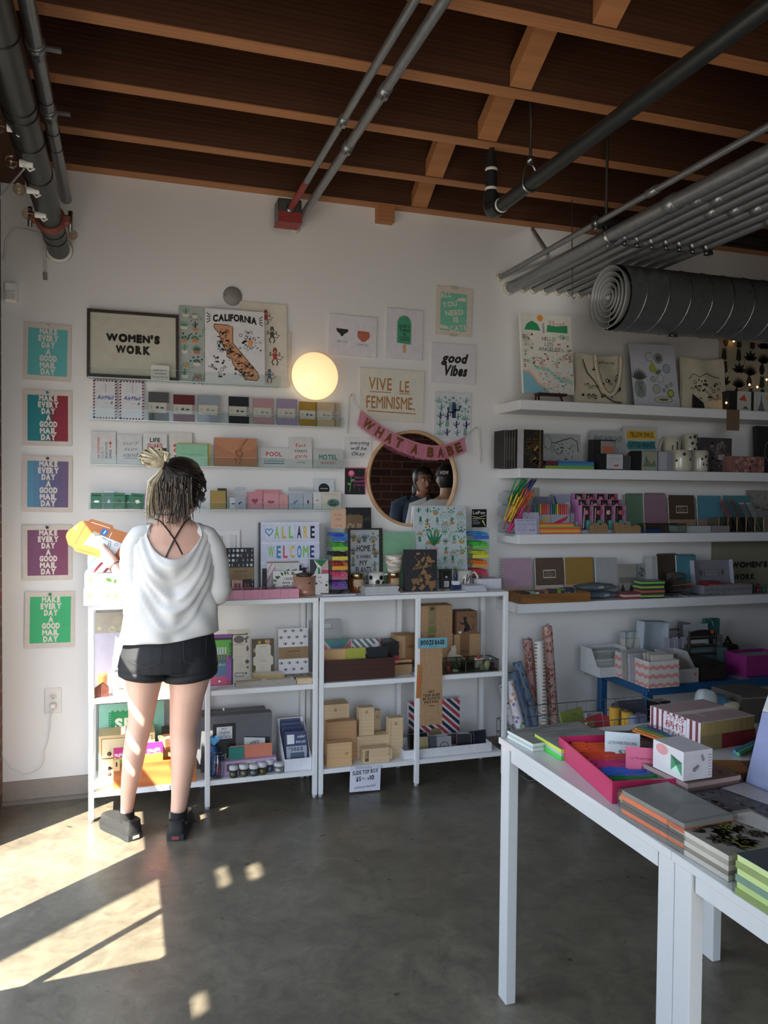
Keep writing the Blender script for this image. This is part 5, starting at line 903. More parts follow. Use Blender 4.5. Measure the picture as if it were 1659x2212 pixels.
q=at(219,1511,z=ZM);x=q.x;w,h=.058,.05;T=stand(x,3.63,ZMf);mb=MB(T);WB=C('7c4634',.7);mb.prism([(-w/2,0),(w/2,0),(w/2,h*.72),(w*.08,h*1.15),(-w/2,h*.72)],-.03,0,WB)
for b in((-.018,.018,-.006,.028),(.006,.018,.018,.028),(-.006,0,.004,.016)):mb.ribbon([(b[0],b[1]),(b[2],b[1]),(b[2],b[3]),(b[0],b[3])],.0012,C('4a2820'),.0005,True)
tag(mb.build('wooden_house'),'little brown wooden house at the left end of the middle shelf','ornament')
mb=MB();
t=thing('cloth_stack','stack of folded white striped cloths tied together','cloth',(at(262,1508,y=3.66).x,3.66,ZM))
for k in range(5):mb=MB();a=at(241+k,1500,y=3.64).x;mb.rbox(a,3.64+.002*k,ZMf+.019*k,a+.12,3.78,ZMf+.019*k+.0185,.007,C('dedbd4',.8));mb.box(a+.002,3.6395+.002*k,ZMf+.019*k+.008,a+.118,3.641+.002*k,ZMf+.019*k+.0105,C('8a8680'));mb.build('folded_cloth',t)
mb=MB();mb.tube([at(258+i*1.2,1487+3*math.sin(i*1.5),y=3.636)for i in range(8)],.002,C('4a4640'),5);mb.build('bow',t)
mb=MB();p0=at(250,1498,y=3.86)
vs=[];
for i in range(9):
 for j in range(9):u,v=i/8,j/8;vs.append((p0.x-.07+.19*u,3.86-.028*math.sin(PI*u)*math.sin(PI*v)+.006*math.sin(7*u+5*v),ZMf+.002+.15*v*(.9+.1*math.sin(5*u))))
mb.add(vs,[(i*9+j,(i+1)*9+j,(i+1)*9+j+1,i*9+j+1)for i in range(8)for j in range(8)],C('7fa9d4',.7),True);tag(mb.build('blue_pouch'),'light blue cloth pouch behind the bamboo canisters','pouch')
for i in range(9):card((300+i*3.5+(12 if i>3 else 0),352+i*3.5,1440,1500),ZM,('d8d4d0','8d6f5c','c9c6c0')[i%3],'packaged_card',('first','second','third','fourth','fifth','sixth','seventh','eighth','ninth')[i]+' packaged card standing behind the legs on the middle shelf','card',3.82-.022*i,.003,.1,'packaged cards behind the legs')if i in(0,4,7)else None
# -- left bay, bottom shelf
t=thing('drawer_cabinet','pale wooden two-drawer cabinet at the bottom left','cabinet',(at(255,1700,y=3.66).x,3.735,ZLo));x0=at(213,1640,y=3.735).x;x1=x0+.24;hz=at(230,1590,y=3.735).z;PW=C('dfc593',.55);mb=MB();mb.box(x0,3.735,ZLf,x0+.012,3.866,hz,PW);mb.box(x1-.012,3.735,ZLf,x1,3.866,hz,PW);mb.box(x0+.012,3.735,hz-.012,x1-.012,3.866,hz,PW);mb.box(x0+.012,3.735,ZLf,x1-.012,3.866,ZLf+.012,PW);mb.box(x0+.012,3.856,ZLf+.012,x1-.012,3.866,hz-.012,PW);mb.build('carcass',t)
hm=(hz+ZLf)/2
for a,b in((ZLf+.014,hm-.003),(hm+.003,hz-.014)):
 mb=MB();mb.box(x0+.014,3.733,a,x1-.014,3.845,b,C('e6d4ae',.5));d=mb.build('drawer',t);mb=MB();mb.lathe([(0,-.022),(.008,-.022),(.01,-.016),(.005,-.01),(.005,0)],C('5a4638',.4),12,(x0+.045,3.733,(a+b)/2-.02),ax='y');o=mb.build('knob',d)
p=std((215,356,1519,1594),ZLo,.004,C('8fcab6',.5),3.87,.02);p.h=at(285,1519,y=3.87).z-ZLf;T_=p.T;p=Panel(stand(at(285,1590,y=3.87).x,3.872,ZLf,0,.02),p.w,p.h,.004,C('8fcab6',.5));k=.52
p.rect(.18,k+.02,.8,k+.36,C('2f9a60'));r=random.Random(3)
for j in range(9):p.leaf(.18+.08*j,k+.36,.05,.03,.3,C('2f9a60'),1);p.leaf(.18,k+.04+.036*j,.05,.03,2.5,C('2f9a60'),1);p.leaf(.8,k+.04+.036*j,.05,.03,.6,C('2f9a60'),1)
p.text('SE',.37,k+.1,.15,C('e8efe8'),w=.26,bold=.05,l=3);p.done('letter_poster','mint poster with white letters SE on green at the lower shelf','poster')
t=thing('drawer_box','long orange brown wooden box drawer behind the shins','box',(at(335,1708,y=3.63).x,3.62,ZLo));x0=at(245,1690,y=3.62).x;x1=at(424,1690,y=3.62).x;mb=MB();zt_=ZLf+.105
for b in((x0,3.62,x1,3.63),(x0,3.72,x1,3.73),(x0,3.63,x0+.01,3.72),(x1-.01,3.63,x1,3.72)):mb.box(b[0],b[1],ZLf,b[2],b[3],zt_,ORW)
mb.box(x0+.01,3.63,ZLf,x1-.01,3.72,ZLf+.008,ORW);mb.build('box',t);mb=MB();mb.lathe([(0,-.024),(.009,-.022),(.009,-.014),(.004,-.01),(.004,0)],C('5a4030',.4),12,(x0,3.675,zt_-.03),ax='x');mb.build('knob',t)
mb=MB();mb.rbox(x0-.004,3.6,zt_-.02,x0+.03,3.619,zt_+.03,.004,C('c9a878'));mb.box(x0+.01,3.5995,zt_,x0+.016,3.6,zt_+.02,INK);mb.build('tag',t)
for px,nm in(((245,268,1615,1680),'left of the shins'),((314,352,1603,1680),'between the shins')):
 p=std(px,ZLo+.02,.002,C('8cc63a',.3),3.66,.08);p.rect(0,.68,1,1,C('c02a78',.3));p.text('Pens',.5,.62,.1,C('f2d84a'),w=.8,rot=.15,l=3,bold=.06);p.text('Magic',.5,.74,.1,C('e8e0f0'),w=.7,rot=.15,l=3,bold=.06);p.disc(.5,.3,.3,C('9fc0dc',.15),2,.34);p.disc(.5,.34,.1,C('2a4ab0',.3),3);p.rect(.32,.05,.68,.24,C('4fb8b8',.3),3);p.done('toy_pack','pink and green blister pack with lettering '+nm,'package','blister packs in the wooden box')
mb=MB();q=at(360,1600,y=3.7);mb.lathe([(.002,-.06),(.03,-.02),(.042,.02),(.036,.02),(0,-.04)],KRAFT,7,(q.x,3.7,q.z),False);mb.box(q.x-.02,3.69,zt_-.005+.0,q.x+.02,3.71,q.z-.03,KRAFT);tag(mb.build('paper_bag'),'crumpled kraft paper bag seen between the knees','bag')
t=thing('wooden_crate','dark brown crate behind the right shin','crate',(at(365,1660,y=3.76).x,3.76,ZLo));x0=at(352,1640,y=3.75).x;mb=MB();mb.box(x0,3.75,ZLf,x0+.07,3.86,ZLf+.1,DKW);mb.build('lower_box',t);mb=MB();mb.box(x0-.002,3.748,ZLf+.1,x0+.072,3.86,ZLf+.19,DKW);mb.build('lid',t)
# -- right bay of the left unit, middle shelf
p=std((438,503,1372,1484),ZM,.018,C('1b1a1e',.3),3.68,.02);p.poly([(0,.95),(0,1),(.97,1),(.97,.94)],C('7a3a8a',.3),1);p.rect(.0,.0,.95,.35,C('a83a5a',.3),1);p.rect(0,.35,.95,.9,C('58a83a',.3),2);p.rect(.25,.2,.8,.52,C('4a6a8a',.3),3);p.rect(.25,.04,.8,.2,C('b04a68',.3),3);p.rect(.8,.1,.95,.6,C('8a4a9a',.3),3)
for j in range(6):x_=.3+.085*j;p.rect(x_,.44,x_+.05,.76,C(('5a4a52','4a5068','6a4a48')[j%3],.3),4);p.rect(x_,.62,x_+.05,.76,C('c9ced0',.2),5)
p.text('Stardust',.5,.4,.06,C('8fd8a8'),w=.5,l=5,sh=.2);p.text('10',.3,.38,.08,C('e89a48'),w=.1,l=5);c_=p.P(.88,.68);p.glyphs('GELLY ROLL',c_[0],c_[1],.0085,C('2a2a30'),rot=-PI/2,lay=.003,bold=.03);p.disc(.55,.1,.04,WHITE,5,n=5);p.done('pen_pack','bright green and pink gel pen blister pack on the middle shelf','package')
t=thing('acrylic_stand','clear acrylic stand holding the gel pen pack','stand',(at(480,1490,y=3.65).x,3.65,ZM));x1=at(507,1460,y=3.65).x;mb=MB();mb.box(x1-.13,3.64,ZMf,x1,3.72,ZMf+.004,C('dfe5e6',.2));mb.box(x1-.13,3.637,ZMf,x1,3.64,ZMf+.02,ACR);mb.build('base',t);mb=MB();mb.box(x1-.004,3.66,ZMf+.004,x1,3.7,ZMf+.12,C('c9cfd0',.25));mb.build('upright',t)
p=std((493,541,1360,1460),ZM,.006,C('c6bfb2'),3.83,.1);dk=C('5f5a52');p.disc(.5,.79,.24,dk,2,.17);p.poly([(.7,.8),(.86,.84),(.86,.75)],dk);p.line([(.1,.89),(.8,.895)],.05,dk);
for x_,y_ in((.85,.9),(.9,.83),(.84,.8),(.83,.74),(.86,.3),(.88,.2),(.8,.08)):p.disc(x_,y_,.05,dk,2)
p.leaf(.88,.53,.3,.12,PI/2,dk);p.leaf(.86,.28,.2,.2,PI/2,dk);p.text('Market List',.45,.67,.035,dk,w=.44,sh=.3)
for j in range(12):p.line([(.12,.61-.035*j),(.66,.61-.035*j)],.006,dk)
p.rect(.3,.02,.7,.1,dk,1);p.rect(.33,.035,.67,.085,C('c6bfb2'),2);p.done('list_pad','tall list pad printed with grey fish and vegetables','notepad')
p=std((545,593,1380,1455),ZM,.006,C('59503f'),3.8,.1);florals(p,60,[C('c98a88'),C('d8b03a'),C('c9a49a')],[C('4a5a3a'),C('7a8a5a'),C('8a7a58')],7,s=.24);p.poly([(.16,.08),(.16,.3),(.05,.34),(.05,.52),(.16,.56),(.16,.8),(.22,.86),(.78,.86),(.84,.8),(.84,.56),(.95,.52),(.95,.34),(.84,.3),(.84,.08)],C('d9d2c2'),5);p.text('to do',.5,.78,.04,dk,w=.2,l=6)
for j in range(9):p.line([(.22,.72-.065*j),(.78,.72-.065*j)],.006,C('a89f8c'),6)
p.text('notes',.5,.42,.04,dk,w=.2,l=7);p.done('list_pad','dark floral bordered to do pad','notepad')
p=std((603,667,1358,1457),ZM,.014,C('d8d6d8',.45),3.79,.12);EY=C('141416')
for j in range(8):
 if j in(3,4):continue
 for i in range(5):
  x_,y_=-.04+.27*i+(.13 if j%2 else 0),.95-.135*j
  if not(.06<x_<.95):continue
  p.leaf(x_-.075,y_,.15,.085,0,EY,1);p.leaf(x_-.058,y_,.116,.055,0,WHITE,2);p.disc(x_,y_,.026,EY,3,n=10)
p.rect(0,.36,1,.61,C('94795a',.8),4);p.text('notebook',.5,.5,.05,INK,w=.42,l=5,sh=.25);lines(p,.2,.4,.8,.47,3,C('5a4632'),.012,lay=5);p.done('notebook','white notebook patterned with eyes and a kraft band','notebook')
WP=C('dcd9d2',.4);gp='flat packs on the middle shelf'
slab((510,1488),(575,1485),3.63,3.72,ZM,.014,C('d2cdc4',.35),'card_pack','white flat pack nearest the gel pens','card pack',gp,front=C('9a948a'),draw=lambda p:(p.rect(.08,.55,.92,.9,C('b0a494')),doodle(p,10,.05,.1,.95,.5,.08,[C('b8b2a8')],3)))
slab((575,1485),(640,1481),3.63,3.72,ZM,.014,C('d5d1ca',.35),'card_pack','white flat pack in the middle of the shelf front','card pack',gp,front=C('9a948a'),draw=lambda p:(p.rect(.08,.55,.92,.9,C('b5ab9c')),doodle(p,12,.05,.1,.95,.5,.08,[C('a8a298')],4)))
slab((548,1466),(613,1462),3.73,3.79,ZM,.03,WP,'note_pads','stack of white notepads behind the flat packs','notepad',front=C('b5a06a'))
slab((622,1478),(675,1474),3.72,3.79,ZM,.012,C('7a7568',.35),'sticker_pack','floral sticker pack lying before the eye notebook','sticker pack',draw=lambda p:florals(p,24,[C('c9c2a8'),C('d0b8a8')],[C('4a5a42'),C('9aa088')],2,s=.22))
slab((642,1482),(674,1479),3.63,3.66,ZM,.024,PLY,'stamp_block','small wooden stamp block at the right end of the shelf','stamp')
# -- right bay of the left unit, bottom shelf
for k,(px,y,nm)in enumerate((((420,575,1536,1650),3.78,'rear'),((436,588,1544,1650),3.72,'front'))):
 p=std(px,ZLo,.055,C('5f6064',.5),y,0);x_=at(448,1600,y=y).x
 if k:p.rect(.16,.1,.48,.86,C('17171a',.35));p.rect(.21,.58,.43,.8,C('d8d8d8'),2);
 if k:
  for j,s in enumerate(('MY','CINEMA','LIGHTBOX')):p.text(s,.32,.735-.07*j,.05,INK,w=(.07,.16,.19)[j],l=3)
  p.poly([(.6,.6),(.97,.55),(.97,0),(.6,0)],C('111214',.4),2);p.poly([(.6,.58),(.9,.54),(.9,0),(.6,0)],C('c9cdd0'),3)
  for j,s in enumerate(('#MY','CINEMA','LIGHTBOX')):p.text(s,.75,.4-.17*j,.11,INK,w=(.14,.24,.28)[j],l=4,sh=-.0,rot=-.05)
  for j in range(3):p.line([(.6,.385-.175*j),(.9,.345-.175*j)],.012,C('3a3c40'),4)
 o=MB(p.T);o.box(-p.w*.2,p.h,-.05,p.w*.1,p.h+.0006,-.02,C('d8d8d8'));p.done('lightbox_carton','%s grey cinema lightbox carton on the bottom shelf'%nm,'box','lightbox cartons')
card((497,588,1608,1650),ZLo+.06,'c9785e','divider_card','coral divider card above the lilac tin','card',3.69,.003,.1);card((494,527,1613,1650),ZLo+.06,'1f7a6e','divider_card','teal card beside the coral divider','card',3.684,.003,.1)
p=std((478,597,1641,1665),ZLo,.06,C('b9a0c0',.5),3.66,0);doodle(p,30,.05,.1,.95,.9,.03,[C('8a6a98'),C('d8c8dc')],7);p.rect(.1,.25,.38,.8,C('6a5f5a'));p.rect(.42,.2,.62,.85,C('e0dcd0'));p.disc(.52,.5,.06,C('4a4a38'),3);p.done('stamp_tin','lilac patterned tin behind the glitter jars','tin')
for k,(px,c)in enumerate((((495,514,1654,1681),'6f6a58'),((516,537,1652,1679),'8a8474'),((537,559,1651,1678),'7f8288'),((557,577,1648,1675),'857848'),((576,593,1646,1671),'6a7484'),((592,614,1648,1674),'c9cac8'))):
 x,z,w,h=fit(*px,3.625,ZLo);y=3.625+(0,.004,0,.006,.028,.008)[k];t=thing('glitter_jar',('leftmost small glitter jar with olive glitter','second small jar from the left, champagne glitter','third small jar from the left, silver glitter','fourth small jar from the left, gold glitter','fifth small jar, blue grey glitter','rightmost small jar with white glitter')[k],'jar',(x,y,ZLo),'glitter jars in a row');r_=w/2*.96
 mb=MB();mb.lathe([(0,.001),(r_*.9,.001),(r_*.9,h*.5),(0,h*.5)],C(c,.35,.5,var=.5,sc=500),18,(x,y,ZLo));mb.build('glitter',t);mb=MB();mb.lathe([(r_*.94,.0005),(r_,.004),(r_,h*.68)],clear('f4f6f6',.1,.95),18,(x,y,ZLo));mb.build('glass',t);mb=MB();mb.lathe([(r_*1.02,h*.68),(r_*1.04,h*.7),(r_*1.04,h*.94),(r_*.98,h),(0,h)],C('c9ccce',.25),20,(x,y,ZLo));mb.build('lid',t)
x,z,w,h=fit(455,486,1626,1690,3.63,ZLo);t=thing('clip_top_jar','clear clip top jar of colourful trinkets at the post','jar',(x,3.65,ZLo));r_=w/2;mb=MB();mb.lathe([(0,.001),(r_*.92,.001),(r_,.01),(r_,h*.75),(r_*.75,h*.86),(r_*.78,h*.9)],clear('eef4f6',.14,.93),22,(x,3.65,ZLo));mb.build('glass',t);mb=MB();mb.lathe([(r_*.84,h*.9),(r_*.84,h*.96),(0,h)],clear('eef4f6',.14,.93),22,(x,3.65,ZLo));mb.build('lid',t);mb=MB();mb.tube([(x+r_*.85*math.cos(a),3.65+r_*.85*math.sin(a),ZLo+h*.88)for a in[2*PI*i/18 for i in range(18)]],.0018,STEEL,5,closed=True);mb.tube([(x+.02,3.62,ZLo+h*.88),(x+.035,3.615,ZLo+h*.98),(x+.03,3.615,ZLo+h*.8)],.0018,STEEL,5);mb.build('wire_clip',t)
mb=MB();r=random.Random(6)
for i in range(26):a=r.uniform(0,6.3);d=r.uniform(0,r_*.72);mb.tube([(x+d*math.cos(a),3.65+d*math.sin(a),ZLo+r.uniform(.008,.03)),(x+d*.9*math.cos(a+.5),3.65+d*.9*math.sin(a+.5),ZLo+r.uniform(.04,h*.66))],.0032,C(r.choice(('c04a7a','4a8ac0','d8d8e0','3a3f52','b03a58','6ab0d8')),.3),5)
o=mb.build('trinkets',t);o['kind']='stuff'
t=thing('gift_bag','blue cellophane gift bag on the card behind the jar','bag',(at(462,1630,y=3.685).x,3.685,ZLo));mb=MB();q=at(462,1615,y=3.685);mb.lathe([(0,0),(.03,.002),(.036,.03),(.022,q.z-ZLo-.01),(.012,q.z-ZLo+.01)],C('2a4a78',.3),9,(q.x,3.685,ZLf),False);mb.build('pouch',t)
mb=MB();r=random.Random(3)
for i in range(9):a=i*.7;b=Vector((q.x,3.685,q.z+.008));c1=b+Vector((.034*math.cos(a),.02*math.sin(a),.025+.022*r.random()));c2=b+Vector((.03*math.cos(a+.6),.02*math.sin(a+.6),.03+.02*r.random()));mb.add([b,c1,c2],[(0,1,2)],C(('58a8dc','8ac4e8','3f8ac8')[i%3],.25))
mb.build('ruffle',t)
t=thing('display_box','white sloping display box full of letter packs','box',(at(630,1670,y=3.63).x,3.63,ZLo));x0=at(614,1660,y=3.63).x;x1=at(673,1660,y=3.63).x;hb=at(620,1553,y=3.8).z;W2=C('dcdce6',.5)
T_=Matrix(((0,0,1,x0),(1,0,0,0),(0,1,0,0),(0,0,0,1)));mb=MB()
for xx in(x0,x1-.003):mb.T=Matrix.Translation((xx-x0,0,0))@T_;mb.prism([(3.63,ZLf),(3.82,ZLf),(3.82,hb),(3.63,ZLf+.055)],0,.003,W2)
mb.T=Matrix();mb.box(x0+.003,3.63,ZLf,x1-.003,3.633,ZLf+.055,W2);mb.box(x0+.003,3.633,ZLf,x1-.003,3.82,ZLf+.003,W2);mb.box(x0+.003,3.817,ZLf,x1-.003,3.82,hb,W2);mb.build('box',t)
for k in range(6):
 y=3.785-.026*k;hh_=.19-.012*k if k<5 else .165;xx=at(640,1620,y=y).x;p=Panel(stand((x0+x1)/2+.002*(k%2)-.001,y,ZLf+.004,0,.16),(x1-x0)*.78,hh_,.012,C(('4a4a62','565670','3f4260')[k%3],.3));p.rect(.02,.6,.98,.97,C('2a3a66',.4))
 if k==5:p.rect(.06,.66,.4,.92,C('d8dce0'),2);p.text('color',.72,.82,.08,WHITE,w=.36,sh=.3,l=3);p.text('letter pack',.7,.68,.08,WHITE,w=.46,sh=.3,l=3);p.rect(.02,.0,.98,.6,C('9aa4b4',.3));p.rect(.2,.05,.86,.42,C('46566a',.3),2);p.text('8',.5,.12,.34,C('58b8e0'),l=4,rot=PI/2);p.text('*58&$',.45,.47,.1,INK,w=.7,l=3)
 p.done('letter_pack',('rearmost','fifth','fourth','third','second','foremost')[k]+(' letter pack in the white display box' if k in(0,5)else ' letter pack from the front in the white display box'),'package','letter packs in the display box')
# -- right unit, middle shelf
t=thing('walnut_box','dark walnut box of cards on the middle shelf','box',(at(775,1475,y=3.63).x,3.63,ZM));x0=at(697,1450,y=3.63).x;x1=at(853,1450,y=3.63).x;hz=at(775,1424,y=3.63).z;mb=MB()
for b in((x0,3.63,x1,3.642),(x0,3.83,x1,3.842),(x0,3.642,x0+.012,3.83),(x1-.012,3.642,x1,3.83)):mb.box(b[0],b[1],ZMf,b[2],b[3],hz,DKW)
mb.build('sides',t);mb=MB();mb.box(x0+.012,3.642,ZMf,x1-.012,3.83,ZMf+.008,DKW);mb.build('bottom',t);zb=ZMf+.009;gp='cards in the walnut box'
def bx(px,c,label,y,t=.006,draw=None,lean=.06):x,_,w,h=fit(px[0],px[1],px[2],px[3],y,zb);p=Panel(stand(x,y,zb+.001,0,lean),w,at((px[0]+px[1])/2,px[2],y=y+.01).z-zb,t,C(c));draw and draw(p);p.done('note_card',label,'card',gp)
bx((697,760,1381,1440),'bdb3a8','pastel triangle patterned card at the back of the walnut box',3.79,.02,lambda p:(p.poly([(0,.96),(.18,.74),(0,.5)],C('b96a78')),p.poly([(1,.98),(.75,.75),(1,.5)],C('b96a78')),p.poly([(.04,1),(.96,1),(.72,.72),(.3,.72)],C('4f8a80')),p.poly([(.3,.82),(.5,1),(.7,.82),(.6,.72),(.4,.72)],C('5a8090'),2)))
bx((761,824,1380,1440),'d6d2cc','grey and white striped card pack in the walnut box',3.77,.02,lambda p:(stripes(p,-.75,9,[C('5f7274')],duty=.5),p.disc(.82,.78,.07,C('d8d4e4'),4),p.rect(.93,0,1,1,C('b0606a'),5)))
for k in range(3):bx((699+3*k,745+k,1403,1440),'c69d6c',('rear','middle','front')[k]+' kraft card with dark drawing in the walnut box',3.7-.012*k,.006,(lambda p:p.poly([(.3,.4),(.3,.52),(.45,.52),(.5,.6),(.6,.6),(.62,.5),(.8,.5),(.8,.4)],C('4a2a20')))if k==2 else None)
bx((748,790,1400,1440),'a5a83e','lime green card with black script in the walnut box',3.668,.008,lambda p:p.text('adios',.5,.4,.16,INK,w=.6,sh=.3));bx((795,838,1398,1440),'14191f','black card with a dark drawing in the walnut box',3.66,.012,lambda p:florals(p,10,[C('3a2a26')],[C('33261f')],3,.2,.3,.8,.62,.3))
for k in range(9):x0=at(829,1400,y=3.72).x+.002*(k%2);mb=MB();mb.box(x0,3.72,ZMf+.0172*k,x0+.078,3.83,ZMf+.0172*k+.0168,C(('b02a48','1a191b')[k>=5],.5));tag(mb.build('box_book'),('%s %s notebook of the stack right of the walnut box'%(('bottom','second','third','fourth','fifth','sixth','seventh','eighth','topmost')[k],'red' if k<5 else 'black')),'notebook','red and black stacked notebooks')
x,z,w,h=fit(668,744,1338,1440,3.86,ZM);h=at(715,1338,y=3.88).z-ZM;t=thing('felt_bag','grey felt bag with a cut out handle behind the walnut box','bag',(x,3.86,ZM));T=stand(x,3.86,ZMf,0,.06);mb=MB(T);G_=C('a6a8a8',.85);hw=w*.3
for po in([(-w/2,0),(w/2,0),(w/2,h*.5),(w*.46,h*.82),(-w/2,h*.82)],[(-w/2,h*.82),(-hw-.0,h*.82),(-hw,h*.93),(-w/2,h*.93)],[(hw*.55,h*.82),(w*.46,h*.82),(w*.43,h*.93),(hw*.55,h*.93)],[(-w/2,h*.93),(w*.43,h*.93),(w*.4,h),(-w/2,h)]):mb.prism(po,-.01,0,G_)
mb.build('body',t)
def kbox(px,z,y,d,label,draw=None,c=KRAFT,group='kraft boxes on the right unit',name='kraft_box'):
 p=std(px,z,d,c,y,0);draw and draw(p);return p.done(name,label,'box',group)
kl=C('86643f',.8)
kbox((857,897,1373,1437),ZMf+.055,3.74,.1,'kraft box half hidden behind the middle post',lambda p:(p.rect(.45,0,.95,1,kl),p.rect(.55,.5,.9,.6,C('6a4a30'),2)))
kbox((846,890,1436,1468),ZM,3.7,.11,'low kraft box beside the walnut box',lambda p:p.rect(.1,.3,.9,.34,kl));slab((850,1447),(890,1445),3.7,3.735,ZMf+.054,.012,PLYD,'stamp_block','wooden stamp block lying on the low kraft box','stamp')
zk=ZMf+.15
kbox((900,978,1371,1437),ZM,3.79,.09,'kraft box behind the hanging paper bag',lambda p:p.rect(.3,0,.5,1,kl));kbox((981,1037,1370,1436),ZM,3.79,.09,'kraft box with brown label under the cat box',lambda p:(p.rect(.22,0,.58,1,C('7d5b3c',.8)),p.poly([(.28,.4),(.28,.5),(.36,.52),(.36,.46),(.54,.5),(.54,.4)],C('5f4228'),2)))
hz_=at(940,1371,y=3.79).z-.0
kbox((911,977,1308,1372),hz_,3.79,.09,'biggest kraft box, with a green label strip, at the top',lambda p:(p.rect(.2,0,.47,1,C('8f7d58',.8)),p.rect(.2,.06,.47,.28,C('727a42',.8),2),p.rect(.27,.84,.4,.95,C('5f3a24'),2),p.disc(.33,.45,.08,C('7d7850'),2)))
p=std((987,1031,1321,1370),at(1008,1370,y=3.79).z,.09,C('7d5a40',.8),3.79,0);z_=C('1a1816');p.line([(.12,.08),(.12,.9),(.88,.9),(.88,.08),(.12,.08)],.012,C('3a2a20'),1)
for po in([(.3,.66),(.32,.82),(.37,.76),(.43,.76),(.48,.82),(.47,.68),(.42,.6)],[(.33,.64),(.44,.62),(.62,.36),(.64,.2),(.56,.12),(.38,.12),(.4,.3),(.34,.5)],[(.36,.52),(.24,.5),(.16,.57),(.14,.53),(.24,.43),(.38,.44)],[(.38,.32),(.32,.12),(.28,.1),(.4,.1),(.44,.26)]):p.poly(po,z_,2)
p.line([(.6,.18),(.74,.2),(.8,.3),(.8,.42)],.035,z_,2);p.line([(.5,.9),(.72,.74)],.01,z_,2);p.disc(.72,.8,.03,z_,2);p.disc(.8,.72,.03,z_,2);p.rect(.08,.05,.22,.14,C('d8d8d8'),2);p.done('kraft_box','brown box with a black cat silhouette on its front','box','kraft boxes on the right unit')
q=at(985,1418,y=3.75);T=stand(q.x,3.75,ZMf+.03);mb=MB(T);bn=C('cfc4ae',.6);
mb.prism([(-.045,0),(.05,0),(.055,.015),(.03,.03),(-.002,.04),(.002,.058),(.0,.072),(-.008,.085),(-.014,.084),(-.014,.07),(-.022,.082),(-.028,.08),(-.024,.062),(-.034,.05),(-.044,.03)],-.012,0,bn);mb.box(-.04,-.029,-.01,.04,0,-.002,bn);tag(mb.build('wooden_bunny'),'pale wooden bunny cutout behind the glass tray','ornament')
t=thing('glass_tray','brass edged glass tray of tiny wooden toys','tray',(at(1020,1455,y=3.63).x,3.63,ZM));x0=at(957,1440,y=3.63).x;x1=at(1076,1440,y=3.63).x;y0,y1=3.625,3.73;z0,z1=ZMf+.002,ZMf+.058;mb=MB();xm_=x0+(x1-x0)*.4;BRS=brushed('6f5f48',.4)
for x_ in(x0,xm_,x1):
 for y_ in(y0,y1):mb.tube([(x_,y_,z0),(x_,y_,z1)],.002,BRS,5)
 for zz in(z0,z1):mb.tube([(x_,y0,zz),(x_,y1,zz)],.002,BRS,5)
for y_ in(y0,y1):
 for zz in(z0,z1):mb.tube([(x0,y_,zz),(x1,y_,zz)],.002,BRS,5)
mb.build('brass_edges',t);mb=MB();gm_=clear('eef2f0',.08,.95)
for b in((x0,y0,x1,y0+.001),(x0,y1-.001,x1,y1),(x0,y0,x0+.001,y1),(x1-.001,y0,x1,y1)):mb.box(b[0],b[1],z0,b[2],b[3],z1,gm_)
mb.box(x0,y0,z0-.001,x1,y1,z0,gm_);mb.build('panes',t)
def toy(px,y,build,label,name='wooden_toy'):q=at(px[0],px[1],y=y);mb=MB(Matrix.Translation((q.x,y,z0+.0005)));build(mb);tag(mb.build(name),label,'toy','tiny wooden toys')
toy((969,1440),3.66,lambda m:(m.lathe([(0,0),(.014,0),(.01,.03),(.005,.034),(0,.034)],C('a84a48',.5),12),m.sphere((0,0,.042),.011,C('b5443c',.5),10)),'small red peg doll in the glass tray')
toy((984,1440),3.66,lambda m:(m.lathe([(0,0),(.016,0),(.016,.012),(0,.012)],C('b9a98a',.6),12),m.lathe([(.02,.016),(0,.045)],C('2f4a32',.6),8),m.lathe([(.017,.03),(0,.06)],C('2f4a32',.6),8),m.lathe([(.012,.045),(0,.072)],C('2f4a32',.6),8)),'small green wooden fir tree in the glass tray')
toy((1012,1440),3.67,lambda m:(m.rbox(-.03,0,0,.03,.03,.04,.002,C('1d1917',.5)),m.rbox(-.034,-.002,.04,.034,.032,.046,.002,C('241f1c',.5))),'black block in the middle of the glass tray')
toy((1042,1440),3.66,lambda m:(m.lathe([(0,0),(.018,0),(.014,.025),(0,.03)],C('8a8a68',.6),12),m.tube([(0,0,.03),(.008,0,.06),(.01,0,.09),(.012,0,.13)],[.004,.003,.003,.0025],C('a08a70',.6),6)),'grey toy with a tall stick in the glass tray')
toy((1052,1440),3.65,lambda m:(m.sphere((0,0,.028),.017,C('d8cf98',.5),12,(1,.5,1.2)),m.lathe([(0,0),(.012,0),(.01,.012),(0,.012)],C('8aa0a8',.6),10),m.tube([(.012,0,.04),(.02,0,.06)],.007,C('7f9aa8',.5),6)),'yellow round toy bird in the glass tray')
toy((1062,1440),3.66,lambda m:m.rbox(-.014,0,0,.014,.026,.024,.005,C('6a3f34',.5)),'reddish brown toy block at the right of the glass tray')
toy((1036,1425),3.7,lambda m:(m.rbox(-.022,0,0,.022,.02,.05,.003,C('d2c8bc',.6)),m.sphere((-.008,-.004,.056),.01,C('b0382c',.5),8)),'white and red toy behind the stick in the glass tray')
toy((1056,1420),3.71,lambda m:m.prism([(-.03,0),(.03,0),(.03,.03),(0,.06),(-.03,.04)],0,.02,C('4a2f28',.6)),'dark toy house at the back of the glass tray')
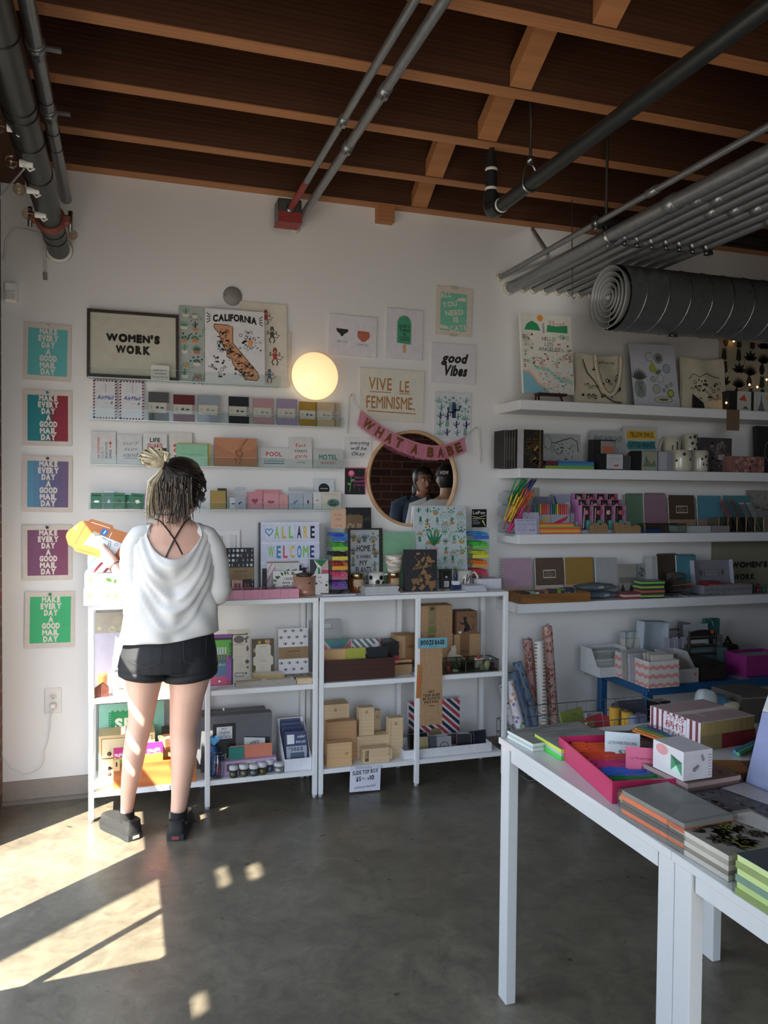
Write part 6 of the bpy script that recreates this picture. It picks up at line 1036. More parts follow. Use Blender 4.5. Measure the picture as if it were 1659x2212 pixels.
# -- right unit, bottom shelf: slide top boxes
def slidebox(px,y,d,label,wd=PLY,horiz=False,op=0.,z=None):
 x,zz,w,h=fit(*px,y,z or ZLo);z=(z or ZLo)+.0005;t=thing('slide_box',label,'box',(x,y,z),'slide top wooden boxes');mb=MB(stand(x,y,z));q=.007
 for b in((-w/2,0,-w/2+q,h),(w/2-q,0,w/2,h),(-w/2+q,0,w/2-q,q),(-w/2+q,h-q,w/2-q,h)):mb.box(b[0],b[1],-d,b[2],b[3],0,wd)
 mb.box(-w/2+q,q,-d,w/2-q,h-q,-d+.004,wd);mb.build('body',t);mb=MB(stand(x,y,z));o=op*w
 mb.box(-w/2+q+o,q,-.009,w/2-q+o,h-q,-.004,wd);
 cx,cy=(w*.3+o,h*.5)if horiz else(0,h*.84);mb.lathe([(0,-.0042),(.006,-.0041),(.0075,-.0036),(.0085,-.0041)],C('b08f66',.6),16,(cx,cy,.0003));mb.build('lid',t)
slidebox((696,754,1522,1580),3.76,.09,'wide slide box at the back left of the pile',z=ZLo+.075);slidebox((690,752,1580,1650),3.765,.08,'slide box at the bottom back, mostly hidden',PLYD)
slidebox((707,770,1559,1645),3.7,.05,'oak coloured slide box in the middle of the pile',PLYD);slidebox((706,760,1605,1658),3.63,.05,'small slide box at the front left corner',wood('c8a274','d3ae82',(1,26,26),.6,.05,'maple',2.),True)
slidebox((771,843,1589,1650),3.7,.06,'long slide box lying under the tall one',PLY,True);slidebox((776,808,1529,1592),3.71,.05,'tall slide box standing on the long one',z=at(800,1592,y=3.71).z);slidebox((840,870,1551,1640),3.69,.05,'tall slide box standing at the right');slidebox((785,841,1617,1650),3.63,.045,'half open slide box lying in front',PLY,True,.17)
slidebox((808,822,1535,1650),3.79,.04,'narrow slide box standing behind the tall one')
p=flat((755,821,1655,1709),FYU-.006,.0008,C('d7d8e6',.6),tilt=-.03);p.text('SLIDE TOP BOX',.5,.7,.15,INK,w=.84,bold=.03,jit=.08,rot=.05);p.text('$5',.28,.42,.17,INK,bold=.03,w=.16);p.text('50',.43,.48,.07,INK,bold=.02);p.text('- $',.56,.46,.09,INK,bold=.02);p.text('10',.72,.45,.17,INK,bold=.03,w=.14,rot=.05);p.text('price as marked',.5,.15,.09,INK,w=.66,sh=.2,rot=.05)
stripes(p,.2,14,[C('8f8fa0')],.16,.9,.7,1.,3,.4);p.done('price_card','handwritten SLIDE TOP BOX price card taped under the shelf','sign')
t=thing('white_tray','shallow white tray of ink pads on the bottom shelf','tray',(at(980,1640,y=3.63).x,3.63,ZLo));x0=at(873,1625,y=3.63).x;x1=at(1062,1625,y=3.63).x;hz=at(980,1612,y=3.63).z;mb=MB()
for b in((x0,3.63,x1,3.634),(x0,3.83,x1,3.834),(x0,3.634,x0+.004,3.83),(x1-.004,3.634,x1,3.83)):mb.box(b[0],b[1],ZLf,b[2],b[3],hz,C('d9dade',.5))
mb.box(x0+.004,3.634,ZLf,x1-.004,3.83,ZLf+.003,C('d9dade',.5));mb.build('tray',t);mb=MB();mb.box(x0+.27,3.634,ZLf+.003,x0+.273,3.83,hz-.01,C('d9dade',.5));mb.build('divider',t)
p=Panel(stand((at(882,1560,y=3.855).x+at(992,1560,y=3.855).x)/2,3.85,ZLf),at(992,1560,y=3.85).x-at(882,1560,y=3.85).x,at(937,1512,y=3.85).z-ZLf,.03,C('d9d6d8'));stripes(p,-.85,13,[C('b5404a'),C('26304a')],duty=.6);p.disc(.52,.16,.13,C('9a8458'),4);p.done('striped_box','red and navy striped carton behind the ink pad tray','box')
for k,(px,y,c,pos)in enumerate((((884,905,1578,1625),3.79,'1d1b1e','dark ink pad at the back left of the tray'),((884,925,1585,1625),3.76,'26241f','dark ink pad behind the post'),((904,925,1593,1640),3.68,'8d8458','gold ink pad at the left of the tray'),((922,938,1592,1640),3.7,'2a2a30','slim black ink pad beside the gold one'),((930,946,1592,1640),3.675,'55565c','grey ink pad edge in the row'),((938,956,1592,1638),3.7,'a8aab0','clear cased ink pad in the row'),((946,975,1592,1640),3.655,'8f9094','grey ink pad with an oval logo'),((970,992,1586,1630),3.77,'5a4a44','brown ink pad at the back middle'),((988,1018,1586,1634),3.68,'1b1a22','black ink pad right of the divider'),((1016,1036,1580,1632),3.7,'24222e','black clear cased ink pad near the right end'),((1024,1053,1578,1632),3.68,'1d1c2a','largest black ink pad at the right end'))):
 p=std(px,ZLo+.0035,.014,C(c,.3),y,.2,yaw=(-.1,.1,-.15)[k%3]);p.line([(0,0),(0,1),(1,1),(1,0)],.03,C('8f9096',.25),1)
 if k==6:p.ribbon([p.P(.5+.3*math.cos(a),.4+.26*math.sin(a))for a in[i*PI/10 for i in range(20)]],.003,INK,.001,True);p.text('versafine',.5,.36,.1,INK,w=.4)
 p.done('ink_pad',pos,'ink pad','ink pads in the tray')
yb=FYU-.012;t=thing('hanging_bag','kraft BOOZE BAGS paper bag hanging on the middle post','paper bag',at(930,1390,y=yb))
def hp(px,w0,w1,t_,ma):x,z,w,h=fit(*px,yb,None);return Panel(stand(x,yb-w0,z,0,0,-.0),w,h,t_,ma)
p=Panel(stand(at(932,1566,y=yb).x,yb,at(932,1566,y=yb).z,0,0,.012),at(953,1500,y=yb).x-at(906,1500,y=yb).x,at(932,1396,y=yb).z-at(932,1566,y=yb).z,.008,KRAFT)
for j,s in enumerate(('MAY','YOUR GLASS','BE ALWAYS','HALF FULL','of booze')):p.text(s,.5,.41-.043*j,.031 if j<4 else .018,INK,w=(.28,.78,.78,.66,.28)[j],bold=.04,jit=.05)
p.line([(.3,.06),(.72,.06)],.012,C('6a5038'));p.line([(.22,.0),(.24,.5),(.22,1)],.008,C('8a6a48'),1);p.line([(.82,.0),(.8,.5),(.82,1)],.008,C('8a6a48'),1);p.build('bag',t)
x,z,w,h=fit(904,966,1378,1400,yb-.006,None);p=Panel(stand(x,yb-.004,z,0,0,-.02),w,h,.001,C('6fa8b8',.5));p.text('BOOZE BAGS',.49,.36,.4,INK,w=.82,bold=.06,jit=.06);p.text('$ per bag',.5,.12,.1,INK,w=.24);p.build('header_card',t)
p=Panel(stand(at(903,1508,y=yb).x,yb-.003,at(903,1508,y=yb).z,0,0,-.04),.02,at(903,1436,y=yb).z-at(903,1508,y=yb).z,.006,C('b5753f',.5));
for j in range(8):p.text('COASTER'[j%7],.5,.08+.11*j,.05,C('7a4a28'),w=.4)
p.disc(.5,.5,.4,C('e8583f',.5),4);p.done('wooden_ruler','orange wooden ruler strip beside the hanging paper bag','ruler')
# --- four white floating shelves on the right
SX0,SX1,SY0=1.922,4.3,3.68;SZ=[1.903,1.5535,1.214,.857]
for i,z in enumerate(SZ):tag(MB().rbox(SX0,SY0,z-.05,SX1,WY,z,.002,C('dfe0e2',.5,var=.01)).build('wall_shelf'),'thick white floating shelf, %s of the four on the right'%('topmost','second from top','third from top','lowest')[i],'shelf','white floating shelves')
def shp(px,k,t,c,label,name,cat,y=3.76,lean=.1,draw=None,group=None,edge=None,tilt=0.,yaw=0.):
 p=std(px,SZ[k],t,c if not isinstance(c,str)else C(c),y,lean,edge=edge,tilt=tilt,yaw=yaw);draw and draw(p);return p.done(name,label,cat,group)
# -- top shelf
TOTE=C('bdb49e',.9,var=.06)
def la(p):
 r=random.Random(2);p.poly([(.06,.79),(.12,.87),(.22,.91),(.33,.87),(.38,.79)],C('2f8a5a'));p.poly([(.5,.78),(.52,.87),(.7,.86),(.92,.88),(.92,.78)],C('2f8a5a'));p.disc(.38,.95,.06,C('d88a3a'))
 for x in(.55,.62,.7,.76,.82):p.rect(x,.87,x+.05,.9+.03*r.random(),C('c9a8a0'))
 p.rect(.42,.76,.46,.89,C('9a9a98'));p.poly([(.0,.28),(.12,.26),(.28,.12),(.48,.06),(.5,0),(0,0)],C('7fb4c4'));p.line([(.02,.28),(.14,.26),(.3,.12),(.5,.05)],.04,C('d8b088'));p.poly([(.25,.3),(.5,.27),(.66,.18),(.98,.12),(.98,.18),(.66,.23),(.5,.32),(.25,.34)],C('9fc4b4'))
 doodle(p,70,.04,.32,.96,.56,.045,[C('c85a4a'),C('2f7a5a'),C('3a3a3a'),C('d89a8a'),C('4a8a8a')],12);doodle(p,60,.3,.04,.97,.3,.035,[C('c04a4a'),C('3a6a8a'),C('d8a078'),C('2f6a5a')],13);doodle(p,16,.04,.56,.3,.76,.06,[C('3a8a7a'),C('c9a878'),C('3a3a3a')],14);doodle(p,16,.7,.5,.96,.76,.06,[C('c96a5a'),C('3f9a7a'),C('8a5a3a')],15)
 for j,(s,w_)in enumerate((('HELLO',.26),('LOS',.16),('ANGELES',.42))):p.text(s,.53,.665-.065*j,.05,C('3a3a3a'),w=w_,sh=.15,l=3)
ye=3.74;q=at(1188,842,y=ye);zc=SZ[0]+.045
x,z,w,h=fit(1132,1242,674,838,ye,zc);p=Panel(stand(x,ye,zc,0,.12),w,h,.02,C('d3d0c6'),C('e0ded8'));la(p);p.done('city_canvas','HELLO LOS ANGELES illustrated canvas on a tiny easel','canvas')
t=thing('mini_easel','small dark wooden easel under the HELLO LOS ANGELES canvas','easel',(x,ye-.02,SZ[0]));EM=C('3a1f1c',.45);mb=MB();mb.rbox(x-.085,ye-.04,zc-.014,x+.085,ye+.01,zc-.001,.003,EM);mb.build('ledge',t)
for dx,dy in((-.062,0),(.062,0)):mb=MB();mb.tube([(x+dx*1.15,ye-.015,SZ[0]+.001),(x+dx*.2,ye+.08,SZ[0]+.24)],.0055,EM,6);mb.build('leg',t)
mb=MB();mb.tube([(x,ye+.16,SZ[0]+.001),(x,ye+.085,SZ[0]+.2)],.0055,EM,6);mb.build('leg',t)
def tote(px,y,label,draw,strap):
 x,z,w,h=fit(*px,y,SZ[0]);t=thing('tote_bag',label,'bag',(x,y,SZ[0]),'canvas tote bags');p=Panel(stand(x,y,SZ[0]+.0005,0,.1),w,h,.004,TOTE);p.V,p.F,p.MI,p.S=[],[],[],[];n,m_=14,12;vs=[]
 for i in range(n+1):
  for j in range(m_+1):u,v=i/n,j/m_;vs.append(((u-.5)*w*(1.06-.1*v+.02*math.sin(9*v)),h*v*(1-.05*math.sin(PI*u)*v),.02*math.sin(PI*u)*math.sin(PI*min(1,v*1.15))+.004*math.sin(11*u+4*v)))
 fs=[(i*(m_+1)+j,(i+1)*(m_+1)+j,(i+1)*(m_+1)+j+1,i*(m_+1)+j+1)for i in range(n)for j in range(m_)];MB.add(p,vs,fs,TOTE,True);MB.add(p,[(a,b,-.012-c*.5)for a,b,c in vs],[f[::-1]for f in fs],TOTE,True)
 p.T=p.T@Matrix.Translation((0,0,.027));draw(p);p.build('bag',t)
 if strap:
  for off,dy in((0,.031),):mb=MB(p.T0);k=16;L=[(-.24*w+.0*i,0)for i in range(1)];pts=[(w*(-.14+.29*(1-math.cos(PI*i/k))/1.0*.9),h*(.93-.74*math.sin(PI*i/k)),.032)for i in range(k+1)];mb.tube(pts,.012,TOTE,6,el=.25);mb.build('strap',t)
tote((1246,1352,762,866),3.77,'cream tote bag with a California outline print and hanging strap',lambda p:(p.line([(.1,.85),(.18,.6),(.34,.42),(.45,.2),(.7,.06),(.86,.05)],.02,INK,1),doodle(p,30,.3,.1,.85,.75,.055,[INK],3,1),doodle(p,10,.08,.1,.35,.4,.06,[INK],5,1),p.text('California',.55,.78,.06,INK,w=.4,l=1)),True)
tote((1476,1570,770,874),3.77,'cream tote bag with a black city drawing and a dark pocket corner',lambda p:(p.line([(.1,.55),(.2,.66),(.35,.6),(.5,.68),(.65,.62),(.8,.6)],.012,INK,1),doodle(p,34,.15,.2,.85,.56,.06,[INK],6,1),p.poly([(.14,.02),(.16,.28),(.4,.12),(.42,.02)],INK,1),p.text('Los Angeles',.66,.18,.06,INK,w=.3,l=1,rot=.15)),False)
def fruit(p):
 g=C('5a605c');lg=C('8a9a94');y_=C('a8a840')
 p.leaf(.12,.38,0.01,.01,0,g);p.poly([(.16+.13*math.cos(a),.3+.15*math.sin(a))for a in[i*PI/10 for i in range(20)]],C('8a9490'),1)
 for i in range(5):
  p.line([(.06+.05*i,.18),(.24-.02*i,.42)],.005,g);p.line([(.28-.05*i,.18),(.08+.02*i,.42)],.005,g)
 for i in range(9):p.leaf(.16,.44,.24-.01*abs(i-4),.045,PI/2+(i-4)*.3,g,3)
 for(x,y,r,m_)in((.42,.8,.09,C('b9bcbc')),(.62,.78,.1,lg),(.78,.62,.09,C('8fa4a4')),(.47,.62,.075,y_),(.62,.46,.08,C('b9bcbc')),(.46,.45,.06,C('9aa49c')),(.52,.3,.09,C('a4aaa4')),(.75,.34,.045,lg),(.85,.37,.04,lg),(.82,.23,.08,C('7f8a34')),(.68,.28,.04,C('8a8f96'))):p.disc(x,y,r,g,1);p.disc(x,y,r*.9,m_,2)
 p.poly([(.43,.66),(.47,.76),(.5,.66)],y_,2);p.disc(.82,.23,.05,C('a9b45a'),3);p.disc(.62,.78,.06,g,3);p.poly([(.65+.21*math.cos(a),.13+.055*math.sin(a))for a in[i*PI/10 for i in range(20)]],C('8f9a70'),2);p.poly([(.65+.18*math.cos(a),.13+.04*math.sin(a))for a in[i*PI/10 for i in range(20)]],C('b9c0a4'),3);p.poly([(.65+.11*math.cos(a),.13+.02*math.sin(a))for a in[i*PI/8 for i in range(16)]],C('5a5f58'),4)
 for i in range(4):p.leaf(.6,.54,.1,.04,1+i*.7,C('5f7a4a'),3)
shp((1372,1470,745,872),0,.003,'b9b9c4','white print of a pineapple and other fruit on the top shelf','fruit_print','print',3.77,.14,fruit,tilt=.03)
p=flat((1552,1720,728,900),WY-.008,.004,C('a9a594'));LF=C('23221f');r=random.Random(8)
for j in range(6):
 for i in range(6):
  x,y,s=.08+.16*i+r.uniform(-.02,.02),.06+.16*j,.15;k=(i*3+j*2)%5
  if k==0:p.leaf(x,y-.02,s*.9,.07,PI/2,LF)
  elif k==4:sprig(p,x,y,s*.75,LF,PI/2,5,2,0,.35)
  else:sprig(p,x,y-.03,s*.8,LF,PI/2,6 if k!=2 else 11,2,0 if k==2 else 1,.16)
p.done('leaf_chart','cream chart of dark leaf silhouettes on the wall under the duct','print');mb=MB()
mb.tube([at(1552,730,y=WY-.012),at(1549,835,y=WY-.012)],.002,C('6a6a66'),5)
for px,dr_,nm in(((1575,1622,845,888),lambda p:(p.rect(.36,0,1,1,C('b9b7b0'),1),p.poly([(.42,.55),(.68,.85),(.8,.5)],C('b8483a'),2),p.poly([(.4,.3),(.55,.42),(.62,.28)],C('c9b878'),2),p.poly([(.6,.12),(.75,.28),(.9,.1)],C('4a5a6a'),2)),'umbrella'),((1622,1670,847,890),lambda p:(p.rect(.12,0,1,1,C('b3b4b0'),1),p.poly([(.3,.05),(.42,.5),(.46,.95),(.5,.5),(.62,.05)],C('5f6a6c'),2),p.disc(.72,.7,.07,C('c9a050'),2)),'tower')):shp(px,0,.06,'1b1c1d','black box with %s picture at the right of the top shelf'%nm,'card_box','box',3.72,0,dr_,'black boxes with picture cards')
p=flat((1569,1597,885,930),SY0-.002,.0008,C('6f5844',.8));lines(p,.2,.2,.8,.6,3,C('5a4434'));p.done('paper_tag','brown paper tag taped to the front of the top shelf','sign')
fl=bpy.data.materials.new('lit_fairy_bulb');fl.use_nodes=True;b=fl.node_tree.nodes['Principled BSDF'];b.inputs['Emission Color'].default_value=lin('ffb45a');b.inputs['Emission Strength'].default_value=6;b.inputs['Base Color'].default_value=lin('ffdca8')
fpts=[at(a,b_,y=y)for a,b_,y in((1585,737,3.9),(1619,831,3.8),(1636,836,3.78),(1656,820,3.84),(1569,870,3.72))]
for i,q in enumerate(fpts):mb=MB();mb.sphere(q,.005,fl,8,(1,1,1.3));tag(mb.build('fairy_light'),('tiny warm fairy light above the leaf chart','tiny warm fairy light left of the picture boxes top','tiny warm fairy light over the umbrella box','tiny warm fairy light at the right frame edge','tiny warm fairy light beside the black box foot')[i],'light','fairy lights')
mb.V,mb.F,mb.MI,mb.S=[],[],[],[];mb.tube([fpts[0],(fpts[0]+fpts[1])/2+Vector((.02,0,.02)),fpts[1],fpts[2],fpts[3],fpts[3]+Vector((.1,0,.03))],.0011,C('5a4634',.4),4);mb.tube([fpts[1],fpts[4]+Vector((0,0,.02)),fpts[4]],.0011,C('5a4634',.4),4);tag(mb.build('light_wire'),'thin copper wire of the fairy lights by the leaf chart','wire')
# -- second shelf
for k in range(5):shp((1089+5.5*k,1097+5.5*k,929,1010),1,.12,('24221f','1b1a1a')[k%2],('first','second','third','fourth','fifth')[k]+' dark notebook spine from the left end of the second shelf','notebook','notebook',3.72,0,lambda p:(p.rect(.0,0,.12,1,C('8a8a88'),1),p.rect(.3,.2,.6,.8,C('4a4038'),1)),'dark notebooks on the second shelf')
shp((1117,1173,928,1010),1,.12,'14130f','black floral notebook with a gold elastic on the second shelf','notebook','notebook',3.7,.0,lambda p:(p.rect(0,0,.24,1,C('a9a7aa'),1),florals(p,20,[C('4a3a22')],[C('3f3220')],5,.26,0,1,1,.3),p.rect(.84,0,.9,1,C('6a5434',.4),4),p.poly([(.62,.5),(.8,.62),(.8,.54),(.66,.44)],C('a87a48',.3),5),p.poly([(.55,.22),(.72,.3),(.72,.24)],C('a87a48',.3),5),p.text('Notes',.52,.5,.12,C('4a3a22'),w=.4,l=5,sh=.3)))
shp((1176,1258,938,1003),1,.003,'a4a6a5','pale map print leaning behind the stack of coloured books','map_print','print',3.85,.12,lambda p:(p.line([(.05,.6),(.12,.8),(.3,.74),(.5,.82),(.75,.9),(.9,.8),(.92,.5)],.02,INK),doodle(p,44,.2,.25,.85,.75,.045,[INK],6),p.disc(.12,.75,.1,C('a4a6a5'),3),p.ribbon([p.P(.12+.1*math.cos(a),.75+.2*math.sin(a))for a in[i*PI/8 for i in range(16)]],.002,INK,.002,True)))
for k in range(5):slab((1178,1011),(1283,1011),3.72,3.82,SZ[1]+.0085*k,.008,C(('6f9440','5f8a3a','3f7f8a','2f5f8a','2a4f7a')[k],.6),'slim_book',('bottom green','second green','teal','blue','top dark blue')[k]+' slim book in the stack on the second shelf','book','stacked slim books',yaw=0.,front=C(('86b04a','7aa648','3f8fa8','3a78a8','3168a0')[k],.6))if k<2 else slab((1206,1011),(1283,1011),3.72,3.82,SZ[1]+.0085*k,.008,C(('','','3f7f8a','2f5f8a','2a4f7a')[k],.6),'slim_book',('','','teal','blue','top dark blue')[k]+' slim book in the stack on the second shelf','book','stacked slim books',yaw=0.,front=C(('','','3f8fa8','3a78a8','3168a0')[k],.6))
for k in range(3):slab((1179,1011),(1205,1011),3.72,3.82,SZ[1]+.017+.0085*k,.008,C('5f2630',.6),'slim_book',('lowest','middle','top')[k]+' dark red slim book left of the blue ones','book','stacked slim books',yaw=0.)
shp((1281,1353,931,1005),1,.02,'a4a6a6','PRINT WORKSHOP book at the back of the second shelf','book','book',3.83,.1,lambda p:(p.text('PRINT WORKSHOP',.5,.72,.14,C('6a7478'),w=.84,bold=.02),doodle(p,30,.5,.1,.95,.66,.06,[C('5a6064')],4)))
def yo(p):
 for y,c in((.7,'c9a030'),(.47,'3f8088'),(.22,'a83a30')):p.poly([(.08,y),(.04,y+.1),(.1,y+.2),(.5,y+.19),(.92,y+.21),(.9,y+.1),(.95,y+.02),(.5,y+.01)],C(c),1)
 p.text("YELLOW OWL'S",.5,.76,.1,C('3a3418'),w=.7,bold=.03,l=3);p.text('LITTLE PRINTS',.5,.53,.1,C('1f3a40'),w=.74,bold=.03,l=3);lines(p,.2,.27,.84,.37,2,C('6a2420'),.015,lay=3)
shp((1353,1425,922,1005),1,.02,'b4b4b2',"YELLOW OWL'S LITTLE PRINTS book with three colour bands",'book','book',3.82,.1,yo)
gb='boxed cards on the second shelf';WC=C('b4b4ba')
shp((1281,1328,950,1010),1,.05,'1c1c1f','tall black box with an orange fruit card on the second shelf','card_box','box',3.76,0,lambda p:(p.rect(.34,.46,.98,.96,C('8f8784'),1),p.rect(.42,.6,.9,.78,C('b5623f'),2)),gb)
shp((1297,1347,980,1012),1,.05,'17171a','low black box with a white rhino card','card_box','box',3.7,0,lambda p:(p.rect(.26,.06,.97,.98,WC,1),lines(p,.34,.7,.85,.88,2,C('5a5a5e'),lay=2),p.poly([(.55,.3),(.8,.34),(.74,.22),(.6,.22)],C('b83a34'),2)),gb)
shp((1346,1372,984,1012),1,.05,'4f5054','dark grey small box between the black ones','card_box','box',3.74,0,None,gb)
shp((1372,1421,974,1013),1,.05,'15161a','black box with a green and mustard hills card','card_box','box',3.7,0,lambda p:(p.rect(.28,.0,.97,.98,C('8f9488'),1),p.poly([(.34,.2),(.5,.6),(.7,.34),(.85,.56),(.92,.2)],C('5f6f50'),2),p.poly([(.4,.5),(.48,.78),(.54,.5)],C('4a6a7a'),3),p.poly([(.54,.6),(.62,.86),(.7,.6)],C('b08a3f'),3)),gb)
shp((1421,1453,975,1013),1,.05,'8a8d98','pale grey card box left of the spotted mug','card_box','box',3.71,0,lambda p:p.rect(.0,.05,.6,.95,C('a9a9b2'),1),gb)
def cup(px,y,label,**k):x,z,w,h=fit(*px,y,SZ[1]);mug((x,y+w/2,SZ[1]+k.pop('dz',.0005)),w/2,h-k.pop('cut',0),'c0baa8',label,group='mugs on the second shelf',**k)
cup((1447,1481,943,1010),3.8,'cream mug with a black cactus, handle left, at the back',handle=-1,strokes=[[(-.1,.45),(-.1,.85)],[(.5,.5),(.5,.8)],[(-.6,.55),(-.6,.75)]]);cup((1486,1514,937,1010),3.8,'tall cream cup with dense black pattern at the back',handle=0,spots=[(-.6,.9,.008),(0,.92,.009),(.6,.88,.009),(-.3,.75,.009),(.4,.72,.008),(0,.6,.007)],name='cup',cat='cup')
cup((1463,1507,972,1014),3.69,'big cream mug with black spots, handle left',handle=-1,spots=[(-.3,.8,.009),(.35,.55,.0085),(.9,.3,.008),(.95,.8,.007),(-.9,.5,.007)]);cup((1508,1538,973,1014),3.7,'small cream cup with black blots beside the spotted mug',handle=0,spots=[(-.4,.6,.007),(.1,.7,.008),(.5,.5,.007),(-.2,.35,.006),(.3,.3,.007)],name='cup',cat='cup')
shp((1514,1580,946,1012),1,.06,'3f3c40','dark floral box on the second shelf','floral_box','box',3.78,0,lambda p:(florals(p,50,[C('6a5a5a'),C('7a6a58'),C('8a8480')],[C('2a2c30'),C('55504a')],6,s=.2),p.rect(.55,.36,.78,.52,C('9a9aa0'),5)))
for k in range(5):p=std((1580,1651,1010,1018),SZ[1]+.0185*k,.1,C('7f5f58',.6),3.71);p.h*=1;T_=p.T0;p=Panel(T_,p.w,.018,.1,C('8a625c',.6));florals(p,10,[C('b9847a'),C('c9a090')],[C('4a3a34'),C('6a4a44')],20+k,s=.13);p.done('floral_box',('lowest','second','third','fourth','topmost')[k]+' flat rose floral box of the stack on the second shelf','box','flat floral boxes')
shp((1638,1690,922,1010),1,.03,'1d1f21','black patterned folder at the right frame edge','folder','folder',3.8,.08,lambda p:p.ribbon([p.P(.6+.3*math.cos(a),.45+.25*math.sin(a))for a in[i*PI/8 for i in range(16)]],.002,WC,.001,True))
# -- third shelf: hexagonal pen holder
q=at(1103,1150,y=3.72);t=thing('hex_pen_holder','clear honeycomb pen holder at the left end of the third shelf','pen holder',(q.x,3.72,SZ[2]));HG=clear('e8eef0',.05,.95,'hex_acrylic')
hexs=[(1106,1142),(1104,1106),(1124,1124),(1106,1076),(1126,1090)];cells=[]
for a,b_ in hexs:
 c=at(a,b_,y=3.72);rr=.04;mb=MB();P_=[(c.x+rr*.9*math.cos(PI/6+i*PI/3),c.z+rr*math.sin(PI/6+i*PI/3))for i in range(6)]
 for i in range(6):u,v=P_[i],P_[(i+1)%6];mb.add([(u[0],3.7,u[1]),(v[0],3.7,v[1]),(v[0],3.82,v[1]),(u[0],3.82,u[1])],[(0,1,2,3)],HG)
 mb.build('cell',t);cells.append(c)
def leanpens(a,b_,n,cols,spread,nm,up=.12):
 c=at(a,b_,y=3.72);r=random.Random(a);pr={}
 for i in range(n):
  col=cols[i%len(cols)]
  if col not in pr:mb=MB();mb.tube([(0,0,0),(0,0,.09),(0,0,.125),(0,0,.14)],[.004,.0045,.0045,.0025],C(col,.35),7);o=mb.build('marker',origin=(0,0,0));pr[col]=o
  else:o=pr[col].copy();COL.objects.link(o)
  o.location=(c.x+r.uniform(-1,1)*spread*.6-.01,3.73+r.uniform(0,.05),c.z-.06+r.uniform(-.012,.012));o.rotation_euler=(r.uniform(-.05,.1)+.15,.45+r.uniform(-.25,.25),0);tag(o,nm+' marker in the honeycomb pen holder','marker',nm+' honeycomb markers')
leanpens(1112,1060,11,['1f7a3a','2a8a48','186a34'],.03,'green');leanpens(1130,1058,9,['1f2a6a','24307a'],.022,'navy');leanpens(1106,1098,12,['e0b02a','d8a428'],.03,'yellow');leanpens(1126,1086,11,['e0622a','d8542a'],.024,'orange');leanpens(1107,1124,10,['d83a78','c83070'],.028,'hot pink');leanpens(1127,1118,4,['b02a3a','2a5a9a'],.014,'red or blue')
shp((1133,1167,1053,1150),2,.003,'a8a29a','cream print with small farm drawings behind the honeycomb holder','print','print',3.88,.06,lambda p:doodle(p,26,.1,.35,.95,.95,.12,[C('7a4a38'),C('3a4a3a'),C('8a5a48')],9))
shp((1131,1166,1107,1154),2,.001,'a9a9bc','blank looking second price card of the third shelf','price_card','sign',3.71,.12,lambda p:lines(p,.2,.7,.8,.9,2,C('8a6a78')))
shp((1113,1160,1121,1154),2,.001,'b4b4cc','handwritten price card ending $2.00 on the third shelf','price_card','sign',3.69,.12,lambda p:(p.text('Stabilo Sign Pen',.5,.86,.07,INK,w=.8),p.text('Brush markers water based',.5,.62,.06,INK,w=.8),p.text('color pens',.34,.45,.06,C('7a4a8a'),w=.4),p.text('3 for $5',.3,.27,.06,INK,w=.36),p.text('$2.00',.78,.2,.11,INK,w=.26)))
shp((1195,1232,1068,1127),2,.03,'8f92a4','pen brand box with a blue diagonal behind the marker sets','marker_box','box',3.83,.02,lambda p:(p.poly([(0,.95),(.1,.95),(.5,.4),(.3,.4)],C('2a3f7a'),1),p.disc(.85,.72,.16,C('b9b9c8'),1),p.text('Pentel',.86,.66,.12,C('9a3040'),w=.2,rot=PI/2)))
MK=['2f6a9a','1f5a3a','2f7a4a','c9a83a','b83a30','c8483a','b04a48','c05a50','b8605a']
for px,nm,cl in(((1157,1190,1089,1128),'yellow stroke','b5a030'),((1191,1231,1089,1128),'red stroke','a8384a')):
 x,z,w,h=fit(*px,3.74,SZ[2]);t=thing('marker_set','boxed marker set with a %s on its front'%nm,'marker set',(x,3.74,SZ[2]),'boxed marker sets');h=at((px[0]+px[1])/2,px[2],y=3.74).z-SZ[2];p=Panel(stand(x,3.74,SZ[2]+.0005,0,.03),w,h*.64,.018,C('9f9fae',.4));p.poly([(.1,.55),(.5,.75),(.95,.95),(.8,.7),(.4,.5)],C(cl),1);p.text('Fiberpen',.4,.25,.14,C('3a3440'),w=.6,sh=.2);p.build('sleeve',t)
 for i in range(9):mb=MB(p.T0);mb.tube([(-w/2+w*(i+.5)/9,h*.6,-.009),(-w/2+w*(i+.5)/9,h*.98,-.009),(-w/2+w*(i+.5)/9,h,-.009)],[w*.05,w*.05,w*.035],C(MK[i],.4),6);mb.build('marker_cap',t)
shp((1157,1186,1073,1128),2,.012,'5f6270','grey card backing of the left marker set','card_backing','card',3.775,.03)
OC=['d8583f','e0944a','d8b04a','d86a48','e0a850','8a9a4a']
for k in range(7):slab((1168,1154),(1254 if k<5 else 1239,1154),3.70,3.78,SZ[2]+.0078*k,.0074,C(OC[(k*5+3)%6],.6),'note_block',('lowest','second','third','fourth','fifth','sixth','topmost')[k]+' orange or yellow edged note block of the third shelf stack','notepad','orange note blocks',yaw=0.)
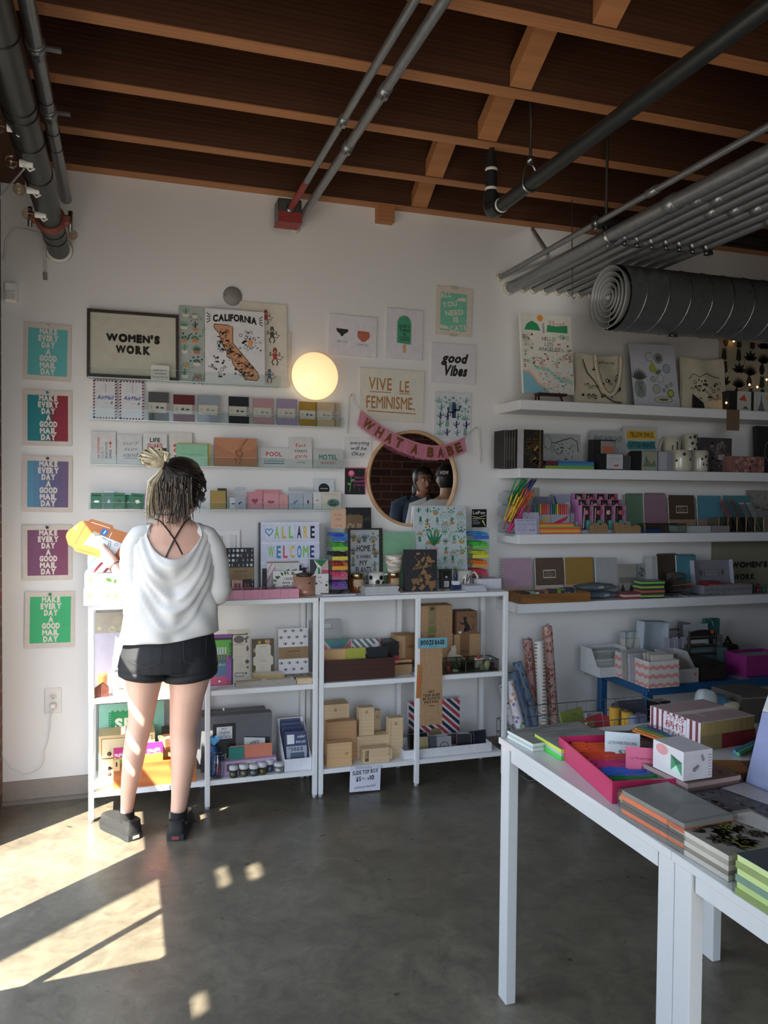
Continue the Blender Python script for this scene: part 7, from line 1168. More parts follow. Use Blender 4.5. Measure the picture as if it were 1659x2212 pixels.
for tier,(ya,yb_,yy,xo)in enumerate(((1096,1142,3.76,1242),(1080,1125,3.80,1249),(1066,1110,3.84,1257))if False else((1092,1136,3.735,1257),(1079,1110,3.775,1249),(1066,1095,3.815,1241))):
 zb=SZ[2]+.016+tier*.045;xl=at(xo,1100,y=yy).x;ht=at(1300,ya,y=yy).z-zb
 if tier==0:
  mb=MB();x1=at(1376,1130,y=yy).x
  for k,(a,b_)in enumerate(((3.735,.016),(3.775,.061),(3.815,.106))):mb.box(xl-.008*k,a+.002,SZ[2]+.0005,x1-.012*k,a+.038,SZ[2]+b_-.0005,C('a9a9b4',.5))
  tag(mb.build('display_riser'),'white stepped riser carrying the pink wax seal kits','stand')
 for i in range(4):
  w=.0685;x=xl+w*(i+.5);t=thing('wax_seal_kit','%s pink wax seal kit from the left in the %s row'%(('first','second','third','fourth')[i],('front','middle','back')[tier]),'seal kit',(x,yy,zb),'wax seal kits');h=ht;mb=MB();q_=.0025;PKB=C('b07a9a',.5)
  for b_ in((x-w/2,x-w/2+q_,0,h),(x+w/2-q_,x+w/2,0,h),(x-w/2+q_,x+w/2-q_,0,q_),(x-w/2+q_,x+w/2-q_,h-q_,h)):mb.box(b_[0],yy,zb+.0005+b_[2],b_[1],yy+.035,zb+.0005+b_[3],PKB)
  mb.box(x-w/2+q_,yy+.03,zb+q_,x+w/2-q_,yy+.034,zb+h-q_,C('2a2020'));
  if i==0:mb.box(x-w/2-.0008,yy,zb+.001,x-w/2,yy+.035,zb+h,C('c080b4',.5))
  mb.build('box',t);mb=MB();sc_=C(('c87a8a','c05060','d09aa4','c84a58')[(i+tier)%4],.35);mb.lathe([(0,-.005),(.011,-.005),(.0135,-.003),(.0125,0)],sc_,12,(x-.006+.008*(i%2),yy+.004,zb+h*.72),ax='y');mb.build('wax_seal',t)
  mb=MB();mb.tube([(x-.012,yy+.02,zb+.01),(x-.006,yy+.02,zb+h*.9)],.005,C(('b9b9b0','9a9a98','4a3424','2f4a34')[i],.4),6);mb.build('wax_stick',t);mb=MB();mb.rbox(x+.004,yy+.006,zb+.004,x+w/2-.004,yy+.026,zb+h*.4,.002,C('4f9490',.5));mb.build('ribbon_roll',t)
HK=C('8d7354',.75,var=.08)
def khouse(a,b_,ytop,label,tall=False):
 x,z,w,h=fit(a,b_,ytop,1153,3.69,SZ[2]);mb=MB(stand(x,3.69,SZ[2]+.0005));ln=C('4a3a28')
 mb.prism([(-w/2,0),(w/2,0),(w/2,h),(-w/2,h)]if tall else[(-w/2,0),(w/2,0),(w/2,h*.72),(w*.2,h*.97),(-w*.2,h*.97),(-w/2,h*.72)],-.028,0,HK)
 for r_ in range(3 if tall else 2):
  for s in(-1,1):cx,cy=s*w*.22,h*(.84-.2*r_ if tall else .66-.2*r_);mb.ribbon([(cx-.004,cy-.004),(cx+.004,cy-.004),(cx+.004,cy+.004),(cx-.004,cy+.004)],.0009,ln,.0005,True)
 mb.ribbon([(-.005,0),(-.005,h*.24),(.005,h*.24),(.005,0)],.0009,ln,.0005);tag(mb.build('kraft_house'),label,'ornament','little kraft houses')
khouse(1279,1297,1129,'first little kraft house of the left pair');khouse(1297,1313,1130,'second little kraft house of the left pair');khouse(1331,1348,1129,'tall flat roofed kraft house of the right trio',True);khouse(1348,1364,1130,'middle kraft house of the right trio');khouse(1364,1384,1134,'last and lowest kraft house of the right trio')
gs='spiral notebooks on the third shelf';z3=SZ[2]
spiralbook((1352,1394,1068,1145),z3,'5f7a64','green top bound spiral notebook behind the wax seal kits',3.86,'t',.08,frame=False,group=gs);spiralbook((1393,1441,1067,1145),z3,'8a6c78','dusty mauve top bound spiral notebook on the third shelf',3.85,'t',.08,frame=False,group=gs)
spiralbook((1447,1503,1070,1145),z3,'4a392c','brown banded spiral notebook on the third shelf',3.84,'l',.1,None,'94806c',True,gs,light=True);spiralbook((1564,1622,1071,1145),z3,'4f8088','teal spiral notebook behind the pencil rack',3.87,'r',.08,frame=False,group=gs);spiralbook((1509,1560,1071,1145),z3,'4f8496','teal banded spiral notebook on the third shelf',3.84,'l',.1,None,'8f7868',True,gs)
t=thing('glass_tray','low brass edged glass tray with a blue box on the third shelf','tray',(at(1440,1150,y=3.7).x,3.7,z3));x0,x1=at(1393,1140,y=3.69).x,at(1484,1140,y=3.69).x;mb=MB();z0,z1=z3+.003,z3+.05;BR2=brushed('8a7048',.4)
for y_ in(3.69,3.76):
 for zz in(z0,z1):mb.tube([(x0,y_,zz),(x1,y_,zz)],.0016,BR2,5)
 for xx in(x0,x1):mb.tube([(xx,y_,z0),(xx,y_,z1)],.0016,BR2,5)
mb.build('brass_edges',t);mb=MB();mb.box(x0,3.69,z0,x1,3.691,z1,gm_);mb.box(x0,3.76,z0,x1,3.761,z1,gm_);mb.build('panes',t)
slab((1396,1150),(1428,1150),3.7,3.75,z3+.001,.018,C('2f5a9a',.5),'blue_box','small blue box in the low glass tray','box',yaw=0.)
for k in range(3):slab((1462,1150),(1535,1149),3.695 if k else 3.7,3.76,z3+.0125*k,.012,C('8f9696',.35),'card_pack',('bottom','middle','top')[k]+' silvery pack right of the low glass tray','card pack','silvery packs',yaw=0.,front=C('a9b0b0',.3));
for k in range(3):slab((1538,1149),(1576,1149),3.695,3.76,z3+.0125*k,.012,C('8a8084',.4),'card_pack',('bottom','middle','top')[k]+' mauve grey pack before the pencil rack','card pack','mauve packs',yaw=0.)
t=thing('pencil_rack','clear gold edged rack of pencil bundles on the third shelf','rack',(at(1600,1148,y=3.71).x,3.71,z3));x0,x1=at(1553,1130,y=3.71).x,at(1650,1130,y=3.71).x;mb=MB();mb.box(x0,3.71,z3+.0005,x1,3.712,z3+.085,gm_);mb.box(x0,3.8,z3+.0005,x1,3.802,z3+.085,gm_);mb.build('panes',t)
for k in range(6):mb=MB();xx=x0+(x1-x0)*k/5;mb.tube([(xx,3.71,z3+.002),(xx,3.71,z3+.085)],.0016,GOLDM,5);mb.box(xx-.0006,3.712,z3+.002,xx+.0006,3.8,z3+.085,gm_);mb.build('gold_divider',t)
for k,(px_,py_)in enumerate(((1561,1085),(1580,1082),(1603,1089),(1618,1089))):
 a=at(px_,py_,y=3.79);c0=('5a2a34','24242a','4a4a4e','6a6f72')[k];t=thing('pencil_bundle',('leftmost maroon bundle of pencils in the clear rack','black bundle of pencils with a round label','grey bundle of pencils in the middle of the rack','rightmost pale grey bundle of pencils')[k],'pencils',(a.x+.04,3.74,z3),'pencil bundles')
 for i in range(5):o_=(i-2)*.0075;d_=Vector((.05,-.055,-(a.z-z3-.004)));mb=MB();mb.tube([a+Vector((o_,0,0)),a+Vector((o_,0,0))+d_],.0034,C(c0,.4),6);mb.tube([a+Vector((o_,0,0))-d_*.06,a+Vector((o_,0,0))],.0036,C(('7a3a34','7a3030','9a9a98','8a8a88')[k],.4),6);mb.build('pencil',t)
 if k==1:mb=MB(stand(a.x+.018,3.752,a.z-.06));mb.prism([(.014*math.cos(i*PI/8),.014*math.sin(i*PI/8))for i in range(16)],0,.001,C('5a5240'));mb.build('label',t)
shp((1614,1690,1059,1145),2,.003,'8f8a80','cream print with small red and blue drawings at the right edge','print','print',3.89,.05,lambda p:doodle(p,40,.05,.2,.95,.92,.07,[C('6a3a34'),C('4a5a6a'),C('5a5048')],19))
# -- lowest shelf
z4=SZ[3];gs='spiral notebooks on the lowest shelf'
spiralbook((1088,1151,1207,1285),z4,'a88a9c','dusty pink spiral notebook at the left of the lowest shelf',3.83,'l',.1,None,'a08a84',True,gs);spiralbook((1159,1219,1206,1285),z4,'57473a','brown banded spiral notebook, second on the lowest shelf',3.83,'r',.1,None,'b3a69c',True,gs,light=True);spiralbook((1223,1284,1205,1285),z4,'8f7236','mustard banded spiral notebook on the lowest shelf',3.83,'r',.1,None,'a89084',True,gs)
shp((1287,1336,1205,1285),3,.02,'9a9c9e','plain white wrapped sketchbook on the lowest shelf','sketchbook','notebook',3.84,.1,lambda p:p.rect(0,0,.05,1,C('d0d4d8',.2),1));shp((1339,1377,1219,1288),3,.014,'8a8880','grey wrapped notebook with a pine forest picture','notebook','notebook',3.82,.1,lambda p:(p.rect(0,.4,1,.58,C('6a6a68'),1),p.poly([(.05,.0),(.05,.15),(.2,.4),(.3,.15),(.5,.1),(.65,.36),(.8,.12),(.95,.2),(.95,0)],C('2c302e'),2),p.text('notes',.5,.85,.04,C('5a5a56'))))
shp((1378,1408,1218,1288),3,.01,'8e9090','grey card with a leafy ink drawing on the lowest shelf','card','card',3.86,.08,lambda p:(florals(p,40,[C('4a4e4c')],[C('4a4e4c')],3,.05,.55,.95,.92,.16),p.rect(0,.4,1,.46,C('6f7272'),1)))
for k,x_ in enumerate((1410,1416)):shp((x_,x_+7,1203,1285),3,.06,'a6a8aa',('left','right')[k]+' white wrapped notepad edge beside the brown top bound notebook','notepad','notepad',3.8,.1,None,'white notepad edges')
spiralbook((1420,1466,1198,1285),z4,'483a2e','brown top bound spiral notebook behind the clear rack',3.85,'t',.08,frame=False,group=gs);spiralbook((1464,1507,1200,1285),z4,'46808e','teal top bound spiral notebook on the lowest shelf',3.83,'t',.1,None,'86685c',False,gs)
t=thing('bamboo_tray','bamboo tray of folded fabrics on the lowest shelf','tray',(at(1200,1300,y=3.69).x,3.69,z4));BM=wood('6f4a26','8f6436',(1,10,10),.5,.03,'bamboo',2.);x0,x1=at(1127,1295,y=3.67).x,at(1274,1295,y=3.67).x;mb=MB()
for b_ in((x0,3.665,x1,3.673),(x0,3.81,x1,3.818),(x0,3.673,x0+.008,3.81),(x1-.008,3.673,x1,3.81)):mb.box(b_[0],b_[1],z4+.0005,b_[2],b_[3],z4+.05,BM)
mb.box(x0+.008,3.673,z4+.0005,x1-.008,3.81,z4+.006,BM);mb.build('tray',t)
r=random.Random(12)
for i in range(14):
 c=('2f2a2e','5a2f38','8a9a3a','5f8a86','7a5a3a','3a4a6a','a9a9a8','3a3c3a')[i%8];xx=x0+.03+(x1-x0-.07)*((i*5)%14)/13;yy=3.69+.09*(i%3)/2;mb=MB(Matrix.Translation((xx,yy,z4+.006))@Matrix.Rotation(r.uniform(-.5,.5),4,'Z'));mb.rbox(-.025,-.012,0,.03,.014,.048+.012*r.random(),.006,C(c,.8));mb.box(-.01,-.0125,.03,.012,-.012,.036,C('c9c9c4'));tag(mb.build('folded_fabric'),('black','maroon','lime','teal','brown','navy','light grey','charcoal')[i%8]+' folded fabric %s in the bamboo tray'%('bundle' if i<8 else 'piece'),'fabric','fabrics in the bamboo tray')
for k,(px,yy,nm)in enumerate((((1276,1342,1272,1296),3.72,'lower'),((1256,1338,1254,1278),3.73,'upper'))):
 x,z,w,h=fit(*px,yy,None);zb=z4+.0005+k*.042;t=thing('zip_pouch',nm+' grey blue zip pouch of the two stacked ones','pouch',(x,yy,zb),'grey zip pouches');mb=MB();n=12;vs=[]
 for i in range(n+1):
  for j in range(13):u=i/n;a=2*PI*j/12;tk=.021*(math.sin(PI*min(1,max(0,u*1.02)))**.45);vs.append((x+(u-.5)*w,yy+.05+.055*math.sin(a)*(.75+.25*math.sin(PI*u)),zb+.021+tk*math.cos(a)+.002*math.sin(15*u+a)))
 mb.add(vs,[(i*13+j,(i+1)*13+j,(i+1)*13+j+1,i*13+j+1)for i in range(n)for j in range(12)],C('566068',.85),True);mb.build('pouch',t);mb=MB(stand(x,yy-.0055,zb+.016));mb.box(-.014,0,-.001,.016,.014,.0012,C('8f9294'));mb.build('label',t)
for k in range(3):slab((1346+2*k,1294),(1395,1292),3.7,3.78,z4+.0115*k,.011,C(('7a4a48','a09490','8a5a54')[k],.5),'card_pack',('bottom','middle','top')[k]+' red and white pack beside the zip pouches','card pack','red and white packs',yaw=0.,front=C(('8f3a40','b9b2ae','7f3a3e')[k],.5))
for k,c in enumerate(('96b84a','c85f44','9cc04a','6fc04a')):T_=stand(at(1410,1288,y=3.69).x+.004*(k%2),3.69,z4+.0005+.024*k,-.05);mb=MB(T_);mb.box(-.072,0,-.085,.072,.008,0,C('3a3d3c',.3));mb.box(-.07,.008,-.083,.07,.017,.0008,C(c,.5));mb.box(-.072,.017,-.085,.072,.0235,0,C('55585a',.3));tag(mb.build('note_cards'),('lowest lime','coral','upper lime','topmost green')[k]+' edged note card pack in the neon stack','card pack','neon edged card packs')
t=thing('card_stand','clear multi tier stand with pens before the teal notebook','stand',(at(1475,1285,y=3.72).x,3.72,z4));x0=at(1452,1270,y=3.72).x;x1=at(1480,1270,y=3.72).x;[MB().box(xx,3.72,z4+.0005,xx+.0015,3.8,z4+.13,gm_).build('side',t)for xx in(x0,x1)]
for k in range(3):mb=MB();zz=z4+.03+.035*k;mb.add([(x0,3.715,zz),(x1,3.715,zz+.012),(x1,3.8,zz+.03),(x0,3.8,zz+.018)],[(0,1,2,3)],C('5f5850',.4));mb.build('tier',t)
for k in range(4):p=at(1482,1262+6*k,y=3.73);mb=MB();mb.tube([p+Vector((.02,-.02,.004)),p+Vector((-.09,.02,-.01))],.0035,C(('8a5a4a','3a3434','6a4a42','4a3a38')[k],.4),6);tag(mb.build('pencil'),('topmost','second','third','lowest')[k]+' dark pencil sticking out of the clear tier stand','pencil','pencils in the tier stand')
slab((1485,1290),(1560,1288),3.69,3.8,z4,.007,C('6a6f74',.3),'magazine','flat wrapped magazine before the open grey box','magazine',yaw=0.,front=C('7f868c',.4),draw=lambda p:stripes(p,.3,6,[C('4a4e52'),C('8a8f94')],duty=.6))
t=thing('open_box','grey lilac box with its lid open, scroll pattern below','box',(at(1572,1285,y=3.74).x,3.74,z4));x0,x1=at(1521,1280,y=3.72).x,at(1625,1280,y=3.72).x;GB=C('84828c',.6);mb=MB();zt_=z4+.055
for b_ in((x0,3.72,x1,3.724),(x0,3.816,x1,3.82),(x0,3.724,x0+.004,3.816),(x1-.004,3.724,x1,3.816)):mb.box(b_[0],b_[1],z4+.0005,b_[2],b_[3],zt_,GB)
mb.box(x0+.004,3.724,z4+.0005,x1-.004,3.816,z4+.02,GB);mb.T=stand(x0,3.72,z4)
for i in range(9):cx=(i+.5)*(x1-x0)/9;mb.ribbon([(cx-.014,.03),(cx-.004,.038),(cx+.004,.024),(cx+.014,.032)],.003,C('3f3d46'),.0005)
mb.build('base',t);p=Panel(stand((x0+x1)/2-.03,3.822,zt_-.01,0,.14),(x1-x0)*.8,.145,.006,GB);p.rect(.32,.34,.72,.62,C('6f6c78'),1);p.rect(.35,.37,.69,.59,C('8f8d98'),2);p.text('MACARON',.52,.46,.06,C('4a4852'),w=.28,l=3)
for s in(.24,.74):sprig(p,s+.03,.5,.12,C('45434c'),0 if s>.5 else PI,5,2,0)
p.box(-p.w/2-.003,0,-.006,-p.w/2,p.h,.03,C('a9a9b4',.6));p.box(p.w/2,0,-.006,p.w/2+.003,p.h,.03,C('a4a4b0',.6));p.build('lid',t)
mb=MB();mb.box(x0+.03,3.74,z4+.02,x0+.13,3.8,z4+.075,C('7f2a2e',.6));mb.box(x0+.05,3.726,z4+.02,x1-.02,3.74,z4+.06,C('9a6a5a',.6));mb.build('contents',t)
p=flat((1537,1720,1170,1292),WY-.012,.004,C('86836f'));p.text("WOMEN'S",.44,.55,.09,INK,w=.42,bold=.08);p.text('WORK',.38,.34,.09,INK,w=.26,bold=.06);p.done('slogan_poster',"unframed WOMEN'S WORK poster on the wall behind the lowest shelf",'poster')
for k in range(7):q=at(1612+13*(k%4),1282-3*(k>3),y=3.74+.03*(k>3));mb=MB();yy=3.74+.035*(k>3);mb.lathe([(0,.0005),(.013,.0005),(.013,.024),(.006,.03),(.006,.034),(.009,.034),(.009,.05),(0,.05)],C(('1f4a48','2a2f3a','6a2a30','2f5a48','3a3a4a','24404a','552a34')[k],.2),10,(q.x,yy,z4));tag(mb.build('ink_bottle'),('dark teal ink bottle nearest the open box','black ink bottle second from the open box','red ink bottle in the front row','green ink bottle at the right frame edge','grey ink bottle in the back row','blue green ink bottle in the back row','maroon ink bottle in the back row')[k],'ink bottle','ink bottles')
# --- outlet, cord, wrapping paper rolls, blue bench
def outlet(px,py,label,plug):
 q=at(px,py,y=WY);t=thing('wall_outlet',label,'outlet',(q.x,WY,q.z-.06));mb=MB();mb.rbox(q.x-.036,WY-.006,q.z-.058,q.x+.036,WY,q.z+.058,.002,C('d6d2cc',.45));mb.build('plate',t)
 for s in(-1,1):
  mb=MB(stand(q.x,WY-.0065,q.z+s*.02));mb.prism([(.0165*max(-.86,min(.86,math.cos(a)))/.86,.0145*math.sin(a))for a in[i*PI/10 for i in range(20)]],0,.0015,C('c9c4be',.4))
  for d in(-.006,.006):mb.face([(d-.001,-.001),(d+.001,-.001),(d+.001,.006),(d-.001,.006)],INK,.0018)
  mb.face([(.0025*math.cos(a),-.007+.0025*math.sin(a))for a in[i*PI/5 for i in range(10)]],INK,.0018);mb.build('socket',t)
 return q
q=outlet(115,1513,'white wall outlet with a plug in it, low on the left',True);outlet(1270,1436,'white wall outlet between the paper rolls and the blue bench',False)
t=thing('power_cord','white cord plugged into the left outlet, looping to the corner','cord',(q.x,WY-.02,q.z-.03));mb=MB();mb.rbox(q.x-.012,WY-.034,q.z-.03,q.x+.012,WY-.008,q.z-.01,.004,C('dcd8d2',.4));mb.build('plug',t);mb=MB()
mb.tube([Vector((q.x,WY-.028,q.z-.026))]+[at(a,b,y=WY-.008)for a,b in((109,1545),(108,1575),(104,1600),(96,1620),(96,1640),(88,1658),(70,1669),(50,1673),(38,1665),(22,1658),(8,1635),(-4,1602))],.0026,C('dcd8d2',.4),6);mb.build('cable',t)
RS_=[((1182,1353),(1197,1575),'c9a49c','blush floral wrapping paper roll, tallest of the rolls','f',3.74),((1164,1385),(1174,1577),'cfcdc8','white wrapping paper roll with short dashed stripes','s',3.68),((1139,1381),(1158,1577),'b48f8c','dusty pink floral wrapping paper roll behind the striped one','f',3.78),((1117,1431),(1160,1577),'7f93ab','pale blue patterned wrapping paper roll leaning left','b',3.73),((1109,1451),(1144,1578),'60789a','darker blue patterned wrapping paper roll leaning left','b',3.66),((1098,1470),(1126,1577),'c9c8cc','white wrapping paper roll with coloured dots','d',3.59),((1086,1476),(1112,1570),'c4c4c8','white wrapping paper roll with black squiggles, leftmost roll','k',3.75)]
for i,(a,b,c,lab,kd,y)in enumerate(RS_):
 A=at(*a,y=y+.05);B=at(*b,y=y);d=(B-A).normalized();bot=A+d*((A.z-.02)/-d.z);L_=(bot-A).length;R1=.026
 t=thing('paper_roll',lab,'wrapping paper',bot,'wrapping paper rolls');mb=MB();mb.tube([A,bot],R1,C(c,.3),20,cap=False);mb.tube([A+d*.002,A+d*.05],R1*.6,C('8a8480'),16,cap=False);mb.lathe([],C(c));mb.build('paper',t)
 u=d.orthogonal().normalized();v=d.cross(u);mb=MB();r=random.Random(i)
 def onr(s,th,rr=R1+.0005):return A+d*s+(u*math.cos(th)+v*math.sin(th))*rr
 def blob(s,th,ds,dt,ma,n=8):mb.add([onr(s+ds*math.sin(2*PI*k/n),th+dt*math.cos(2*PI*k/n))for k in range(n)],[tuple(range(n))],ma)
 s=.012
 while s<L_:
  for j in range(5 if kd!='s' else 3):
   th=r.uniform(0,6.28)
   if kd=='f':
    blob(s+r.uniform(-.01,.01),th,.011,.4,C(r.choice(('b05a52','c47a80','a8504a'))),7)
    for k in range(3):blob(s+r.uniform(-.025,.025),th+r.uniform(-.8,.8),.008,.13,C(r.choice(('3a4450','5a5f58','a8843f'))),5)
   elif kd=='s':th=j*2.1+s*3;mb.add([onr(s,th+q*.12)for q in range(8)]+[onr(s+.006,th+q*.12)for q in range(8)],[(q,q+1,q+9,q+8)for q in range(7)],C(('8a5a4a','3a4450','b08a3a','a04a48')[int(s/.018)%4]))
   elif kd=='b':blob(s+r.uniform(-.01,.01),th,.012,.16,C(r.choice(('2f4058','3f5878','4a6080'))),6)
   elif kd=='d':blob(s+r.uniform(-.02,.02),th,.008,.3,C(r.choice(('4a9a4a','d8783a','7a4a8a','3a6aa8'))),9)
   else:blob(s+r.uniform(-.01,.01),th,.005,.35,INK,6)
  s+=.018 if kd=='s' else .045 if kd=='d' else .03
 mb.build('printed_pattern',t)
t=thing('wire_basket','wire basket on the floor holding the wrapping paper rolls','basket',(2.05,3.62,0));WR=C('6a6c6c',.4,.5);bx0,bx1,by0,by1=1.9,2.3,3.5,3.86;mb=MB()
for z in(.006,.08,.15,.22):
 mb.tube([(bx0,by0,z),(bx1,by0,z),(bx1,by1,z),(bx0,by1,z)],.0022,WR,5,closed=True)
for k in range(11):
 x=bx0+(bx1-bx0)*k/10;mb.tube([(x,by0,.22),(x,by0,.006),(x,by1,.006),(x,by1,.22)],.0016,WR,4)
for k in range(1,8):y=by0+(by1-by0)*k/8;mb.tube([(bx0,y,.22),(bx0,y,.006),(bx1,y,.006),(bx1,y,.22)],.0016,WR,4)
mb.build('wires',t)
BZ=.46;f1=at(1401,1484,z=BZ);BX0=f1.x-.01;BY0=f1.y;BY1=at(1300,1443,z=BZ).y;BLUE=C('1f4f7a',.4);BX1=4.3
t=thing('blue_bench','low blue metal bench table at the right wall','table',(BX0,BY0,0));mb=MB();mb.rbox(BX0,BY0,BZ-.045,BX1,BY0+.03,BZ,.003,BLUE);mb.rbox(BX0,BY1-.03,BZ-.045,BX1,BY1,BZ,.003,BLUE);mb.rbox(BX0,BY0+.03,BZ-.045,BX0+.03,BY1-.03,BZ,.003,BLUE);mb.box(BX0+.03,BY0+.03,BZ-.012,BX1,BY1-.03,BZ-.001,BLUE);mb.build('top',t)
LGX=at(1582,1540,y=BY1).x
for x,y in((BX0,BY0),(BX0,BY1-.04),(LGX-.02,BY1-.04),(BX1-.04,BY0)):mb=MB();mb.rbox(x,y,0,x+.04,y+.04,BZ-.045,.003,BLUE);mb.build('leg',t)
mb=MB();mb.sphere((BX0+.012,BY0-.0005,BZ-.02),.006,STEEL,8);mb.build('bolt',t)
def bfit(px,y):x,z,w,h=fit(*px,y,BZ);return x,w,at((px[0]+px[1])/2,px[2],y=y).z-BZ
Tx=lambda x0:Matrix(((0,0,1,x0),(1,0,0,0),(0,1,0,0),(0,0,0,1)))
def magbox(px,y0,d,label,c='b9bcbe',name='file_box',hb=None):
 x0=at(px[0],px[3],y=y0).x;x1=at(px[1],px[3],y=y0).x;hf=at((px[0]+px[1])/2,px[2],y=y0).z;hb=hb or hf+.07;ma=C(c,.6);t=thing(name,label,'box',((x0+x1)/2,y0,BZ));mb=MB()
 for xx in(x0,x1-.003):mb.T=Tx(xx);mb.prism([(y0,BZ+.0005),(y0+d,BZ+.0005),(y0+d,hb),(y0+d*.45,hb),(y0+d*.15,hf),(y0,hf)],0,.003,ma)
 mb.T=Matrix();mb.box(x0+.003,y0,BZ+.0005,x1-.003,y0+.003,hf,ma);mb.box(x0+.003,y0+d-.003,BZ+.0005,x1-.003,y0+d,hb,ma);mb.box(x0+.003,y0+.003,BZ+.0005,x1-.003,y0+d-.003,BZ+.004,ma);mb.build('box',t)
 return t,x0,x1,hf,hb
t,x0,x1,hf,hb=magbox((1296,1372,1440,1450),3.62,.19,'white file box of grey cards at the left end of the blue bench',hb=at(1300,1392,y=3.8).z)
gc='grey cards in the white file box'
for k in range(9):y=3.64+.018*k;mb=MB(stand((x0+x1)/2,y,BZ+.005,0,.2));mb.box(-(x1-x0)/2+.008,0,-.012,(x1-x0)/2-.008,min(hb-BZ-.02,.07+.012*k),0,C(('8f9490','a4a8a2','7f8884')[k%3],.6));tag(mb.build('file_card'),('front','second','third','fourth','fifth','sixth','seventh','eighth','rear')[k]+' grey card of the white file box on the bench','card',gc)
yc=BY0-.03;x0=at(1401,1470,y=yc).x;x1=at(1466,1470,y=yc).x;hz=at(1401,1430,y=yc).z;hz=max(hz,BZ+.1);dd=at(1328,1440,x=x0).y-yc;CV=C('bdbab4',.7);CP=C('c77f7c',.7);t=thing('chevron_box','pink and white chevron box of cards on the bench corner','box',(x0,yc,BZ));mb=MB();W_=x1-x0
for b in((0,0,W_,.003),(0,dd-.003,W_,dd),(0,.003,.003,dd-.003),(W_-.003,.003,W_,dd-.003)):mb.box(x0+b[0],yc+b[1],BZ+.0005,x0+b[2],yc+b[3],hz,CV)
mb.box(x0+.003,yc+.003,BZ+.0005,x1-.003,yc+dd-.003,BZ+.004,CV);mb.box(x0-.003,yc-.003,BZ+.0005,x1+.003,yc,BZ+.035,CV);mb.box(x0-.003,yc,BZ+.0005,x0,yc+dd,BZ+.035,CV);mb.build('box',t)
for T_,L_ in((stand(x0,yc-.0035,BZ),W_),(Matrix.Translation((x0-.0035,yc+dd,BZ))@Matrix.Rotation(-PI/2,4,'Z')@Matrix.Rotation(PI/2,4,'X'),dd)):
 mb=MB(T_);n=max(4,int(L_/.022));hh=hz-BZ
 for zz in(.008,.052,.096):mb.ribbon([(L_*i/n,min(hh-.008,zz+(.012 if i%2 else 0)))for i in range(n+1)],.016,CP,.0006)
 mb.build('chevron_pattern',t)
for k in range(7):y=yc+.02+.045*k if k<3 else yc+.1+.03*(k-3);x_=x0+W_*(.5 if k<3 else .4);p=Panel(stand(x_+(.012 if k<3 else-.02),yc+.012+.03*k,BZ+.005,0,.1),W_*.72,(.155 if k<3 else .12+.005*k),.012,C(('b5b1a8','a9a59c','b0aca4','8f8f96','a4a4b0','8a9088','9a9a98')[k],.6));(k==0)and(p.rect(.36,.55,.66,.58,C('7a7670')),p.rect(.42,.12,.5,.2,C('4a4640')));p.done('greeting_card',('foremost','second','third','fourth','fifth','sixth','rearmost')[k]+' card of the pink chevron box','card','cards in the chevron box')
yb_=3.7;x0=at(1387,1400,y=yb_).x;x1=at(1441,1400,y=yb_).x;hz=at(1410,1343,y=yb_).z;t=thing('upright_box','pale grey open box standing on end above the chevron box','box',(x0,yb_,BZ));PB=C('aab4bc',.6);mb=MB(Matrix.Translation((x0,yb_,BZ+.0005))@Matrix.Rotation(.05,4,'Y'));W_=x1-x0;hh=hz-BZ
for b in((0,0,.004,.07),(W_-.004,0,W_,.07),(.004,.066,W_-.004,.07)):mb.box(b[0],b[1],0,b[2],b[3],hh,PB)
mb.box(.004,0,0,W_-.004,.066,.004,PB);mb.box(.004,0,hh-.004,W_-.004,.066,hh,PB);mb.build('shell',t)
for k,(a,b_,t_,c,nm)in enumerate(((1352,1392,1366,'9aa6a8','teal grey wrapped pack on top behind the upright box'),(1352,1390,1380,'b5b0aa','cream wrapped pack below the teal grey one'))):p=std((a,b_,t_,1440),BZ,.05,C(c,.4),3.74+.0*k-.02*k,.05);stripes(p,.2,5,[C('7f8f94'),C('b9b9b4')],0,.7,1,1);p.done('wrapped_pack',nm,'package')
for k in range(7):card((1441+5*k,1454+5*k,1376+(k%3)*3,1440),BZ,('a9a9b8','8f90a4','b4b4c0')[k%3],'air_envelope',('first','second','third','fourth','fifth','sixth','seventh')[k]+' pale envelope on edge right of the upright box','envelope',3.66+.006*k,.003,.1,'pale envelopes on edge',tilt=.08-.02*k)
card((1440,1470,1358,1440),BZ,'a4a4ac','striped_envelope','air mail envelope with dark striped edge behind the pale envelopes','envelope',3.78,.003,.1,draw=lambda p:air_border(p,[INK],.1,7,9));card((1455,1482,1343,1440),BZ,'77797c','hang_tag','grey tag card leaning behind the envelopes','card',3.8,.003,.05,tilt=-.15)
p=card((1479,1532,1348,1440),BZ,'a9adb2','white_envelope','large pale envelope behind the dark rack','envelope',3.76,.004,.08);card((1484,1532,1374,1440),BZ,'b5b9c0','white_envelope','smaller pale envelope with striped corner behind the dark rack','envelope',3.72,.004,.06,draw=lambda p:p.poly([(0,.6),(.3,.35),(.26,.3),(0,.5)],INK))
card((1523,1553,1337,1440),BZ,'2f5f60','gift_bag','dark teal gift bag at the back of the bench','bag',3.8,.03,.0);mb=MB();mb.tube([at(1530,1340,y=3.795),at(1533,1333,y=3.79),at(1540,1345,y=3.79),at(1541,1352,y=3.79)],.0015,C('b9b9b4'),5);tag(mb.build('bag_cord'),'thin pale cord of the teal gift bag','cord')
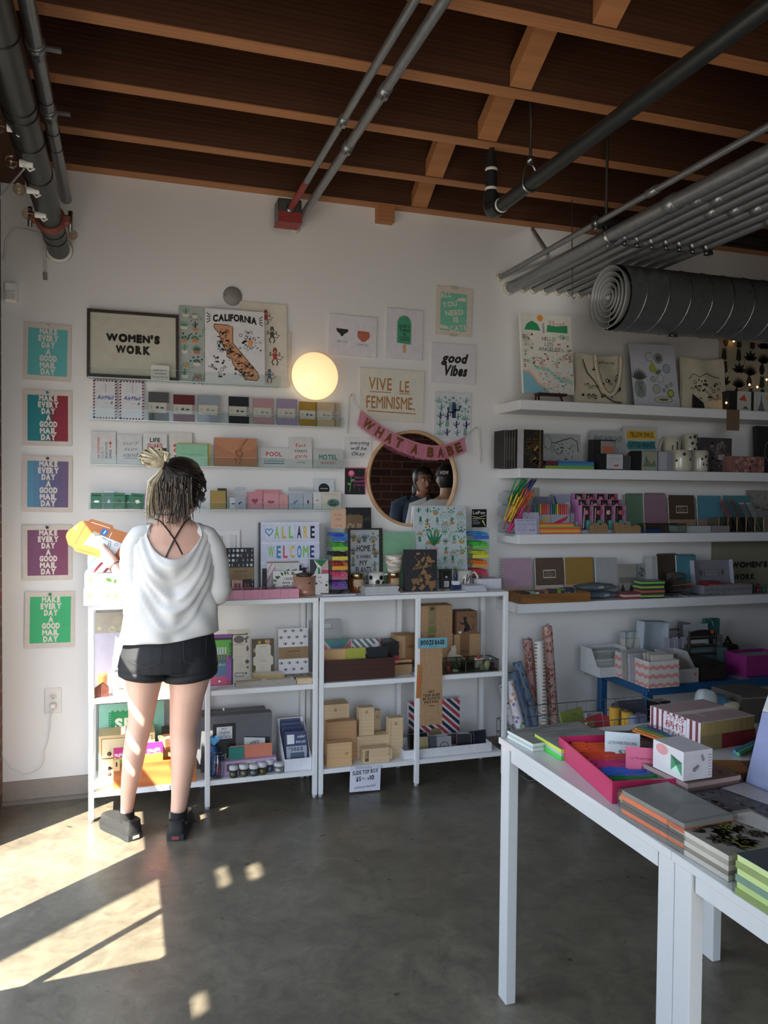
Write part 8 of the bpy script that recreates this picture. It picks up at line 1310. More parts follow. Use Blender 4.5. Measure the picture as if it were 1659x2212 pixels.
t,x0,x1,hf,hb=magbox((1466,1509,1445,1470),BY0+.02,.2,'low grey card drawer with a label frame and red dot','a6a4a2','card_file_box');mb=MB(stand((x0+x1)/2,BY0+.0195,BZ));hh=hf-BZ;mb.ribbon([(-.03,hh*.5),(-.005,hh*.5),(-.005,hh*.7),(-.03,hh*.7)],.002,STEEL,.0008,True);mb.face([((x1-x0)*.32+.008*math.cos(i*PI/6),hh*.6+.008*math.sin(i*PI/6))for i in range(12)],C('d8583a'),.0008);mb.build('label_frame',t)
for k in range(4):mb=MB(stand((x0+x1)/2,BY0+.06+.035*k,BZ+.005,0,.5));mb.box(-(x1-x0)/2+.006,0,-.008,(x1-x0)/2-.006,.1+.012*k,0,C(('7f7468','8a8078','6f675e','86807a')[k],.6));tag(mb.build('file_card'),('front','second','third','rear')[k]+' brownish card in the low grey drawer','card','cards in the low grey drawer')
yr=BY0+.03;x0=at(1512,1460,y=yr).x;x1=at(1569,1460,y=yr).x;hz=at(1540,1434,y=yr).z;DB=C('1f1814',.5);t=thing('drawer_rack','dark wooden ladder rack standing on a small drawer','rack',(x0,yr,BZ));mb=MB();mb.box(x0,yr+.004,BZ+.0005,x1,yr+.18,hz,DB);mb.build('body',t);mb=MB();mb.box(x0+.004,yr,BZ+.004,x1-.004,yr+.004,hz-.006,C('2a211b',.5));mb.box((x0+x1)/2-.025,yr-.0006,hz-.022,(x0+x1)/2+.025,yr,hz-.006,C('0c0a09'));mb.build('drawer',t)
xa,xb=at(1489,1400,y=yr+.1).x,at(1545,1400,y=yr+.1).x;zt=at(1520,1362,y=yr+.1).z
for xx in(xa,xb):MB().tube([(xx,yr+.1,hz-.0),(xx,yr+.1,zt)],.007,DB,8).build('side_post',t)
for f_ in(.18,.45,.72):mb=MB();zz=hz+(zt-hz)*f_;mb.box(xa,yr+.085,zz,xb,yr+.115,zz+.008,DB);mb.build('rail',t)
mb=MB(stand((xa+xb)/2,yr+.095,zt-.03));w=(xb-xa)/2;mb.prism([(-w,0),(w,0)]+[(w*math.cos(a),.012+.022*math.sin(a))for a in[i*PI/10 for i in range(11)]],-.012,0,DB);mb.build('crest',t);mb=MB(stand(xb-.028,yr+.093,zt-.008));mb.prism([(.01*math.cos(i*PI/6),.01*math.sin(i*PI/6))for i in range(12)],0,.001,C('c8482f'));mb.build('price_dot',t)
for k in range(3):p=std((1478,1527,1392+8*k,1410+8*k),BZ+.09-.03*k,.03,C(('6f6048','7a6a50','5f5240')[k],.7),3.7,0);p.done('kraft_pack',('top','middle','bottom')[k]+' kraft pack seen through the dark ladder rack','package','kraft packs behind the rack')
p=std((1480,1570,1402,1446),BZ,.05,C('5f7f7c',.6),3.63,0);p.line([(0,.2),(1,.35)],.006,C('a8604a'));p.done('teal_box','grey teal box behind the dark ladder rack','box')
p=std((1546,1562,1372,1440),BZ,.02,C('6a6c70',.3),3.72,.05);florals(p,14,[C('9a9ca0')],[C('3a3c40')],4,s=.4);p.done('floral_pack','silvery patterned pack right of the rack','package')
mb=MB();q=at(1580,1390,y=3.72);mb.rbox(q.x-.045,3.7,BZ+.0005,q.x+.045,3.79,BZ+.11,.012,C('211d1b',.7));mb.tube([(q.x-.03,3.74,BZ+.1),(q.x-.01,3.74,BZ+.15),(q.x+.03,3.75,BZ+.1)],.008,C('211d1b',.7),7);tag(mb.build('dark_bag'),'dark fabric bag slumped behind the magenta box','bag')
ym=BY0+.04;x0=at(1612,1455,y=ym).x;x1=x0+.26;hz=at(1612,1418,y=ym).z;MG=C('8a2a70',.5);t=thing('magenta_box','magenta open box at the right end of the bench','box',(x0,ym,BZ));mb=MB();dd=.16
for b in((0,0,.26,.003),(0,dd-.003,.26,dd),(0,.003,.003,dd-.003),(.257,.003,.26,dd-.003)):mb.box(x0+b[0],ym+b[1],BZ+.0005,x0+b[2],ym+b[3],hz,MG)
mb.box(x0+.003,ym+.003,BZ+.0005,x1-.003,ym+dd-.003,BZ+.004,MG);mb.build('box',t);mb=MB();mb.box(x0+.01,ym+.01,BZ+.005,x1-.01,ym+dd-.01,hz-.015,C('9a9aa0',.6));mb.build('contents',t)
mb=MB();mb.box(x0-.075,BY0+.002,BZ+.0002,x0-.005,BY0+.1,BZ+.0012,C('9a8090',.6));tag(mb.build('loose_card'),'mauve card lying flat left of the magenta box','card')
LZ2=.36;y0,y1=2.55,3.25;lx0=2.02;tag(MB().box(lx0,y0,LZ2-.03,4.2,y1,LZ2,C('c4c6c8',.5)).build('display_board'),'low white display board behind the front tables','table');
for x,y in((lx0+.02,y0+.02),(lx0+.02,y1-.06),(4.1,y0+.02),(4.1,y1-.06)):tag(MB().box(x,y,0,x+.04,y+.04,LZ2-.03,C('c4c6c8',.5)).build('board_support'),'white support of the low display board','support','display board supports')
def lo(px,y):q=at(px[0],px[1],y=y);return q.x
t=thing('wire_bin','wire bin of cards and twine behind the front table','basket',(lo((1300,1570),3.0),3.0,LZ2));mb=MB();bx0,bx1,by0,by1=lo((1212,1570),2.9),lo((1480,1570),2.9),2.9,3.2
for z in(LZ2+.005,LZ2+.06,LZ2+.11):mb.tube([(bx0,by0,z),(bx1,by0,z),(bx1,by1,z),(bx0,by1,z)],.002,WR,5,closed=True)
for k in range(13):x=bx0+(bx1-bx0)*k/12;mb.tube([(x,by0,LZ2+.11),(x,by0,LZ2+.005),(x,by1,LZ2+.005),(x,by1,LZ2+.11)],.0015,WR,4)
mb.build('wires',t)
def lcard(px,c,label,y,tilt=0.,lean=.3,name='card_pack',t_=.012,draw=None,group='cards in the wire bin'):p=std(px,LZ2+.008,t_,C(c),y,lean,tilt=tilt);draw and draw(p);p.done(name,label,'card',group)
lcard((1220,1268,1533,1600),'6f7a3a','olive green card pack in the wire bin',3.1,.15,draw=lambda p:p.text('98',.6,.7,.1,C('3f4a20'),w=.2));lcard((1235,1290,1558,1600),'7a4a2c','orange brown card with a white dot in the wire bin',2.99,.05,draw=lambda p:p.disc(.66,.8,.04,WHITE));lcard((1270,1305,1540,1600),'a9a9b0','white curved card behind the red ones',3.16);lcard((1276,1310,1546,1600),'8a2a38','left red card pack in the wire bin',3.06,.2);lcard((1305,1330,1547,1600),'93303c','right red card pack with lettering in the wire bin',3.05,-.08,draw=lambda p:lines(p,.5,.6,.7,.9,5,C('5a1a24')))
for k,(px,py,y,c,nm)in enumerate(((1328,1535,3.06,'b08a2f','left mustard twine spool'),(1345,1540,3.1,'b5aa90','cream twine spool between the mustard ones'),(1355,1545,3.0,'b08a2f','right mustard twine spool'),(1368,1550,2.98,'6f7a94','slate blue twine spool'),(1384,1549,3.03,'7f86b0','lilac and white twine spool'))):
 x=lo((px,py),y);zt=at(px,py-7,y=y).z;t=thing('twine_spool',nm+' in the wire bin','twine',(x,y,LZ2),'twine spools');mb=MB();r_=.026
 prof=[(r_*.3,LZ2+.006-LZ2),(r_*.95,.006)];n=12;hh=max(.05,zt-LZ2-.006)
 for i in range(n):prof+=[(r_,.008+hh*i/n),(r_*.95,.008+hh*(i+.5)/n)]
 prof+=[(r_*.9,hh+.006),(r_*.35,hh+.006)];mb.lathe(prof,C(c,.9),16,(x,y,LZ2));mb.build('twine',t);mb=MB();mb.lathe([(r_*.35,.006),(r_*.35,hh+.008),(r_*.28,hh+.008)],C('8a6a48'),12,(x,y,LZ2));mb.build('core',t)
p=std((1343,1400,1524,1590),LZ2+.008,.06,C('3a3d48',.5),3.15,.5);p.text('twine',.5,.8,.1,C('6a6c74'),w=.4);p.done('dark_box','dark grey flat box at the back of the wire bin','box')
p=std((1418,1450,1518,1590),LZ2+.001,.07,C('17171a',.25),3.1,.1);doodle(p,30,.05,.05,.95,.95,.12,[C('6a6a6c',.3),C('3a3a3c',.3)],3);p.done('wrapped_box','black glossy patterned pack behind the bench leg','package')
r=random.Random(5)
for k,(px,py,c,s_,nm)in enumerate(((1523,1515,'a4b0b0',(.05,.04,.075),'pale grey cloth pouch, tallest of the pile'),(1548,1522,'4f7f9a',(.045,.04,.07),'teal blue cloth pouch in the pouch pile'),(1562,1528,'a9aca4',(.04,.035,.055),'off white cloth pouch in the pouch pile'),(1575,1520,'b9b59a',(.05,.03,.03),'cream cloth roll on top of the pouch pile'),(1572,1540,'5f8ab4',(.05,.04,.04),'sky blue cloth pouch at the pile front'),(1598,1540,'8a5a64',(.03,.03,.05),'dusty rose cloth pouch at the right of the pile'),(1515,1545,'8f94a4',(.06,.04,.03),'grey lilac cloth at the left of the pile'))):
 y=3.02+.02*(k%3);q=at(px,py+8,y=y);zc=max(q.z,LZ2+s_[2]+.001);mb=MB(Matrix.Translation((q.x,y,zc)));vs=[];n,m_=12,8
 for i in range(m_):
  th=PI*i/(m_-1)
  for j in range(n):a=2*PI*j/n;e_=1+.18*math.sin(3*a+k)*math.sin(2*th+k);cs,sn=math.cos(a),math.sin(a);vs.append((s_[0]*e_*math.sin(th)**.5*abs(cs)**.6*(1 if cs>0 else-1),s_[1]*e_*math.sin(th)**.5*abs(sn)**.6*(1 if sn>0 else-1),-s_[2]*math.cos(th)))
 mb.add(vs,[(i*n+j,i*n+(j+1)%n,(i+1)*n+(j+1)%n,(i+1)*n+j)for i in range(m_-1)for j in range(n)],C(c,.85),True);tag(mb.build('cloth_pouch'),nm,'pouch','cloth pouches')
p=std((1484,1512,1530,1580),LZ2,.004,C('b9ae94'),2.9,.4,tilt=-.3);p.disc(.35,.85,.12,C('6a5f4a'));p.done('paper_tag','cream paper tag with a hole behind the striped eraser box','tag')
p=std((1600,1680,1500,1600),LZ2,.2,C('4f4a44',.7),3.0,0);p.line([(0,.9),(1,.86)],.02,C('8a8680'));p.done('bin_box','dark grey brown bin behind the standing floral print','box')
# --- two white tables in the right foreground
TBX,TBZ=1.005,.74;TW=C('c4c6c6',.28,var=.01,coat=.2)
for k,(ya,yb)in enumerate(((1.2805,2.03),(.53,1.28))):
 t=thing('white_table',('white table of the foreground pair, the farther one','white table of the foreground pair, the nearer one')[k],'table',(TBX+.37,(ya+yb)/2,0),'white foreground tables');x1=TBX+.745
 mb=MB();mb.rbox(TBX,ya,TBZ-.018,x1,yb,TBZ,.0015,TW);mb.build('tabletop',t)
 for a in((TBX+.012,ya+.055,TBX+.03,yb-.055),(x1-.03,ya+.055,x1-.012,yb-.055)):mb=MB();mb.box(a[0],a[1],TBZ-.056,a[2],a[3],TBZ-.018,TW);mb.build('apron',t)
 for a in((TBX+.045,ya+.014,x1-.045,ya+.03),(TBX+.045,yb-.03,x1-.045,yb-.014)):mb=MB();mb.box(a[0],a[1],TBZ-.056,a[2],a[3],TBZ-.018,TW);mb.build('apron',t)
 for x in(TBX+.008,x1-.038):
  for y in((ya+.0005,yb-.051),(ya+.003,yb-.0485))[k]:mb=MB();mb.rbox(x,y,0,x+.03,y+.048,TBZ-.018,.0015,TW);mb.build('leg',t)
def pad(px,py,yaw,w,d,z,h,top,edges,label,name='note_pad',cat='notepad',group=None,draw=None,wrap=True,far=False):
 """wrapped block lying on the table, near left corner at a photo point"""
 q=at(px,py,z=z);q.y-=d*far;T=lay(q.x,q.y,z+.0005,yaw);t=thing(name,label,cat,(q.x,q.y,z),group);n=len(edges);mb=MB(T)
 for k,e_ in enumerate(edges):i_=.0 if k%2==0 else .002;mb.box(i_,i_,h*k/n,w-i_,d-i_,h*(k+1)/n,C(e_,.5))
 mb.build('pad',t);p=Panel(T@Matrix.Translation((w/2,0,h+.0006)),w,d,.0004,C(top,.45));draw and draw(p);p.build('cover',t)
 if wrap:mb=MB(T);mb.box(-.003,-.003,.0,w+.004,d+.004,h+.0025,clear('f4f6f6',.06,.97,'shrink_wrap',.12));mb.build('shrink_wrap',t)
def marble(p):
 r=random.Random(4)
 for i in range(9):y=r.random();p.line([(0,y),(.3,y+r.uniform(-.1,.1)),(.6,y+r.uniform(-.1,.1)),(1,min(1,max(0,y+r.uniform(-.15,.15))))],[.004,.03,.016,.004],C('7f8486',.45),1)
pad(1151,1624,.08,.24,.13,TBZ,.02,'a4a39e',['e2e4e2','b9c4bc','dfe2df'],'grey marbled book at the far left table corner','marbled_book','book','marbled books',marble)
pad(1212,1643,0.,.19,.14,TBZ,.028,'a5a6a2',['4fd84a','b9c4c4','d4e04a'],'grey marbled book with neon green and yellow edges','marbled_book','book','marbled books',marble)
q=at(1322,1737,z=TBZ);yaw=-.17;T=lay(q.x,q.y,TBZ+.0005,yaw);bw,bd,bh=.165,.33,.05;PNK=C('b82a5c',.3,coat=.3);t=thing('pen_box','hot pink box full of coloured pens on the table','box',(q.x,q.y,TBZ));mb=MB(T)
for b in((0,0,bw,.003),(0,bd-.003,bw,bd),(0,.003,.003,bd-.003),(bw-.003,.003,bw,bd-.003)):mb.box(b[0],b[1],0,b[2],b[3],bh,PNK)
mb.box(.003,.003,0,bw-.003,bd-.003,.003,PNK);mb.build('box',t);r=random.Random(8);pr={}
for k in range(54):
 lay_,i=divmod(k,27);f=i/26;c,nm=(('1f6a3a','green'),('2a56b0','blue'),('b82a6a','magenta'),('c8402a','red'),('e0582f','orange'))[min(4,int(f*5.2))]
 if c not in pr:m_=MB();m_.tube([(0,0,0),(.02,0,0),(.125,0,0),(.138,0,0)],[.003,.0052,.0052,.003],C(c,.35),7);m_.rbox(.005,-.0015,.0045,.04,.0015,.0075,.0005,C(c,.35));o=m_.build('pen',origin=(0,0,0));pr[c]=o
 else:o=pr[c].copy();COL.objects.link(o)
 v=T@Vector((.008+r.uniform(0,.014),.016+.0113*i+r.uniform(-.001,.001),.009+.0115*lay_+.012));o.location=v;o.rotation_euler=(0,-.0,yaw+r.uniform(-.06,.06));tag(o,'%s pen in the hot pink box on the table'%nm,'pen',nm+' pens in the hot pink box')
mb=MB(T);mb.box(.004,.004,.003,bw-.004,bd-.004,.014,C('3a1420'));mb.build('tray_lining',t)
for(lx,ly,c,nm,tx)in((.125,.22,'c4d0d4','white handwritten card reading LE POWERTINA PEN $3 in the pink box',(('LE POWERTINA PEN',.6,.1,.8),('$3',.28,.14,.24))),(.125,.1,'c85a7c','pink handwritten pen price card in the hot pink box',(('Le Powertina Pen',.62,.09,.76),('$3',.28,.13,.2)))):
 v=T@Vector((lx,ly,.012));p=Panel(stand(v.x,v.y,v.z,-.55,.1),.085,.075,.001,C(c,.5));[p.text(s,.5,yy,h_,C('3a4a54' if c[0]=='c' and c[1]=='4' else '8a2a4a'),w=w_,sh=.1)for s,yy,h_,w_ in tx];p.done('price_card',nm,'sign')
pad(1485,1743,.08,.155,.17,TBZ,.05,'86625c',['b9b4b0','5f4a48','c4bfc4','6f5550','a9908c'],'mauve brown wrapped pads stacked beside the pink box',draw=lambda p:(florals(p,30,[C('9a7a72')],[C('6a4a46')],5,s=.2),p.poly([(.3,.5),(.45,.8),(.8,.75),(.6,.6),(.5,.35)],C('a9a4a2',.3),4),p.rect(.6,.86,.95,.97,C('b0a890'),4)))
q=at(1476,1688,z=TBZ+.054);T=lay(q.x,q.y,TBZ+.054,.05);t=thing('memo_block','white memo cube printed with pink and green shapes','notepad',(q.x,q.y,TBZ+.053));w,d,h=.08,.1,.065;mb=MB(T);mb.box(0,0,0,w,d,h,C('bdb9bc',.5));mb.build('block',t)
pt=Panel(T@Matrix.Translation((w/2,-.0004,0))@Matrix.Rotation(PI/2,4,'X'),w,h,.0003,C('c4c0c4',.5));sprig(pt,.3,.3,.25,C('5a5558'),.6,4,2,1);sprig(pt,.7,.6,.2,C('6a6264'),2,4,2,1);[pt.line([(.85,.1+.1*i),(.97,.12+.1*i)],.012,INK)for i in range(8)];pt.build('front_print',t)
pt=Panel(T@Matrix.Translation((-.0004,d/2,0))@Matrix.Rotation(-PI/2,4,'Z')@Matrix.Rotation(PI/2,4,'X'),d,h,.0003,C('c9c6c8',.5));pt.poly([(.6,.2),(.6,.75),(.95,.6),(.95,.15)],C('3f8a62'));pt.poly([(.6,.2),(.78,.45),(.95,.15)],C('b9d4c4'),2);pt.poly([(.6,.75),(.78,.45),(.95,.6)],C('2a5f48'),2);pt.disc(.3,.78,.2,C('c88a8a'),1,.12);pt.build('side_print',t)
pad(1372,1762,.05,.08,.055,TBZ,.03,'b5966c',['3a4a62','c9b08a','c9b08a','c9b08a'],'kraft notepads with a navy base beside the orange edged pads',draw=None)
pad(1477,1846,.06,.125,.19,TBZ,.058,'8f8f8c',['7a706c','e0744a','5f5854','6a625e','e8784c','8a847e'],'pair of grey topped note blocks with orange edges',draw=lambda p:p.poly([(.04,.05),(.96,.05),(.9,.3),(.5,.4),(.04,.2)],C('9a9a98',.4),1))
pad(1586,1812,.08,.2,.17,TBZ,.03,'5f5c62',['4a474a','8f8a8e','5a565a'],'dark lilac floral wrapped pad right of the orange edged pads',draw=lambda p:(florals(p,60,[C('8a868e'),C('77727c')],[C('2f2d34'),C('7a7680')],9,s=.13),p.poly([(.72,.1),(.6,.9),(.98,.95),(.98,.3)],C('a4a2a4',.3),5)))
pad(1573,1905,.04,.2,.155,TBZ,.046,'a49c92',['c4bcb0','8a8078','d4cabc','b0a698','d8d0c4'],'cream wrapped floral pads before the lime ones',draw=lambda p:(florals(p,44,[C('4a4438'),C('8a8a3a')],[C('2f2c28'),C('3f4030')],3,s=.24),p.poly([(.7,.3),(.6,.9),(.95,.9),(.95,.4)],C('b9b6b0',.3),5)))
pad(1591,1930,.02,.16,.17,TBZ,.07,'4f545a',['8fa060','c4d88a','7f9a88','d4e49a','9aa868','dce8a4'],'lime green edged wrapped pads at the right frame edge',draw=lambda p:doodle(p,10,.1,.1,.9,.9,.1,[C('7f868c')],4),far=True)
pad(1402,1642,.1,.075,.07,TBZ,.012,'1f1f22',['1a1a1c'],'black flat box behind the white price card','flat_box','box',wrap=False)
q=at(1312,1617,z=TBZ);p=Panel(lay(q.x+.1,q.y-.0,TBZ+.0005,-.15),.24,.13,.002,C('2f2d2f',.3));p.T=p.T@Matrix.Translation((0,0,.0003))
for x_,y_ in((.22,.72),(.36,.4)):p.poly([(x_+.15*math.cos(a),y_+.2*math.sin(a))for a in[i*PI/10 for i in range(20)]],C('9a9aa0'),1);p.poly([(x_+.13*math.cos(a),y_+.17*math.sin(a))for a in[i*PI/10 for i in range(20)]],C('3a4058'),2);p.poly([(x_-.05,y_-.06),(x_+.06,y_-.04),(x_,y_+.1)],C('a04a5a'),3)
doodle(p,30,.5,.05,.95,.9,.06,[C('6a6a6c'),C('b03a7a'),C('8a8a8c')],7,3);p.done('sticker_sheets','dark wrapped sticker sheets with oval badges on the table','sticker sheet')
q=at(1352,1583,z=TBZ);d_=at(1450,1618,z=TBZ)-q;q2=Vector((q.x,q.y,TBZ));t=thing('pen_pouch','clear pouch of rainbow pens lying across the table','pouch',q2);T=lay(q.x,q.y,TBZ+.001,math.atan2(d_.y,d_.x));L_=d_.length
for i in range(10):mb=MB(T);mb.tube([(.02,.008+.008*i,.009+.004*(i%2)),(L_*.5,.008+.008*i,.009+.004*(i%2)),(L_-.02,.008+.008*i,.009+.004*(i%2))],.0042,C(('c86a2a','d88a30','c9a83a','6f9a3a','3f7a5a','2f6a8a','3a4a8a','5a3a6a','3a3a3e','6a6a6e')[i],.4),6);mb.build('pen',t)
mb=MB(T);vs=[];n,m_=10,10
for i in range(n+1):
 for j in range(m_+1):u,v=i/n,j/m_;vs.append((L_*u,.095*v,.002+.028*math.sin(PI*v)**.6*math.sin(PI*min(1,max(0,u)))**.3))
mb.add(vs,[(i*(m_+1)+j,(i+1)*(m_+1)+j,(i+1)*(m_+1)+j+1,i*(m_+1)+j+1)for i in range(n)for j in range(m_)],clear('eef2f4',.09,.9,'pouch_film',.08),True);mb.build('film',t)
q=at(1513,1624,z=TBZ);T=lay(q.x,q.y,TBZ+.0005,.1);w,d,h=.2,.19,.08;t=thing('eraser_box','red and white striped Japanese eraser carton','box',(q.x,q.y,TBZ));mb=MB(T);mb.box(0,0,0,w,d,h*.55,C('8a7a54',.7));mb.box(w*.38,-.001,0,w+.001,d,h*.5,C('7a1f22',.6));mb.box(.002,.002,h*.55,w-.002,d-.002,h*.95,C('a8935c',.7));mb.build('tray',t)
for k in range(8):
 mb=MB(T);xx=.006+(w-.012)*k/8;mb.box(xx,-.0015,h*.52,xx+(w-.012)/8-.002,.004,h*.94,C('a08a58',.7));tag(mb.build('eraser'),('first','second','third','fourth','fifth','sixth','seventh','eighth')[k]+' paper sleeved eraser from the left in the striped carton','eraser','erasers in the striped carton')
cv=Panel(T@Matrix.Translation((w/2,0,h*.955)),w,d,.001,C('b5aaa8',.6));ST=C('6f2a34',.6)
for i in range(34):x_=i/34+.008;cv.rect(x_,.02,x_+.012,.42,ST);cv.rect(x_,.56,x_+.012,.98,ST)
cv.rect(.25,.2,.3,.42,C('b5aaa8',.6),2);cv.build('striped_lid',t)
sd=Panel(T@Matrix.Translation((-.0014,d/2,0))@Matrix.Rotation(-PI/2,4,'Z')@Matrix.Rotation(PI/2,4,'X'),d,h*.955,.0012,C('c9c2c8',.6));[sd.rect(i/9+.02,0,i/9+.07,1,ST)for i in range(9)];sd.rect(.28,.12,.74,.92,C('c9c2c8',.6),2)
for s,y_,w_ in(('シヤチハタ',.76,.36),('柄付',.46,.38),('ゴム印',.2,.4)):sd.text(s,.51,y_,.16 if s!='柄付' else .22,C('8a2a30'),w=w_,l=4)
sd.build('wrapper',t)
for px,py,c,nm in((1587,1625,'2f8ab8','blue'),(1594,1629,'4aa87a','green')):q=at(px,py,z=TBZ+.008);mb=MB();mb.tube([q,q+Vector((.02,.01,0)),q+Vector((.13,.06,0))],[.005,.007,.007],C(c,.3),10);tag(mb.build('marker'),nm+' marker tip poking out by the standing floral print','marker','markers by the floral print')
q=at(1545,1690,z=TBZ);mb=MB(lay(q.x,q.y,TBZ+.0005,-.3));mb.box(0,0,0,.16,.12,.012,C('6a4a30',.5));mb.box(.01,.01,.012,.1,.1,.02,C('8a5a34',.5));tag(mb.build('wooden_set'),'brown flat pack half hidden behind the mauve pads','package')
A=at(1590,1722,z=TBZ);A=Vector((1.345,1.47,TBZ+.001));t=thing('sleeved_print','white floral print in a clear sleeve standing at the right edge','print',A);w,h=.32,.205;yw=-1.1;T=stand(A.x+w/2*math.cos(yw),A.y+w/2*math.sin(yw),TBZ+.001,yw,.58);p=Panel(T,w,h,.003,C('c9cbe0',.4));florals(p,46,[C('b8504a'),C('c9a43a'),C('8a4a4a')],[C('2f3f34'),C('4a5a3a'),C('8a8a3a'),C('2a3448')],6,.16,.3,.9,.95,.14,2);florals(p,16,[C('b0504a'),C('c08a4a')],[C('4a4638'),C('7a7a4a')],8,.2,.12,.7,.4,.11,2);p.build('print',t)
mb=MB(T);mb.box(-w/2-.004,0,.002,w/2+.004,h,.0028,clear('f2f4fa',.07,.96));mb.build('sleeve',t);p=Panel(T@Matrix.Translation((0,h+.002,0))@Matrix.Rotation(-.22,4,'X'),w,.15,.003,C('b9bcbc',.4));p.rect(.18,.2,.6,.9,C('a4a8a4'));p.build('header',t)
q=at(1622,1734,z=TBZ);p=Panel(lay(q.x+.02,q.y-.02,TBZ+.0005,-.55),.12,.05,.002,C('8a9a98',.5));p.text('ATES',.4,.3,.5,INK,w=.7,bold=.04,sh=.2);p.done('flat_card','grey green flat card with partly hidden dark letters','card')
# --- people
def loft(mb,rings,ma,n=20,cap=True,fold=None):
 vs=[]
 for k,(cx,cy,z,rx,ry)in enumerate(rings):
  for j in range(n):
   a=2*PI*j/n;f=1+(fold(a,z)if fold else 0);vs.append((cx+rx*f*math.sin(a),cy-ry*f*math.cos(a),z))
 m_=len(rings);mb.add(vs,[(i*n+j,i*n+(j+1)%n,(i+1)*n+(j+1)%n,(i+1)*n+j)for i in range(m_-1)for j in range(n)],ma,True)
 if cap:mb.add(vs[:n],[tuple(range(n-1,-1,-1))],ma);mb.add(vs[-n:],[tuple(range(n))],ma)
def skinned(mb,name,parent,vox=.006,it=4):
 o=mb.build(name,parent);m_=o.modifiers.new('one surface','REMESH');m_.mode='VOXEL';m_.voxel_size=vox;m_.use_smooth_shade=True
 s=o.modifiers.new('soften','SMOOTH');s.factor=.5;s.iterations=it;return o
HEAD=[(0,.02,.072,-.0),(.012,.04,.086,-.02),(.03,.052,.09,-.045),(.06,.062,.09,-.07),(.09,.07,.088,-.086),(.12,.074,.087,-.097),(.15,.075,.086,-.1),(.18,.068,.072,-.092),(.205,.05,.048,-.07),(.22,.028,.022,-.042),(.226,.008,.0,-.02)]
def head(mb,ma,grow=0.):
 loft(mb,[(0,(f+b)/2,z,rx+grow,(f-b)/2+grow)for z,rx,f,b in HEAD],ma,24)
def face(body,t,T,ma):
 """nose, lips, brow and ears on the head; eyes are a part of their own"""
 body.tube([(0,.086,.118),(0,.1,.092),(0,.108,.076),(0,.096,.068)],[.007,.009,.012,.008],ma,10)
 for s in(-1,1):
  body.tube([(s*.072,-.005,.085),(s*.079,-.012,.1),(s*.081,-.014,.12),(s*.077,-.004,.125)],[.008,.011,.012,.007],ma,8)
  e_=MB(T);e_.sphere((s*.031,.076,.112),.012,C('d8d4cc',.2),10);e_.sphere((s*.031,.0845,.112),.0062,C('2a1c14',.15),10);e_.tube([(s*.016,.088,.131),(s*.032,.088,.136),(s*.05,.078,.131)],.0028,C('2a1e18',.8),6);e_.build('eye',t)
 m_=MB(T);m_.tube([(-.022,.083,.044),(-.008,.092,.047),(.008,.092,.047),(.022,.083,.044)],[.002,.0045,.0045,.002],C('8a4a44',.5),8);m_.tube([(-.02,.083,.041),(0,.092,.038),(.02,.083,.041)],[.002,.005,.002],C('964f48',.5),8);m_.build('lips',t)
def haircap(mb,ma,line,grow=.012,n=32):
 vs=[]
 for z,rx,f,b in HEAD[1:]:
  for j in range(n):
   a=2*PI*j/n;fr=math.cos(a);inside=z<line(fr);g=grow if not inside else-.012
   vs.append(((rx+g)*math.sin(a),(f+b)/2+((f-b)/2+g)*fr,z+(grow*.6 if z>.18 else 0)))
 m_=len(HEAD)-1;mb.add(vs,[(i*n+j,i*n+(j+1)%n,(i+1)*n+(j+1)%n,(i+1)*n+j)for i in range(m_-1)for j in range(n)],ma,True);mb.add(vs[-n:],[tuple(range(n))],ma)
def hand(mb,ma,P,D,N,curl,thumb,ln=.085):
 """palm and five bent fingers: P wrist, D along the hand, N out of the palm"""
 D=D.normalized();N=(N-D*N.dot(D)).normalized();S=D.cross(N)
 for q in(-.027,-.009,.009,.027):mb.tube([P+S*q*.6,P+S*q*.9+D*.04,P+S*q+D*ln],[.016,.0145,.012],ma,8,el=.8)
 for q,L_ in((-.029,.058),(-.01,.072),(.01,.07),(.028,.056)):
  p0=P+S*q+D*ln*.96;a=0;pts=[p0]
  for k in range(3):a+=curl;p0=p0+(D*math.cos(a)+N*math.sin(a))*L_*(.42,.32,.26)[k];pts.append(p0)
  mb.tube(pts,[.0095,.009,.0082,.0068],ma,8)
 tb=P+S*thumb*.026+D*.025;mb.tube([tb,tb+S*thumb*.024+D*.03+N*.012,tb+S*thumb*.028+D*.056+N*.024,tb+S*thumb*.024+D*.078+N*.03],[.013,.011,.0095,.0075],ma,8)
def skinmat(h):
 k=('skin',h)
 if k not in MATS:
  ma=C(h,.48,var=.04,sc=14).copy();b=ma.node_tree.nodes['Principled BSDF'];b.inputs['Subsurface Weight'].default_value=.12;b.inputs['Subsurface Radius'].default_value=(.5,.2,.1);b.inputs['Subsurface Scale'].default_value=.02;MATS[k]=ma
 return MATS[k]
